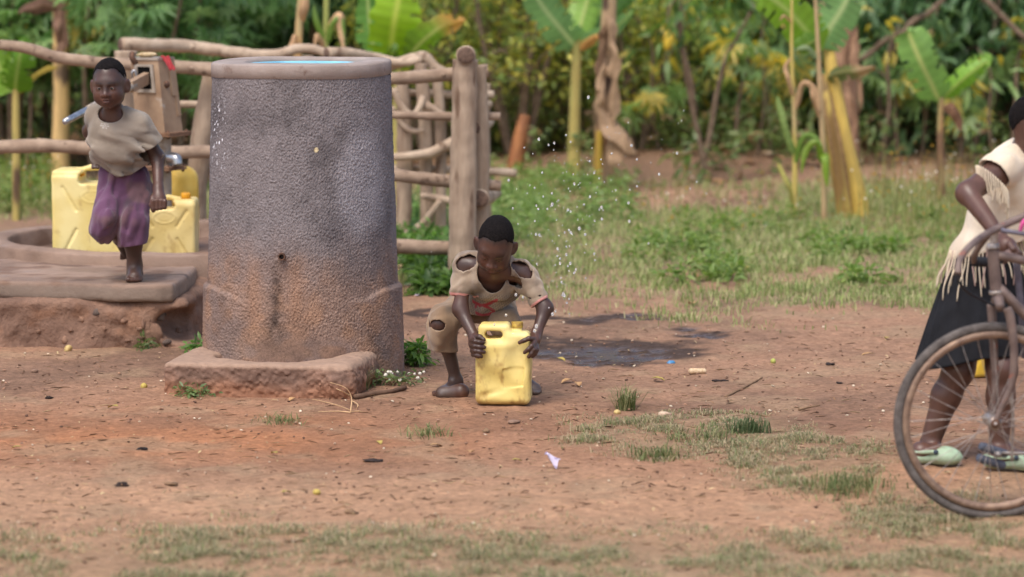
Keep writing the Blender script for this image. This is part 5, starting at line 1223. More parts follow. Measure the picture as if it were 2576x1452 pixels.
    for i in range(26):
        a = -0.4 + 3.9 * i / 25; d = u * math.cos(a) + v * math.sin(a); d2 = -d if False else d
        p0 = c0 + A(0.012, -0.02, 0) + A(math.cos(a) * 0.062, -abs(math.sin(a)) * 0.05, math.sin(a - 1.2) * 0.055); L = r2.uniform(0.07, 0.11)
        V, Fs = tube([p0, p0 + A(0.004, -0.006, -L * .5), p0 + A(r2.uniform(-.006, .014), -0.004, -L)], 0.0027, 6, 9); mb.add(V, Fs, np.array([lin((214, 198, 172))]))
    tag(mb.obj('fringe', m_cr, bl), kind='stuff'); mb2.Cc = [np.broadcast_to(lin((180, 150, 138)), c_.shape) for c_ in mb2.Cc]; tag(mb2.obj('fringe', m_cr, bl), kind='stuff')
    # pleated skirt
    nu, nv = 260, 40; U, W = np.meshgrid(np.linspace(0, 2 * math.pi, nu, endpoint=False), np.linspace(0, 1, nv))
    w0, w1 = J(2480, 650, 12.38), J(2450, 893, 12.38)
    pl = 0.5 * np.abs(((U * 22 / (2 * math.pi)) % 1) - 0.5) * 2
    rx = 0.130 + 0.095 * W ** 0.8 + 0.018 * W * (pl - 0.25) + 0.010 * W * np.sin(U * 5 + 1); ry = 0.145 + 0.085 * W + 0.018 * W * (pl - 0.25)
    P = w0 + (w1 - w0) * W[..., None] + np.stack([rx * np.cos(U), ry * np.sin(U), 0.10 * -np.cos(U + 0.15) * 0 + W * (-0.035 * np.cos(U + math.pi)) + 0.012 * W * np.sin(3 * U)], -1)
    V = P.reshape(-1, 3); i = np.arange(nv - 1)[:, None] * nu; j = np.arange(nu)[None]; k = (j + 1) % nu; Q = np.stack([i + j, i + nu + j, i + nu + k, i + k], -1).reshape(-1, 4)
    Vi = V - np.stack([np.cos(U), np.sin(U), 0 * U], -1).reshape(-1, 3) * 0.006
    n_ = len(V); e0 = (nv - 1) * nu; j1 = np.arange(nu); k_ = (j1 + 1) % nu; rimq = np.stack([e0 + j1, n_ + e0 + j1, n_ + e0 + k_, e0 + k_], -1)
    sk = obj('skirt', np.vstack([V, Vi]), np.vstack([Q, Q[:, ::-1] + n_, rimq]), mat('black_skirt', C(38, 39, 43), 0.9, 0.15, var=(C(28, 28, 31), 12, 4), bump=[(300, 0.001)]), b_)
    # clogs
    m_clog = mat('mint_clog', C(172, 196, 168), 0.75, 0.25, var=(C(142, 158, 132), 16, 4), second=(C(128, 112, 92), 18, 0.60, 0.75))
    m_dot = mat('clog_button', C(60, 72, 84), 0.6, 0.3)
    for he, to, hl in ((heel, toe, a1), (heel2, toe2, a2)):
        d = norm(to - he); q = Solid(); up = A(0, 0, 1); g0 = min(he[2], to[2]) - 0.020
        for t0, rr in ((0.02, 0.036), (0.35, 0.036), (0.72, 0.043), (0.92, 0.036)):
            c0 = he + (to - he) * t0; q.ell(A(c0[0], c0[1], g0 + 0.028), (rr * 1.25, rr * 1.05, 0.024), None, 0.025)
        c0 = he + (to - he) * 0.74; q.ell(A(c0[0], c0[1], g0 + 0.038), (0.054, 0.044, 0.034), None, 0.02)
        q.fn(lambda P, D: np.where(P[..., 2] < g0 + 0.022, D, D) + 0.0 * D); 
        q.plane(A(0, 0, g0), (0, 0, -1))
        c1 = he + (to - he) * 0.12; q.ell(A(c1[0], c1[1], g0 + 0.078), (0.062, 0.042, 0.062), None, 0.006, 'sub')
        c2 = he + (to - he) * 0.72; q.ell(A(c2[0], c2[1], g0 + 0.036), (0.043, 0.034, 0.026), None, 0.0, 'sub')
        sh = q.obj('clog', 0.005, m_clog, b_)
        st = he + (to - he) * 0.45; V, Fs = tube([A(st[0], st[1] - 0.042, g0 + 0.055), A(he[0] + .02, he[1] - 0.040, g0 + 0.052), A(he[0] - 0.035, he[1], g0 + 0.050), A(he[0] + .02, he[1] + 0.040, g0 + 0.052), A(st[0], st[1] + 0.042, g0 + 0.055)], 0.008, 8, 30); obj('heel_strap', V, Fs, m_clog, sh)
        V, Q = blob(A(st[0] + 0.004, st[1] - 0.048, g0 + 0.055), (0.010, 0.006, 0.010), 1, 0, None, 12, 8); obj('button', V, Q, m_dot, sh)
girl()
# ---------------------------------------------------------------- leaves and crowns
def leaf_template(w=0.32, droop=0.18, base=0.0):
    """one leaf blade along +y, unit length, folded a little along its rib"""
    V = np.array([[0, base, 0], [-w / 2, base + .42 * (1 - base), .03], [0, base + .5 * (1 - base), -.03], [w / 2, base + .42 * (1 - base), .03], [-w * .3, .8, -droop * .45 + .02], [w * .3, .8, -droop * .45 + .02], [0, 1.0, -droop]])
    Fq = np.array([[0, 2, 4, 1], [0, 3, 5, 2], [2, 6, 4, 4], [2, 5, 6, 6]])
    F3 = np.array([[0, 2, 1], [1, 2, 4], [0, 3, 2], [3, 5, 2], [2, 6, 4], [2, 5, 6]])
    return V, F3
def palmate(n=7, w=0.24):
    Vs, Fs, k = [], [], 0
    T, TF = leaf_template(w, 0.30, 0.04)
    for i in range(n):
        a = (i - (n - 1) / 2) * 0.62; sc = 1 - 0.30 * abs(i - (n - 1) / 2) / ((n - 1) / 2)
        Vs.append((T * sc) @ rotz(a).T); Fs.append(TF + k); k += len(T)
    return np.vstack(Vs), np.vstack(Fs)
def frames(d, up):
    d = d / np.linalg.norm(d, axis=1, keepdims=True); x = np.cross(d, up); x /= np.linalg.norm(x, axis=1, keepdims=True) + 1e-9; z = np.cross(x, d)
    return np.stack([x, d, z], -1)
def crown(T, TF, cl, per, size, spread, pal, seed, droop=0.5):
    """leaf clusters at the points cl"""
    g = np.random.default_rng(seed); n = len(cl) * per
    c = np.repeat(cl, per, 0); d = g.normal(size=(n, 3)) * A(1, 1, 0.55); d[:, 2] -= droop; d /= np.linalg.norm(d, axis=1, keepdims=True)
    pos = c + d * g.uniform(0.1, 1, (n, 1)) * spread
    up = g.normal(size=(n, 3)) * 0.45 + A(0, 0, 1); sc = size * g.uniform(0.65, 1.2, n)
    V, Fs = scatter(T, TF, pos, frames(d, up), sc)
    pal = lin(np.array(pal)); ci = pal[g.integers(0, len(pal), n)] * g.uniform(0.85, 1.5, (n, 1))
    return V, Fs, np.repeat(ci, len(T), 0)
m_leaf = mat('leaf', WH, 0.40, 0.5, attr=True, trans=0.46)
m_bark = mat('thin_bark', C(130, 112, 94), 0.9, 0.2, var=(C(92, 76, 62), 18, 5), bump=[(40, 0.004)])
m_bark2 = mat('dark_bark', C(134, 116, 98), 0.9, 0.2, var=(C(94, 78, 66), 14, 5), bump=[(40, 0.004)])
OVAL = leaf_template(0.40, 0.25, 0.0); LONG = leaf_template(0.27, 0.35, 0.0); PALM = palmate()
def shrub_kind(key, hgt, stems, rad, z0, tmpl, ncl, per, size, spread, pal, seed, bark=None, droop=0.5):
    """a trunk mesh and a crown mesh, both standing at the origin"""
    g = random.Random(seed); mb = MB(); cl = []
    for i in range(stems):
        a = 2 * math.pi * i / stems + g.uniform(-.5, .5); top = A(math.cos(a) * rad * g.uniform(.3, .7), math.sin(a) * rad * g.uniform(.3, .7), hgt * g.uniform(.65, .9))
        b0 = A(math.cos(a) * 0.05, math.sin(a) * 0.05, -0.05); mid = (b0 + top) / 2 + A(g.uniform(-.1, .1), g.uniform(-.1, .1), 0.1)
        V, Fs = tube([b0, mid, top], [0.034, 0.024, 0.012], 8, 16, 0.1, 10, seed + i); mb.add(V, Fs)
        for j in range(5):
            t = g.uniform(.35, 1); p0 = catmull([b0, mid, top], 20)[int(t * 19)]; e = p0 + A(g.uniform(-1, 1), g.uniform(-1, 1), g.uniform(0, .7)) * rad * 0.6
            V, Fs = tube([p0, (p0 + e) / 2 + A(0, 0, .05), e], [0.012, 0.009, 0.005], 6, 8); mb.add(V, Fs); cl.append(e)
    gg = np.random.default_rng(seed + 50); n = max(0, ncl - len(cl)); u = gg.normal(size=(n, 3)); u /= np.linalg.norm(u, axis=1, keepdims=True)
    q = u * (gg.uniform(0, 1, (n, 1)) ** 0.45) * A(rad, rad, (hgt - z0) / 2) + A(0, 0, (hgt + z0) / 2)
    q = q[(vnoise(q + seed, 1.7, seed) > -0.55)]
    V, Fs, c = crown(*tmpl, np.vstack([np.array(cl), q]), per, size, spread, pal, seed, droop)
    Vt, Ft, _ = mb.get()
    return make_mesh('trunk', Vt, Ft, bark or m_bark), make_mesh('crown', V, Fs, m_leaf, True, c)
def plant(name, label, cat, group, kind, x, y, sc, rz):
    o = thing(name, (x, y, float(gz(x, y))), label, cat, group); o.rotation_euler = (0, 0, rz); o.scale = (sc, sc, sc)
    link('trunk', kind[0], o); link('crown', kind[1], o); return o
CASS = [shrub_kind('c', 2.7, 4, 0.85, 0.75, PALM, 62, 6, 0.22, 0.26, [(96, 128, 78), (116, 146, 92), (84, 114, 68), (134, 160, 106)], 300 + i, droop=0.25) for i in range(3)]
CASSD = [shrub_kind('d', 2.8, 4, 0.95, 0.3, PALM, 80, 6, 0.25, 0.28, [(88, 116, 78), (100, 130, 86), (76, 104, 68)], 310 + i, droop=0.4) for i in range(2)]
YELL = [shrub_kind('y', 2.5, 5, 1.05, 0.20, OVAL, 190, 12, 0.090, 0.18, [(146, 156, 84), (168, 170, 84), (122, 140, 78), (112, 132, 72), (182, 174, 88)], 320 + i, m_bark2, 0.1) for i in range(3)]
MANG = [shrub_kind('m', 3.0, 3, 1.1, 0.35, LONG, 120, 9, 0.25, 0.28, [(96, 124, 74), (116, 142, 90), (82, 110, 64), (136, 154, 92), (110, 136, 84), (104, 130, 80), (96, 122, 72), (188, 170, 70)], 330 + i, m_bark2, 0.9) for i in range(3)]
DARK = [shrub_kind('k', 3.0, 3, 1.15, 0.12, OVAL, 150, 9, 0.20, 0.30, [(80, 108, 72), (94, 122, 84), (70, 98, 62), (108, 136, 96), (88, 116, 76), (120, 144, 92)], 340 + i, m_bark2, 0.7) for i in range(3)]
KINDS = {'c': (CASS, 'cassava_shrub', 'light green cassava shrub with hand-shaped leaves behind the pump fence', 'shrub', 'cassava shrubs behind the fence'),
         'd': (CASSD, 'cassava_shrub', 'dark cassava shrub in the shaded back row', 'shrub', 'dark cassava in the back row'),
         'y': (YELL, 'leafy_shrub', 'yellow-green small-leaved shrub between the banana plants', 'shrub', 'yellow-green shrubs'),
         'm': (MANG, 'fruit_tree', 'young tree with long drooping green leaves past the grass', 'tree', 'trees with drooping leaves'),
         'k': (DARK, 'coffee_shrub', 'dense dark green broad-leaved shrub at the plantation edge', 'shrub', 'dark shrubs at the plantation edge')}
g = random.Random(11); cnt = 0
def put(k, pxx, Y, sc=1.0):
    global cnt
    ks, nm, lb, ct, gr = KINDS[k]; x = (pxx - CX) / F * Y
    plant(nm, lb, ct, gr, ks[cnt % len(ks)], x, Y, sc * g.uniform(.9, 1.1), g.uniform(0, 6.28)); cnt += 1
for a in [('c', 20, 28.0, 1.0), ('c', 270, 27.6, 1.0), ('c', 420, 26.2, .95), ('c', 120, 29.5, 1.05), ('c', 350, 29.2, 1.1), ('c', 520, 28.2, 1), ('c', -60, 29.4, 1),
          ('d', 640, 31, 1.05), ('d', 800, 30.0, 1.0), ('d', 720, 33.5, 1.1), ('d', 930, 30.8, 1.0), ('d', 560, 32.5, 1.1), ('d', 420, 33, 1.1), ('d', 250, 33.5, 1.1), ('d', 80, 33, 1.1), ('d', -60, 34, 1.1),
          ('y', 1080, 29.0, .95), ('y', 1200, 30.2, 1.05), ('y', 1300, 28.8, 1.0), ('y', 1390, 30.6, 1.1), ('y', 1490, 29.6, 1.0), ('y', 1600, 29.6, .95), ('y', 1250, 32.4, 1.1), ('y', 1420, 33, 1.1), ('y', 1660, 31.2, 1.0), ('y', 1140, 33, 1.1),
          ('m', 1700, 31.4, 1.0), ('m', 1800, 32.2, 1.05), ('m', 1900, 31.0, 1.0), ('m', 2000, 32.6, 1.05), ('m', 1830, 34.5, 1.1), ('m', 1600, 34, 1.1), ('m', 2100, 31.0, 1.0),
          ('k', 2230, 30.0, 1.0), ('k', 2340, 31.5, 1.05), ('k', 2440, 29.6, 1.0), ('k', 2540, 31, 1.05), ('k', 2620, 29.8, 1.0), ('k', 2280, 33.5, 1.1), ('k', 2480, 33.8, 1.1), ('k', 2160, 33.2, 1.05), ('k', 2060, 34.2, 1.1)] + [('c', -200, 28.6, 1.0), ('c', -340, 29.2, 1.05), ('d', -260, 33.5, 1.1), ('d', -440, 32.5, 1.1), ('k', 2740, 30.5, 1.0), ('k', 2860, 31.5, 1.05), ('k', 2790, 33.8, 1.1)]: put(*a)
for Y, st in ((36.5, 150), (40, 170), (45, 180)):
    for i, q in enumerate(np.arange(-900, 3100, st)): put('dkmkdm'[(i + int(Y)) % 6], q + g.uniform(-40, 40), Y + g.uniform(-1, 1), 1.15)

# ---------------------------------------------------------------- banana plants and maize
m_ban = mat('banana_leaf', WH, 0.42, 0.4, attr=True, trans=0.38, bump=[(60, 0.002)])
m_stem = mat('banana_stem', WH, 0.6, 0.3, attr=True, bump=[(30, 0.004)])
m_dry = mat('dry_leaf', WH, 0.9, 0.15, attr=True, trans=0.15, bump=[(40, 0.004)])
def strap(pts, hw, roll=0.0, fold=0.2, col=(110, 150, 62), rib=(176, 190, 110), edge=None, seed=0, parent=None, crumple=0.0, shape=(0.12, 0.55), name='leaf', material=None, nl=36, nc=11, view=A(0, -1, 0.1), ragged=0.06):
    """a blade along a midrib of (x, y, Y) picture positions; hw half width in picture units"""
    W = np.array([PY(*p) for p in pts]); P = catmull(W, nl); T = np.gradient(P, axis=0); T /= np.linalg.norm(T, axis=1, keepdims=True)
    Sd = np.cross(T, norm(view)); Sd /= np.linalg.norm(Sd, axis=1, keepdims=True) + 1e-9; Nn = np.cross(Sd, T)
    c_, s_ = math.cos(roll), math.sin(roll); Sd, Nn = Sd * c_ + Nn * s_, Nn * c_ - Sd * s_
    t = np.linspace(0, 1, nl); u = np.linspace(-1, 1, nc)
    w = hw / ppm(pts[0][2]) * np.minimum(sstep(-0.02, shape[0], t), 1) * np.clip(1 - np.clip((t - shape[1]) / (1.0 - shape[1]), 0, 1) ** 2.0, 0, 1) ** 0.7
    off = u[None] * w[:, None]
    V = P[:, None] + Sd[:, None] * off[..., None] * math.cos(fold) - Nn[:, None] * (np.abs(off) * math.sin(fold))[..., None]
    rip = 0.010 * np.sin(t * 55 + seed)[:, None] * np.abs(u)[None] ** 1.5 * 0.35
    V = V + Nn[:, None] * (rip * (1 if hw > 15 else 0.3))[..., None]
    V = V + (crumple * 0.9 * np.stack([vnoise(V, 9, seed + k) for k in range(3)], -1)) + 0.02 * hw / 40 * (vnoise(V, 4, seed + 9) * np.abs(u)[None])[..., None] * Nn[:, None]
    V = V + Sd[:, None] * (off * ragged * 2 * vnoise(V * A(1, 1, 1), 14, seed + 4) * (np.abs(u)[None] > .95))[..., None]
    cc = np.broadcast_to(lin(col), V.shape).copy() * (1 + 0.10 * np.sin(t * 70)[:, None] * (np.abs(u) > 0.1)[None] + 0.22 * vnoise(V, 5, seed + 5))[..., None]
    rb = (np.abs(u) < 0.12)[None] * np.ones((nl, 1)); cc = mixc(cc, lin(rib), rb * 0.85)
    if edge is not None:
        cl, t0, am = edge; k = np.clip(sstep(t0, 1.0, t)[:, None] * 1.6 + 0.5 * np.abs(u)[None] * sstep(t0 - .2, 1, t)[:, None] + 0.35 * vnoise(V, 7, seed + 6) - 0.25, 0, 1); cc = mixc(cc, lin(cl), am * k)
    i = np.arange(nl - 1)[:, None] * nc; j = np.arange(nc - 1)[None]; Q = np.stack([i + j, i + j + 1, i + nc + j + 1, i + nc + j], -1)
    if hw > 18 and material is None:                       # splits between the side veins
        gt = np.random.default_rng(seed + 900)
        for s_ in (0, 1):
            for r_ in gt.choice(np.arange(4, nl - 3), 6, replace=False):
                dp = gt.integers(1, 4); sl = slice(0, dp) if s_ == 0 else slice(nc - 1 - dp, nc - 1); Q[r_, sl] = -1
                V[r_ + 1:, (slice(0, dp) if s_ == 0 else slice(nc - dp, nc))] += Nn[r_] * gt.uniform(-.02, .02)
    Q = Q.reshape(-1, 4); Q = Q[Q[:, 0] >= 0]
    return obj(name, V.reshape(-1, 3), Q, material or m_ban, parent, col=cc.reshape(-1, 3))
def stem(pts, r, c1, c2, c3, parent, seed, name='stem', rough=0.06, dark=0.25):
    W = [PY(*p) for p in pts]; W[-1] = A(W[-1][0], W[-1][1], min(W[-1][2], float(gz(W[-1][0], W[-1][1])) - 0.03))
    V, Fs = tube(W, [q / ppm(pts[0][2]) for q in r], 16, 60, rough, 6, seed)
    q = V * A(1, 1, 0.12); c = mixc(lin(c1), lin(c2), sstep(-0.3, 0.3, fbm(q, 22, 2, seed))); c = mixc(c, lin(c3), sstep(dark, dark + .3, fbm(V * A(1, 1, .35), 9, 3, seed + 2)))
    return obj(name, V, Fs, m_stem, parent, col=c)
YG, BRN, DRK = (176, 158, 92), (150, 122, 82), (92, 72, 54)
def banana(px_, py_, label): return thing('banana_plant', G(px_, py_), label, 'banana plant', 'banana plants')
b = banana(1447, 462, 'banana plant with straight pale stem and broad blue-green leaves')
stem([(1452, 95, 26.9), (1448, 200, 26.9), (1444, 330, 26.9), (1446, 465, 26.9)], [10, 13, 15, 17], (170, 164, 96), YG, DRK, b, 401)
strap([(1448, 118, 26.9), (1410, 72, 26.7), (1368, 20, 26.5), (1330, -40, 26.3)], 44, 0.1, 0.15, (122, 158, 100), (192, 206, 148), None, 1, b)
strap([(1450, 112, 26.9), (1462, 60, 27.0), (1478, 0, 27.1), (1495, -70, 27.1)], 40, -0.2, 0.25, (134, 170, 74), (196, 206, 126), None, 2, b)
strap([(1452, 112, 26.9), (1490, 92, 26.8), (1545, 70, 26.6), (1600, 20, 26.5)], 30, 0.5, 0.3, (100, 136, 72), (170, 186, 110), None, 3, b)
strap([(1455, 108, 26.9), (1500, 40, 27.3), (1560, -20, 27.5), (1620, -60, 27.5)], 46, 0.0, 0.2, (78, 112, 52), (150, 170, 90), None, 4, b)
strap([(1455, 125, 26.8), (1475, 108, 26.7), (1500, 96, 26.6), (1512, 104, 26.6)], 14, 0.3, 0.4, (176, 130, 76), (170, 130, 80), None, 5, b, 0.03, material=m_dry, name='dead_leaf')
b = banana(1520, 478, 'old banana stem wrapped in hanging brown dead leaves')
stem([(1535, -40, 26.4), (1530, 90, 26.4), (1522, 200, 26.4), (1516, 330, 26.4), (1512, 482, 26.4)], [17, 19, 21, 20, 19], (176, 150, 116), (136, 108, 80), (74, 56, 46), b, 411, rough=0.14, dark=0.1)
for k, (pts, hw, cr) in enumerate([([(1530, 30, 26.3), (1545, 120, 26.2), (1540, 230, 26.2), (1548, 330, 26.2)], 14, .05), ([(1520, 150, 26.3), (1510, 230, 26.2), (1516, 310, 26.2), (1508, 390, 26.25)], 13, .05),
                                   ([(1532, 280, 26.3), (1552, 330, 26.1), (1580, 365, 26.0), (1598, 385, 26.0)], 22, .05), ([(1530, 300, 26.3), (1540, 350, 26.15), (1545, 400, 26.1), (1538, 440, 26.1)], 20, .06), ([(1516, 60, 26.3), (1512, 130, 26.25), (1506, 200, 26.25)], 12, .05), ([(1540, 300, 26.3), (1570, 350, 26.1), (1575, 400, 26.05)], 16, .06)]):
    strap(pts, hw, 0.4 * (k % 3 - 1), 0.5, (158, 132, 106) if k != 4 else (112, 88, 70), (150, 124, 96), None, 20 + k, b, cr, material=m_dry, name='dead_leaf')
stem([(1508, 330, 26.2), (1504, 400, 26.2), (1502, 470, 26.2)], [9, 11, 12], (176, 150, 60), (150, 120, 54), DRK, b, 415, 'side_shoot')
b = banana(2150, 545, 'leaning banana plant with two thick yellow stems beside dry maize')
stem([(2083, 110, 23.9), (2098, 220, 23.85), (2122, 350, 23.8), (2150, 470, 23.8), (2166, 548, 23.8)], [13, 19, 22, 25, 27], (206, 176, 88), (186, 158, 84), (150, 128, 70), b, 421, rough=0.03, dark=0.4)
stem([(2070, 190, 23.8), (2084, 290, 23.7), (2104, 410, 23.7), (2128, 545, 23.7)], [11, 15, 18, 20], (186, 160, 84), (150, 118, 70), (110, 84, 56), b, 422, rough=0.05)
strap([(2068, 128, 23.8), (2030, 80, 23.7), (1985, 30, 23.6), (1925, -15, 23.5), (1890, -30, 23.5)], 50, 0.1, 0.15, (132, 168, 66), (190, 206, 120), None, 31, b)
strap([(2062, 122, 23.8), (2085, 75, 23.8), (2120, 20, 23.8), (2150, -40, 23.8)], 58, -0.15, 0.2, (124, 162, 98), (196, 210, 146), None, 32, b)
strap([(2060, 100, 23.7), (2040, 108, 23.6), (2020, 118, 23.6), (2005, 128, 23.6)], 26, 0.3, 0.3, (108, 146, 50), (170, 186, 100), None, 33, b)
strap([(2078, 200, 23.8), (2110, 186, 23.7), (2150, 176, 23.6), (2192, 166, 23.6)], 20, 0.3, 0.4, (104, 112, 66), (150, 140, 90), ((150, 120, 84), .45, .9), 34, b, 0.02)
for k, pts in enumerate([[(2092, 230, 23.6), (2110, 330, 23.5), (2130, 440, 23.5), (2140, 530, 23.55)], [(2072, 250, 23.6), (2090, 350, 23.5), (2112, 460, 23.5)]]): strap(pts, 5, 0.3, 0.5, (150, 120, 84), (130, 104, 74), None, 36 + k, b, 0.012, material=m_dry, name='dead_leaf')
strap([(2068, 0, 23.9), (2072, 40, 23.85), (2066, 90, 23.8)], 13, 0.2, 0.6, (170, 142, 112), (140, 116, 92), None, 39, b, 0.04, material=m_dry, name='dead_leaf')
b = banana(2371, 500, 'small banana sapling with two open leaves and one rolled leaf')
stem([(2368, 238, 25.3), (2366, 300, 25.3), (2366, 380, 25.3), (2370, 505, 25.3)], [6, 9, 10, 12], (160, 150, 100), (160, 126, 86), (116, 88, 66), b, 431, rough=0.12, dark=0.0)
strap([(2362, 255, 25.3), (2345, 215, 25.2), (2318, 160, 25.1), (2290, 95, 25.1), (2284, 78, 25.1)], 46, 0.25, 0.15, (128, 166, 88), (204, 208, 130), None, 41, b)
strap([(2370, 250, 25.3), (2400, 220, 25.25), (2440, 186, 25.2), (2478, 158, 25.2), (2492, 162, 25.2)], 30, -0.2, 0.5, (126, 168, 68), (186, 202, 112), None, 42, b)
V, Fs = tube([PY(2366, 262, 25.3), PY(2367, 210, 25.3), PY(2367, 160, 25.3)], [6 / 316, 5 / 316, 2 / 316], 8, 12); obj('rolled_leaf', V, Fs, m_ban, b, col=np.broadcast_to(lin((132, 156, 96)), (len(V), 3)))
strap([(2368, 270, 25.2), (2392, 276, 25.1), (2408, 300, 25.1), (2412, 334, 25.1)], 18, 0.2, 0.6, (124, 92, 72), (110, 84, 66), None, 43, b, 0.03, material=m_dry, name='dead_leaf')
b = banana(150, 445, 'thick banana stem with peeling dark top behind the running child')
stem([(152, -40, 26.6), (152, 60, 26.6), (153, 130, 26.6), (154, 260, 26.6), (150, 450, 26.6)], [16, 20, 20, 21, 24], (206, 172, 116), (176, 148, 100), (96, 78, 64), b, 441, rough=0.10, dark=0.3)
for k, pts in enumerate([[(152, 10, 26.4), (160, 80, 26.35), (154, 150, 26.35)], [(146, 0, 26.4), (142, 70, 26.35), (150, 140, 26.35)], [(150, 12, 26.4), (100, 18, 26.3), (50, 34, 26.2)]]): strap(pts, 14, 0.2 * k, 0.5, (118, 92, 78), (150, 120, 96), None, 50 + k, b, 0.05, material=m_dry, name='dead_leaf')
b = banana(985, 520, 'young banana plant with bright green leaves behind the tank lid')
Yq = 24.6
stem([(1000, 150, Yq), (1000, 300, Yq), (1000, 520, Yq)], [10, 13, 16], (150, 156, 92), YG, DRK, b, 451)
strap([(990, 190, Yq), (985, 120, Yq - .1), (992, 55, Yq - .2), (1004, -10, Yq - .2), (1012, -50, Yq - .2)], 62, 0.05, 0.12, (136, 172, 40), (196, 206, 96), None, 61, b)
strap([(975, 190, Yq + .2), (938, 110, Yq + .2), (928, 40, Yq + .2), (922, -50, Yq + .2)], 40, 0.15, 0.2, (98, 142, 66), (180, 196, 120), None, 62, b)
strap([(1005, 170, Yq), (1035, 135, Yq - .1), (1075, 92, Yq - .2), (1120, 62, Yq - .2), (1172, 52, Yq - .2)], 36, -0.35, 0.15, (126, 160, 60), (196, 200, 116), ((206, 160, 90), .55, 1.0), 63, b, 0.01, ragged=0.2)
strap([(985, 190, Yq - .1), (980, 160, Yq - .3), (985, 135, Yq - .45), (995, 128, Yq - .5)], 26, 0.4, 0.6, (84, 116, 34), (150, 170, 70), None, 64, b)
b = banana(35, 430, 'low banana sucker with dark rounded leaves at the left of the fence')
stem([(40, 180, 23.5), (40, 300, 23.5), (40, 440, 23.5)], [7, 10, 12], (120, 124, 70), YG, DRK, b, 461)
strap([(38, 232, 23.5), (40, 200, 23.4), (48, 150, 23.3), (58, 95, 23.3)], 40, 0.1, 0.2, (92, 132, 44), (150, 170, 90), None, 71, b)
strap([(30, 232, 23.5), (10, 200, 23.5), (-10, 140, 23.5), (-25, 80, 23.5)], 34, -0.2, 0.2, (120, 156, 60), (180, 196, 110), None, 72, b)
strap([(44, 240, 23.5), (80, 200, 23.5), (120, 175, 23.5), (146, 165, 23.5)], 8, 0.4, 0.5, (150, 130, 60), (160, 140, 70), None, 73, b, 0.02, material=m_dry, name='dead_leaf')
b = banana(1300, 412, 'short rotting banana stump in the shade under the yellow-green shrubs')
stem([(1322, 290, 27.6), (1308, 350, 27.6), (1290, 425, 27.6)], [14, 20, 24], (166, 112, 72), (140, 92, 62), (84, 60, 46), b, 471, rough=0.12)
b = banana(2140, 300, 'dry brown banana stem with hanging strips behind the leaning stems')
stem([(2138, 20, 28.2), (2136, 120, 28.2), (2140, 260, 28.2), (2146, 430, 28.2)], [18, 20, 18, 18], (160, 128, 104), (130, 100, 80), (96, 72, 56), b, 481, rough=0.14, dark=0.1)
for k, pts in enumerate([[(2125, 60, 28.0), (2118, 130, 27.9), (2124, 210, 27.9)], [(2150, 80, 28.0), (2158, 170, 27.9), (2160, 280, 27.9)], [(2136, 200, 28.0), (2150, 300, 27.9), (2156, 380, 27.9)]]): strap(pts, 13, 0.3 * k, 0.5, (150, 118, 94), (140, 112, 88), None, 80 + k, b, 0.05, material=m_dry, name='dead_leaf')
def maize(label, pts, r, leaves, c1):
    o = thing('maize_stalk', G(pts[-1][0], pts[-1][1]), label, 'maize', 'maize stalks')
    stem(pts, r, c1, (176, 156, 112), (150, 124, 90), o, 500 + int(pts[0][0]), 'stalk', 0.03, 0.3)
    for k, (lp, hw, cl) in enumerate(leaves): strap(lp, hw, 0.3 * (k % 3 - 1), 0.5, cl, tuple(min(255, q + 30) for q in cl), None, 520 + k, o, 0.008, material=m_dry if cl[0] > cl[1] else m_ban)
TAN, GRN = (190, 156, 120), (120, 150, 72)
Ym = 23.4
maize('dry maize stalk with curled tan leaves left of the leaning banana', [(1992, 0, Ym), (1992, 150, Ym), (1998, 300, Ym), (2000, 420, Ym), (1996, 545, Ym)], [3, 5, 6, 7, 8],
      [([(1998, 250, Ym), (1984, 200, Ym - .1), (1976, 170, Ym - .1), (1992, 145, Ym - .1)], 7, TAN), ([(1996, 290, Ym), (2020, 212, Ym - .1), (2050, 230, Ym - .1), (2062, 280, Ym - .1)], 8, TAN), ([(2000, 400, Ym), (1975, 330, Ym - .1), (1960, 270, Ym - .1), (1957, 240, Ym - .1)], 10, (136, 158, 92)),
       ([(1998, 430, Ym), (2020, 350, Ym - .1), (2045, 345, Ym - .1), (2070, 372, Ym - .1)], 8, GRN), ([(1996, 520, Ym), (1985, 470, Ym - .1), (1965, 425, Ym - .1), (1955, 408, Ym - .1)], 7, (176, 170, 96)), ([(1992, 60, Ym), (1975, 40, Ym - .1), (1962, 52, Ym - .1)], 4, TAN)], (190, 170, 96))
maize('taller tan maize stalk against the two yellow banana stems', [(2050, -20, Ym), (2058, 120, Ym), (2064, 250, Ym), (2070, 370, Ym), (2074, 545, Ym)], [4, 6, 7, 7, 8],
      [([(2066, 300, Ym), (2050, 250, Ym - .1), (2040, 220, Ym - .1)], 8, TAN), ([(2070, 420, Ym), (2058, 360, Ym - .1), (2030, 375, Ym - .1), (2015, 440, Ym - .1)], 10, (126, 152, 60)), ([(2070, 380, Ym), (2078, 400, Ym - .1), (2082, 470, Ym - .1)], 12, (126, 156, 56)), ([(2060, 150, Ym), (2030, 120, Ym - .1), (2000, 125, Ym - .1)], 8, (132, 150, 110))], (176, 150, 112))
maize('pale maize stalk with green strap leaves behind the far fence', [(760, -30, 23.2), (752, 80, 23.2), (745, 250, 23.2), (742, 560, 23.2)], [9, 10, 10, 11],
      [([(752, 120, 23.2), (742, 90, 23.1), (734, 110, 23.1), (722, 130, 23.1)], 7, TAN), ([(756, 60, 23.2), (764, 20, 23.1), (770, -40, 23.1)], 12, TAN)], (206, 164, 112))
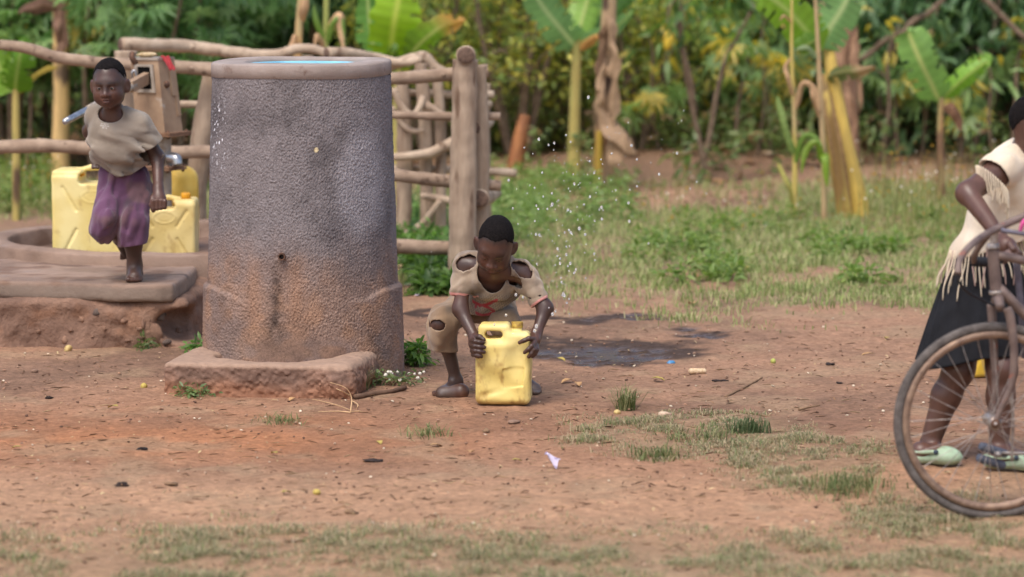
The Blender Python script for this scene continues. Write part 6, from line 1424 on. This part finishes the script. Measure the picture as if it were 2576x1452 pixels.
maize('green and tan maize stalk beside the far fence log end', [(822, -40, 23.3), (820, 80, 23.3), (818, 250, 23.3), (816, 560, 23.3)], [7, 8, 9, 10],
      [([(820, 100, 23.3), (800, 60, 23.2), (790, 10, 23.2)], 9, GRN), ([(820, 120, 23.3), (838, 60, 23.2), (858, 50, 23.2), (868, 120, 23.2)], 9, GRN), ([(820, 90, 23.3), (850, 40, 23.2), (860, 70, 23.2), (864, 130, 23.2)], 13, (206, 170, 132)), ([(822, 130, 23.3), (800, 90, 23.2), (790, 118, 23.2)], 8, TAN)], (150, 156, 86))
# the forked sapling past the grass
o = thing('forked_sapling', G(1770, 440), 'slim forked sapling with bare grey stems in front of the drooping trees', 'tree')
mb = MB()
for pts, r in (([(1772, 450, 27.4), (1768, 400, 27.4), (1748, 300, 27.4), (1726, 180, 27.4), (1708, 80, 27.4), (1692, -30, 27.4)], [9, 8, 7, 7, 6, 5]), ([(1768, 410, 27.4), (1788, 330, 27.4), (1802, 240, 27.4), (1830, 140, 27.4), (1868, 70, 27.5), (1900, 10, 27.5)], [8, 7, 7, 6, 5, 4]),
               ([(1748, 300, 27.4), (1742, 220, 27.35), (1718, 110, 27.35), (1712, -30, 27.35)], [6, 5, 5, 4])):
    V, Fs = tube([PY(*p) for p in pts], [q / ppm(27.4) for q in r], 10, 40, 0.08, 12, int(pts[0][0])); mb.add(V, Fs)
mb.obj('trunk', m_bark, o)
cl = np.array([PY(a, b_, 27.4 + g.uniform(-.4, .4)) for a, b_ in [(1700, -20), (1720, 20), (1890, 30), (1870, 80), (1800, 30), (1760, -10), (1840, -20), (1750, 380), (1775, 360), (1690, 60)]])
V, Fs, c = crown(*LONG, cl, 14, 0.17, 0.22, [(92, 120, 60), (110, 134, 66), (76, 104, 52)], 77, 0.8); obj('crown', V, Fs, m_leaf, o, col=c)
o = thing('fruit', PY(1681, 102, 28.5) - A(0, 0, .09), 'long ripe yellow fruit hanging among dark leaves', 'fruit'); V, Q = blob(PY(1681, 103, 28.5), (0.046, 0.046, 0.095), 4, 0.12, roty(0.1), 16, 12); obj('flesh', V, Q, mat('ripe_fruit', C(214, 188, 70), 0.5, 0.3, var=(C(196, 160, 60), 20, 3)), o)
V, Fs = tube([PY(1681, 78, 28.5), PY(1680, 40, 28.6), PY(1690, 0, 28.7)], 0.008, 6, 10); obj('stalk', V, Fs, m_bark2, o)
# long bare branches on the right
for k, pts in enumerate([[(2460, -20, 28.4), (2510, 30, 28.4), (2560, 80, 28.4), (2600, 110, 28.4)], [(2250, 130, 28.6), (2290, 60, 28.6), (2340, 30, 28.6), (2400, -30, 28.6)], [(2110, 105, 28.7), (2160, 150, 28.7), (2230, 100, 28.7), (2290, 70, 28.7)]]):
    V, Fs = tube([PY(*p) for p in pts], [9 / 280, 8 / 280, 6 / 280], 10, 24, 0.1, 12, k); ob = obj('bare_branch', V, Fs, m_bark, base=PY(*pts[0])); tag(ob, ('straight pale bare branch caught in the dark shrubs', 'thin curved bare branch among the dark leaves', 'crooked low bare branch behind the leaning banana')[k], 'branch')

# bare young stems standing in the front of the plantation
gs = random.Random(5)
for k, (x, y0, y1, dx, Y) in enumerate([(1612, 425, 260, 8, 28.6), (1660, 430, 120, -20, 28.9), (1850, 428, 150, 25, 28.5), (1905, 430, 90, 12, 28.8), (1945, 425, 180, -14, 29.0), (2215, 425, 140, 18, 28.4), (2262, 430, 220, -16, 28.7), (2320, 425, 100, 20, 29.0), (2415, 428, 250, 10, 28.5), (2505, 430, 190, -12, 28.3), (2545, 430, 150, 16, 28.6), (1225, 425, 180, -25, 28.4), (1345, 425, 90, 22, 28.9), (1120, 430, 120, 14, 29.0), (235, 440, 60, -18, 27.0), (350, 430, 80, 20, 27.6), (60, 430, 120, 10, 27.4)]):
    b0 = G(x, y0); b0 = A((x - CX) / F * Y, Y, float(gz((x - CX) / F * Y, Y))); tp = PY(x + dx, y1, Y); md = (b0 + tp) / 2 + A(gs.uniform(-.05, .05), 0, 0)
    o = thing('sapling', b0, 'thin bare pale stem standing under the plantation leaves', 'sapling', 'thin bare stems under the leaves'); r = gs.uniform(.012, .026)
    V, Fs = tube([b0 - A(0, 0, .05), md, tp, tp + (tp - md) * .6 + A(gs.uniform(-.2, .2), 0, 0)], [r, r * .9, r * .7, r * .4], 9, 30, 0.1, 10, 900 + k); obj('trunk', V, Fs, m_bark, o)
    cl = np.array([tp + (tp - md) * gs.uniform(0, .6) + A(gs.uniform(-.2, .2), gs.uniform(-.2, .2), gs.uniform(-.1, .1)) for _ in range(5)]); V, Fs, c = crown(*(LONG if k % 2 else PALM), cl, 5, .2, .2, [(110, 138, 84), (128, 152, 96), (186, 170, 84)], 930 + k, .7); obj('crown', V, Fs, m_leaf, o, col=c)
# ---------------------------------------------------------------- grass, weeds, litter, spray
def blades(pos, h, w, lean, pal, seed, zoff=-0.005):
    g = np.random.default_rng(seed); n = len(pos); a = g.uniform(0, 2 * math.pi, n); d = np.stack([np.cos(a), np.sin(a), 0 * a], -1); sd = np.stack([-np.sin(a), np.cos(a), 0 * a], -1)
    h = np.asarray(h) * g.uniform(.5, 1.25, n); ln = lean * g.uniform(.2, 1.2, n) * h; ww = w * g.uniform(.7, 1.3, n)
    b0 = pos + A(0, 0, zoff); md = b0 + d * (ln * .35)[:, None] + A(0, 0, 1) * (h * .62)[:, None]; tp = b0 + d * ln[:, None] + A(0, 0, 1) * (h * np.clip(1 - .35 * ln / (h + 1e-6), .3, 1))[:, None]
    V = np.stack([b0 - sd * (ww / 2)[:, None], b0 + sd * (ww / 2)[:, None], md - sd * (ww * .42)[:, None], md + sd * (ww * .42)[:, None], tp], 1).reshape(-1, 3)
    k = (np.arange(n) * 5)[:, None]; Fs = np.concatenate([k + A(0, 1, 3).astype(int), k + A(0, 3, 2).astype(int), k + A(2, 3, 4).astype(int)])
    pal = lin(np.array(pal)); c = pal[g.integers(0, len(pal), n)] * g.uniform(.8, 1.2, (n, 1))
    return V, Fs, np.repeat(c, 5, 0)
m_grass = mat('grass_blade', WH, 0.65, 0.25, attr=True, trans=0.25)
def sample(n, y0, y1, which, seed, wx=0.175, p=1.0, cond=None):
    g = np.random.default_rng(seed); y = g.uniform(min(y0 ** p, y1 ** p), max(y0 ** p, y1 ** p), n) ** (1 / p); x = g.uniform(-1, 1, n) * wx * y
    _, py_, P, wet_, film_, org_, gm, nm = ground_zones(x, y); m = (gm if which == 'g' else nm) * (1 - film_); keep = g.uniform(0, 1, n) < m
    cl = fbm(P, 3.5 if which == 'g' else 6.5, 3, seed + 5, 0.7); keep &= (cl + g.uniform(-.5, .5, n)) > (-0.22 if which == 'g' else 0.16)
    x, y = x[keep], y[keep]; return np.stack([x, y, gz(x, y)], -1), cl[keep]
def clear(P):                                      # keep off the platform, the tank and the feet
    k = ~((P[:, 0] < -1.35) & (P[:, 1] > 15.9) & (P[:, 1] < 19.5) & (np.hypot(P[:, 0] - RX, P[:, 1] - RY) < 1.45) | ((P[:, 0] < -1.2) & (P[:, 1] > 15.9) & (P[:, 1] < 17.4)))
    return k & (np.hypot(P[:, 0] - TX, P[:, 1] - TY) > 0.5)
GREEN = [(130, 148, 86), (150, 164, 100), (116, 136, 76), (166, 172, 118), (178, 172, 130)]
P, cl = sample(150000, 15.6, 27.6, 'g', 601, p=-0.2); k = clear(P); P, cl = P[k], cl[k]
V, Fs, c = blades(P, 0.050 + 0.055 * np.clip(cl, -.5, .8) + 0.003 * (P[:, 1] - 16), 0.0050 + 0.0003 * (P[:, 1] - 15), 0.9, GREEN, 602)
tag(obj('grass', V, Fs, m_grass, col=c, smooth=False), 'patchy short green grass between the dirt yard and the plantation', 'grass', kind='stuff')
DRY = [(136, 136, 102), (158, 150, 120), (122, 128, 90), (190, 172, 142), (176, 160, 130), (126, 140, 88), (168, 148, 118)]
P, cl = sample(420000, 9.4, 13.9, 'n', 611, p=1.0); 
V, Fs, c = blades(P, 0.024 + 0.045 * np.clip(cl, -.1, .9), 0.0034, 1.6, DRY, 612)
tag(obj('dry_grass', V, Fs, m_grass, col=c, smooth=False), 'trampled sparse dry grass on the near dirt', 'grass', kind='stuff')
# leafy ground weeds past the fence, and flowering stalks
g2 = np.random.default_rng(21)
def weeds(n, box_, hmax, size, pal, seed, thr=-0.1):
    x = g2.uniform(box_[0], box_[1], n); y = g2.uniform(box_[2], box_[3], n); q = GA(x, y); q = q[(vnoise(q, 2.4, seed) > thr) & clear(q)]
    per = 9; cl = np.repeat(q, 3, 0); cl[:, 2] += g2.uniform(0.02, hmax, len(cl)); return crown(*OVAL, cl, per, size, 0.06, pal, seed, 0.0)
mb = MB()
for args in ((900, (-20, 2600, 330, 425), 0.45, 0.10, [(104, 122, 74), (122, 136, 86), (140, 118, 88), (92, 110, 66), (112, 130, 78)], 626, 0.0), (300, (1215, 1600, 440, 620), 0.16, 0.060, [(116, 138, 78), (130, 150, 90), (104, 128, 68)], 621, 0.0), (110, (1010, 1140, 560, 700), 0.18, 0.075, [(82, 112, 56), (100, 130, 66)], 622), (420, (1600, 2560, 560, 720), 0.10, 0.060, [(112, 134, 70), (98, 124, 58), (128, 146, 82)], 623, 0.15), (160, (-10, 140, 430, 540), 0.2, 0.06, [(104, 126, 64), (122, 140, 76)], 624),
             (60, (1060, 1140, 690, 745), 0.10, 0.09, [(74, 100, 52), (90, 116, 58)], 625, -1)):
    V, Fs, c = weeds(*args); mb.add(V, Fs, c)
tag(mb.obj('ground_weeds', m_leaf), 'low broad-leaved green weeds in the grass', 'weeds', kind='stuff')
mb = MB(); T, TF = blob((0, 0, 0), (1, 1, 1), 0, 0, None, 5, 4)
for (n, x0, x1, y0, y1, hh) in ((420, 2150, 2580, 470, 620, .42), (150, -20, 140, 430, 560, .36), (150, 1560, 2150, 480, 620, .22)):
    q = GA(g2.uniform(x0, x1, n), g2.uniform(y0, y1, n)); V, Fs, c = blades(q, hh, 0.006, 0.35, [(128, 134, 78), (146, 140, 90), (110, 124, 66)], 630 + n); mb.add(V, Fs, c)
    tips = V.reshape(-1, 5, 3)[:, 4]; pick = tips[g2.uniform(0, 1, len(tips)) < .5]; m = len(pick); Vd, Fd = scatter(T, TF, pick, np.repeat(np.eye(3)[None], m, 0), g2.uniform(.005, .010, m)); cols = lin(np.array([(196, 156, 60), (224, 218, 200), (176, 140, 66), (150, 120, 66)]))[g2.integers(0, 4, m)]; mb.add(Vd, Fd, np.repeat(cols, len(T), 0))
tag(mb.obj('flowering_weeds', m_grass), 'thin tall weeds with tiny yellow and white flower heads', 'weeds', kind='stuff')
# dry leaf litter under the plantation and crumbs on the dirt
def litter(n, x0, x1, y0, y1, size, pal, seed, flat=0.25, tm=OVAL):
    q = GA(g2.uniform(x0, x1, n), g2.uniform(y0, y1, n)); q = q[clear(q)]; n = len(q); q[:, 2] += 0.006
    V, Fs = scatter(*tm, q, rand_rot(n, flat), size * g2.uniform(.4, 1.3, n)); c = lin(np.array(pal))[g2.integers(0, len(pal), n)]; return V, Fs, np.repeat(c * g2.uniform(.75, 1.15, (n, 1)), len(tm[0]), 0)
mb = MB()
for a in ((2600, -20, 2600, 330, 440, 0.13, [(140, 108, 80), (118, 88, 66), (168, 130, 96), (96, 72, 56)], 641, .5), (500, 1500, 2560, 440, 520, 0.09, [(140, 110, 84), (112, 86, 68)], 642, .5)): mb.add(*litter(*a))
tag(mb.obj('leaf_litter', m_dry), 'brown fallen leaves under the plantation plants', 'leaf litter', kind='stuff')
mb = MB(); CH = blob((0, 0, 0), (1, .7, .35), 3, 0.3, None, 6, 5)
CR = [(186, 156, 132), (150, 118, 98), (126, 98, 82), (216, 198, 174), (170, 132, 108), (160, 128, 108), (104, 80, 68)]
for a in ((1000, 0, 2560, 780, 1060, 0.0085, CR, 651, .4, CH), (800, 0, 2560, 1060, 1440, 0.0075, CR, 652, .4, CH), (900, 0, 2560, 800, 1440, 0.026, [(186, 160, 120), (140, 108, 80), (104, 80, 62), (206, 184, 140)], 653, .35, LONG)): mb.add(*litter(*a))
STK = leaf_template(0.06, 0.05)
mb.add(*litter(1900, 0, 2560, 820, 1440, 0.055, [(170, 146, 116), (120, 94, 74), (190, 168, 134), (88, 66, 54)], 654, .15, STK))
tag(mb.obj('ground_crumbs', mat('crumb', WH, 0.95, 0.1, attr=True)), 'pebbles, crumbs of soil, leaf scraps and straw on the dirt', 'litter', kind='stuff')

# single things lying on the dirt
m_peel = mat('pale_peel', C(206, 186, 130), 0.8, 0.2, var=(C(176, 140, 84), 60, 3)); m_stick = mat('dry_stick', C(150, 122, 96), 0.9, 0.15, var=(C(112, 88, 68), 20, 4)); m_straw = mat('pale_twig', C(206, 172, 132), 0.9, 0.15)
m_stone = mat('brown_stone', C(150, 122, 104), 0.9, 0.2, var=(C(116, 92, 78), 30, 4)); m_dk = mat('dark_peel', C(66, 54, 50), 0.85, 0.2, var=(C(40, 33, 31), 90, 3)); m_pleaf = mat('yellowed_leaf', C(196, 176, 96), 0.8, 0.2, var=(C(160, 136, 76), 40, 3))
m_brl = mat('tan_leaf', C(200, 160, 112), 0.85, 0.2, var=(C(160, 120, 84), 40, 3)); m_ob = {'peel': m_peel, 'stone': m_stone, 'dark': m_dk, 'yleaf': m_pleaf, 'bleaf': m_brl}
def lump(name, label, cat, px_, py_, wpx, hpx, material, seed, rough=0.3, group=None, dz=0.5):
    p = G(px_, py_); s_ = ppm(p[1]); w, h = wpx / s_ / 2, hpx / s_ / 2; V, Q = blob(p + A(0, 0, h * dz), (w, w * .75, h), seed, rough, rotz(seed), 14, 9, 2.6 if rough > .4 else None); return tag(obj(name, V, Q, material, base=p), label, cat, group)
def stick(name, label, pts, r, material, cat='stick'):
    W = [G(a, b_) for a, b_ in pts]; s_ = ppm(W[0][1]); rr = [q / s_ for q in r]; W = [w + A(0, 0, rr[0] * .8 + (pts_z[i] if (pts_z := [0] * len(W)) else 0)) for i, w in enumerate(W)]
    V, Fs = tube(W, rr, 9, 24, 0.15, 30, int(pts[0][0])); return tag(obj(name, V, Fs, material, base=W[0]), label, cat)
stick('stick', 'straight grey stick on the dirt beyond the white cob', [(1825, 1001), (1870, 978), (1917, 953)], [3.2, 3, 2.6], m_stick)
stick('stick', 'short dark twig near the scattered grass by the bicycle', [(2010, 1033), (2035, 1027), (2062, 1022)], [3, 2.5, 2], m_stick)
stick('stick', 'flat brown splinter beside the dry grass patch', [(1850, 1036), (1890, 1043), (1940, 1052)], [3, 3, 2], m_stick)
stick('branch', 'thick knobbly branch lying at the corner of the catch basin', [(893, 1004), (940, 996), (985, 990), (1019, 980)], [7, 7, 6, 6], mat('old_branch', C(116, 92, 76), 0.9, 0.15, var=(C(86, 66, 54), 20, 4), bump=[(50, .004)]), 'branch')
tw = G(882, 1035); mb = MB()
for pts in ([(882, 1040), (884, 1000), (868, 975), (830, 962)], [(884, 1000), (862, 985), (846, 978)], [(882, 1035), (850, 1020), (812, 1010), (786, 1004)], [(882, 1040), (850, 1042), (800, 1036)], [(882, 1038), (900, 1048), (912, 1064)], [(884, 1010), (900, 1018), (896, 1030)]):
    W = []
    for i, (a, b_) in enumerate(pts): W.append(PY(a, b_, tw[1] - 0.02 * i) if b_ < 1000 or i > 0 else G(a, b_) + A(0, 0, .004))
    W = [A(w[0], w[1], max(w[2], float(gz(w[0], w[1])) + .004)) for w in W]; V, Fs = tube(W, [1.7 / 565, 1.3 / 565, 0.8 / 565], 6, 16, .1); mb.add(V, Fs)
tag(mb.obj('dry_twig', m_straw, base=tw), 'pale dry twig with splayed rootlets in front of the basin', 'twig')
lump('fruit_peel', 'crumpled cream fruit peel at the foot of the stony bank', 'peel', 172, 882, 22, 18, m_peel, 1, .5)
o = lump('fruit_half', 'half passion fruit shell left of the catch basin', 'fruit', 362, 976, 23, 17, m_pleaf, 2, .15); 
lump('stone', 'dark brown stone on the dirt left of the basin', 'stone', 87, 936, 20, 10, m_stone, 3); lump('stone', 'flat pale brown stone in front of the wet can', 'stone', 1292, 1064, 36, 11, m_stone, 4)
lump('stone', 'small tan stone at the edge of the mud', 'stone', 1747, 892, 12, 9, m_stone, 5); lump('stone', 'grey white stone beside the grass tuft', 'stone', 1672, 1046, 36, 15, mat('white_stone', C(206, 184, 160), 0.9, 0.2, var=(C(170, 140, 120), 40, 3)), 6); lump('stone', 'knobbly tan lump at the root of the grass tuft', 'stone', 1553, 1042, 20, 15, m_peel, 7)
lump('green_fruit', 'small round green fruit on the open dirt', 'fruit', 1945, 915, 19, 15, mat('lime_green', C(176, 180, 96), 0.7, 0.2, var=(C(150, 150, 84), 30, 3)), 8, .08, dz=.8); lump('green_fruit', 'blurred yellow-green fruit on the near dirt', 'fruit', 797, 1245, 22, 17, m_pleaf, 9, .08, dz=.8)
for i, (a, b_, w, h, lb) in enumerate(((305, 1221, 40, 12, 'charred black scrap on the near orange dirt'), (430, 1220, 36, 12, 'brown dung lump beside the charred scrap'), (122, 1003, 18, 10, 'dark clod left of the basin under the bank'), (355, 1131, 32, 8, 'dark dry stalk heap on the orange strip'), (1222, 1087, 22, 14, 'curled dark leaf in front of the flat stone'), (1812, 962, 46, 12, 'curled black peel below the white cob'), (2087, 918, 24, 8, 'small black curl on the dirt near the wheel'), (880, 1292, 40, 20, 'curled red-brown dead leaf at the near grass edge'), (940, 1160, 44, 8, 'flat dark husk on the near dirt'), (2110, 965, 18, 6, 'thin dark chip on the dirt beyond the wheel'))):
    lump('scrap', lb, 'scrap', a, b_, w, h * .8, m_dk if i not in (1, 4, 7) else m_stick, 20 + i, 1.1)
# the white maize cob
cb0 = G(1755, 942); d = norm(A(1, 0.06, 0)); s = Solid(); c0 = cb0 + A(0, 0, .016); s.cap(c0 - d * .030, c0 + d * .030, 0.0145, 0.0125, 0.0)
s.fn(lambda P, D: D - 0.0022 * np.cos((P - c0) @ d * 700) * np.cos(np.arctan2(P[..., 1] - c0[1], P[..., 2] - c0[2]) * 8)); o = s.obj('maize_cob', 0.003, mat('bare_cob', C(222, 200, 168), 0.85, 0.2, var=(C(190, 160, 124), 80, 3)), base=cb0); tag(o, 'bare white maize cob lying past the mud', 'cob')
def flat_leaf(name, label, px_, py_, size, material, seed, cat='leaf', group=None, curl=0.3):
    p = G(px_, py_); s_ = size / ppm(p[1]); T, TF = leaf_template(0.6, curl); V = (T - A(0, .5, 0)) * s_; V = V @ rotx(0.12).T @ rotz(seed * 1.7).T
    V[:, 2] -= V[:, 2].min() - 0.004; V = V + p; return tag(obj(name, np.vstack([V, V + A(0, 0, .002)]), np.vstack([TF[:, ::-1], TF + len(V)]), material, base=p), label, cat, group)
spots = [(2230, 856), (2182, 898), (955, 1119), (1097, 1128), (690, 1146), (1427, 965), (1410, 910), (1315, 895), (285, 1030), (735, 1010), (1655, 960), (1185, 1143), (42, 1131), (1455, 972), (1300, 1164), (1740, 770), (1885, 680), (1745, 700), (720, 1245), (600, 1345)]
for i, (a, b_) in enumerate(spots): flat_leaf('fallen_leaf', 'yellowed leaf lying flat on the bare dirt' if i % 2 == 0 else 'tan dry leaf lying flat on the bare dirt', a, b_, 26 + (i * 7) % 12, m_pleaf if i % 2 == 0 else m_brl, i, 'leaf', 'yellowed fallen leaves' if i % 2 == 0 else 'tan fallen leaves')
# paper twist, blue bag scrap, pink scrap
p = G(1390, 1180); nu = 9; U, W = np.meshgrid(np.linspace(-1, 1, nu), np.linspace(-1, 1, nu)); Pp = np.stack([U * .034 + .012 * W, 0.02 * W + 0.01 * U * W, 0.028 + .022 * np.sin(U * 2.2 - .4) * W - .022 * U + 0.012 * np.cos(W * 3)], -1).reshape(-1, 3)
i = np.arange(nu - 1)[:, None] * nu; j = np.arange(nu - 1)[None]; Q = np.stack([i + j, i + j + 1, i + nu + j + 1, i + nu + j], -1).reshape(-1, 4); Pp *= 0.72; Pp[:, 2] -= Pp[:, 2].min() - .003
tag(obj('paper_twist', np.vstack([Pp, Pp + A(0, 0, .002)]) + p, np.vstack([Q[:, ::-1], Q + len(Pp)]), mat('lilac_paper', C(206, 196, 216), 0.7, 0.2, second=(C(136, 122, 156), 60, .56, .62)), base=p), 'twisted white and lilac paper scrap on the near dirt', 'paper')
lump('plastic_scrap', 'crumpled blue plastic scrap at the mud edge', 'plastic', 1688, 915, 22, 10, mat('blue_film', C(70, 130, 176), 0.4, 0.4), 41, .6); lump('plastic_scrap', 'pale lilac scrap beside the tank and the post', 'plastic', 1052, 746, 24, 9, mat('lilac_film', C(206, 186, 210), 0.5, 0.3), 42, .5)
# tufts and small plants that stand alone
def tuft(label, px_, py_, n, h, pal, seed, lean=1.0, w=0.004, spread=0.03):
    p = G(px_, py_); q = p + np.random.default_rng(seed).normal(size=(n, 3)) * A(spread, spread, 0); q[:, 2] = gz(q[:, 0], q[:, 1]); V, Fs, c = blades(q, h, w, lean, pal, seed); return tag(obj('grass_tuft', V, Fs, m_grass, base=p, col=c, smooth=False), label, 'grass tuft')
FG = [(124, 132, 88), (104, 116, 72), (150, 146, 104), (92, 106, 64)]
tuft('spiky green grass tuft alone on the dirt past the wet can', 1575, 1030, 170, 0.125, FG, 701, 1.2, .0035, .022); tuft('upright grass tuft growing against the catch basin', 905, 982, 110, 0.125, FG, 702, .7, .0035, .018)
tuft('flat grass tuft on the dirt before the basin', 705, 1062, 120, 0.045, FG, 703, 1.8, .0035, .05); tuft('low grass tuft on the dirt before the wet can', 1070, 1094, 110, 0.055, FG, 704, 1.8, .004, .05); tuft('dark dense grass clump inside the dry grass patch', 1885, 1090, 240, 0.085, [(92, 108, 72), (78, 96, 62), (120, 126, 90)], 705, .9, .004, .035)
tuft('bushy grass clump nearest the front wheel', 2130, 1232, 260, 0.08, FG, 706, 1.1, .004, .07); tuft('wispy grass clump in the dry patch below the paper', 1650, 1152, 150, 0.07, FG, 707, 1.3, .004, .05); tuft('long grass at the foot of the corner post', 1120, 735, 160, 0.16, [(98, 122, 62), (116, 138, 74)], 708, 1.0, .006, .09)
tuft('wispy grass clump among the dry grass under the pale stone', 1760, 1100, 180, 0.055, FG, 709, 1.4, .004, .09)
def herb(label, px_, py_, n, h, size, pal, seed, flowers=0, spread=.04):
    p = G(px_, py_); gg = np.random.default_rng(seed); q = p + gg.normal(size=(n, 3)) * A(spread, spread, 0); q[:, 2] = p[2] + gg.uniform(.01, h, n); V, Fs, c = crown(*OVAL, q, 7, size, .03, pal, seed, 0.0)
    o = thing('leafy_weed', p, label, 'weed'); obj('leaves', V, Fs, m_leaf, o, col=c); mb = MB()
    for t in q[:10]: Vt, Ft = tube([A(p[0], p[1], p[2] - .01), (p + t) / 2 + A(0, 0, .01), t], .0022, 5, 6); mb.add(Vt, Ft)
    mb.obj('stalks', m_stick, o)
    if flowers:
        T, TF = blob((0, 0, 0), (1, 1, 1), 1, .15, None, 8, 6); f = p + gg.normal(size=(flowers, 3)) * A(spread * 1.2, spread * .6, 0); f[:, 2] = p[2] + gg.uniform(.03, h + .02, flowers); Vf, Ff = scatter(T, TF, f, rand_rot(flowers), gg.uniform(.006, .010, flowers)); tag(obj('flower_heads', Vf, Ff, mat('white_flower', C(214, 208, 196), 0.9, 0.1), o), kind='stuff')
herb('low weed with white button flowers beside the thick branch', 990, 968, 22, .05, .038, [(112, 126, 84), (96, 112, 70)], 721, 16, .07); herb('bright green leafy weed at the right foot of the tank', 1046, 918, 30, .10, .055, [(92, 124, 58), (110, 140, 70)], 722, 0, .035)
herb('flat grey-green weed in front of the basin corner', 487, 996, 26, .025, .034, [(112, 130, 86), (96, 116, 72)], 723, 0, .045); herb('small weed leaning on the left base of the tank', 505, 886, 12, .05, .045, [(96, 126, 66)], 724, 0, .03); herb('dusty weed at the foot of the stony bank', 362, 880, 14, .04, .035, [(92, 108, 66)], 725, 0, .03); herb('young weed growing beside the basin grass tuft', 938, 956, 12, .07, .04, [(84, 112, 62)], 726, 0, .02)
# water thrown in the air
gw = np.random.default_rng(31); pts = []
for n, x, y, sx, sy in ((90, 1450, 500, 75, 85), (60, 1400, 600, 50, 80), (30, 1530, 400, 90, 60), (24, 1400, 720, 40, 50), (16, 1300, 760, 60, 60), (22, 1600, 420, 110, 80)):
    pts += [(a, b_) for a, b_ in zip(gw.normal(x, sx, n), gw.normal(y, sy, n))]
T, TF = blob((0, 0, 0), (1, 1, 1), 0, 0.12, None, 9, 7); W = np.array([PY(a, b_, gw.uniform(13.75, 14.5)) for a, b_ in pts]); n = len(W); r = 0.0017 + 0.0042 * gw.uniform(0, 1, n) ** 2.6
W = np.vstack([W, [PY(1349, 821, 13.95), PY(1345, 832, 13.95), PY(1390, 790, 13.9), PY(1273, 793, 13.9), PY(1298, 742, 13.9), PY(1316, 748, 13.9), PY(1420, 744, 14), PY(1426, 762, 14), PY(1415, 742, 14.), PY(1457, 575, 14), PY(1472, 590, 14), PY(1436, 585, 14)]]); r = np.concatenate([r, [.0075, .0075, .007, .006, .006, .005, .006, .005, .005, .007, .006, .006]])
sc = np.stack([r, r, r * gw.uniform(.9, 1.5, len(r))], -1); V, Fs = scatter(T, TF, W, np.repeat(np.eye(3)[None], len(W), 0), sc)
sp = np.array([PY(a, b_, 14.02) for a, b_ in zip(gw.uniform(1285, 1300, 26), gw.uniform(840, 858, 26))]); V2, F2 = scatter(T, TF, sp, rand_rot(26), gw.uniform(.002, .006, 26)); 
m_w, nt, b = nodes('whitened_water'); b.inputs['Base Color'].default_value = (1, 1, 1, 1); b.inputs['Roughness'].default_value = 0.02; b.inputs['IOR'].default_value = 1.33; b.inputs['Transmission Weight'].default_value = 0.75; b.inputs['Emission Strength'].default_value = 0.0  # partly opaque white base paints in the bright glints of the drops
mb = MB(); mb.add(V, Fs).add(V2, F2); o = mb.obj('water_spray', m_w); tag(o, 'scattered water drops thrown up over the wet can', 'water drops', kind='stuff')
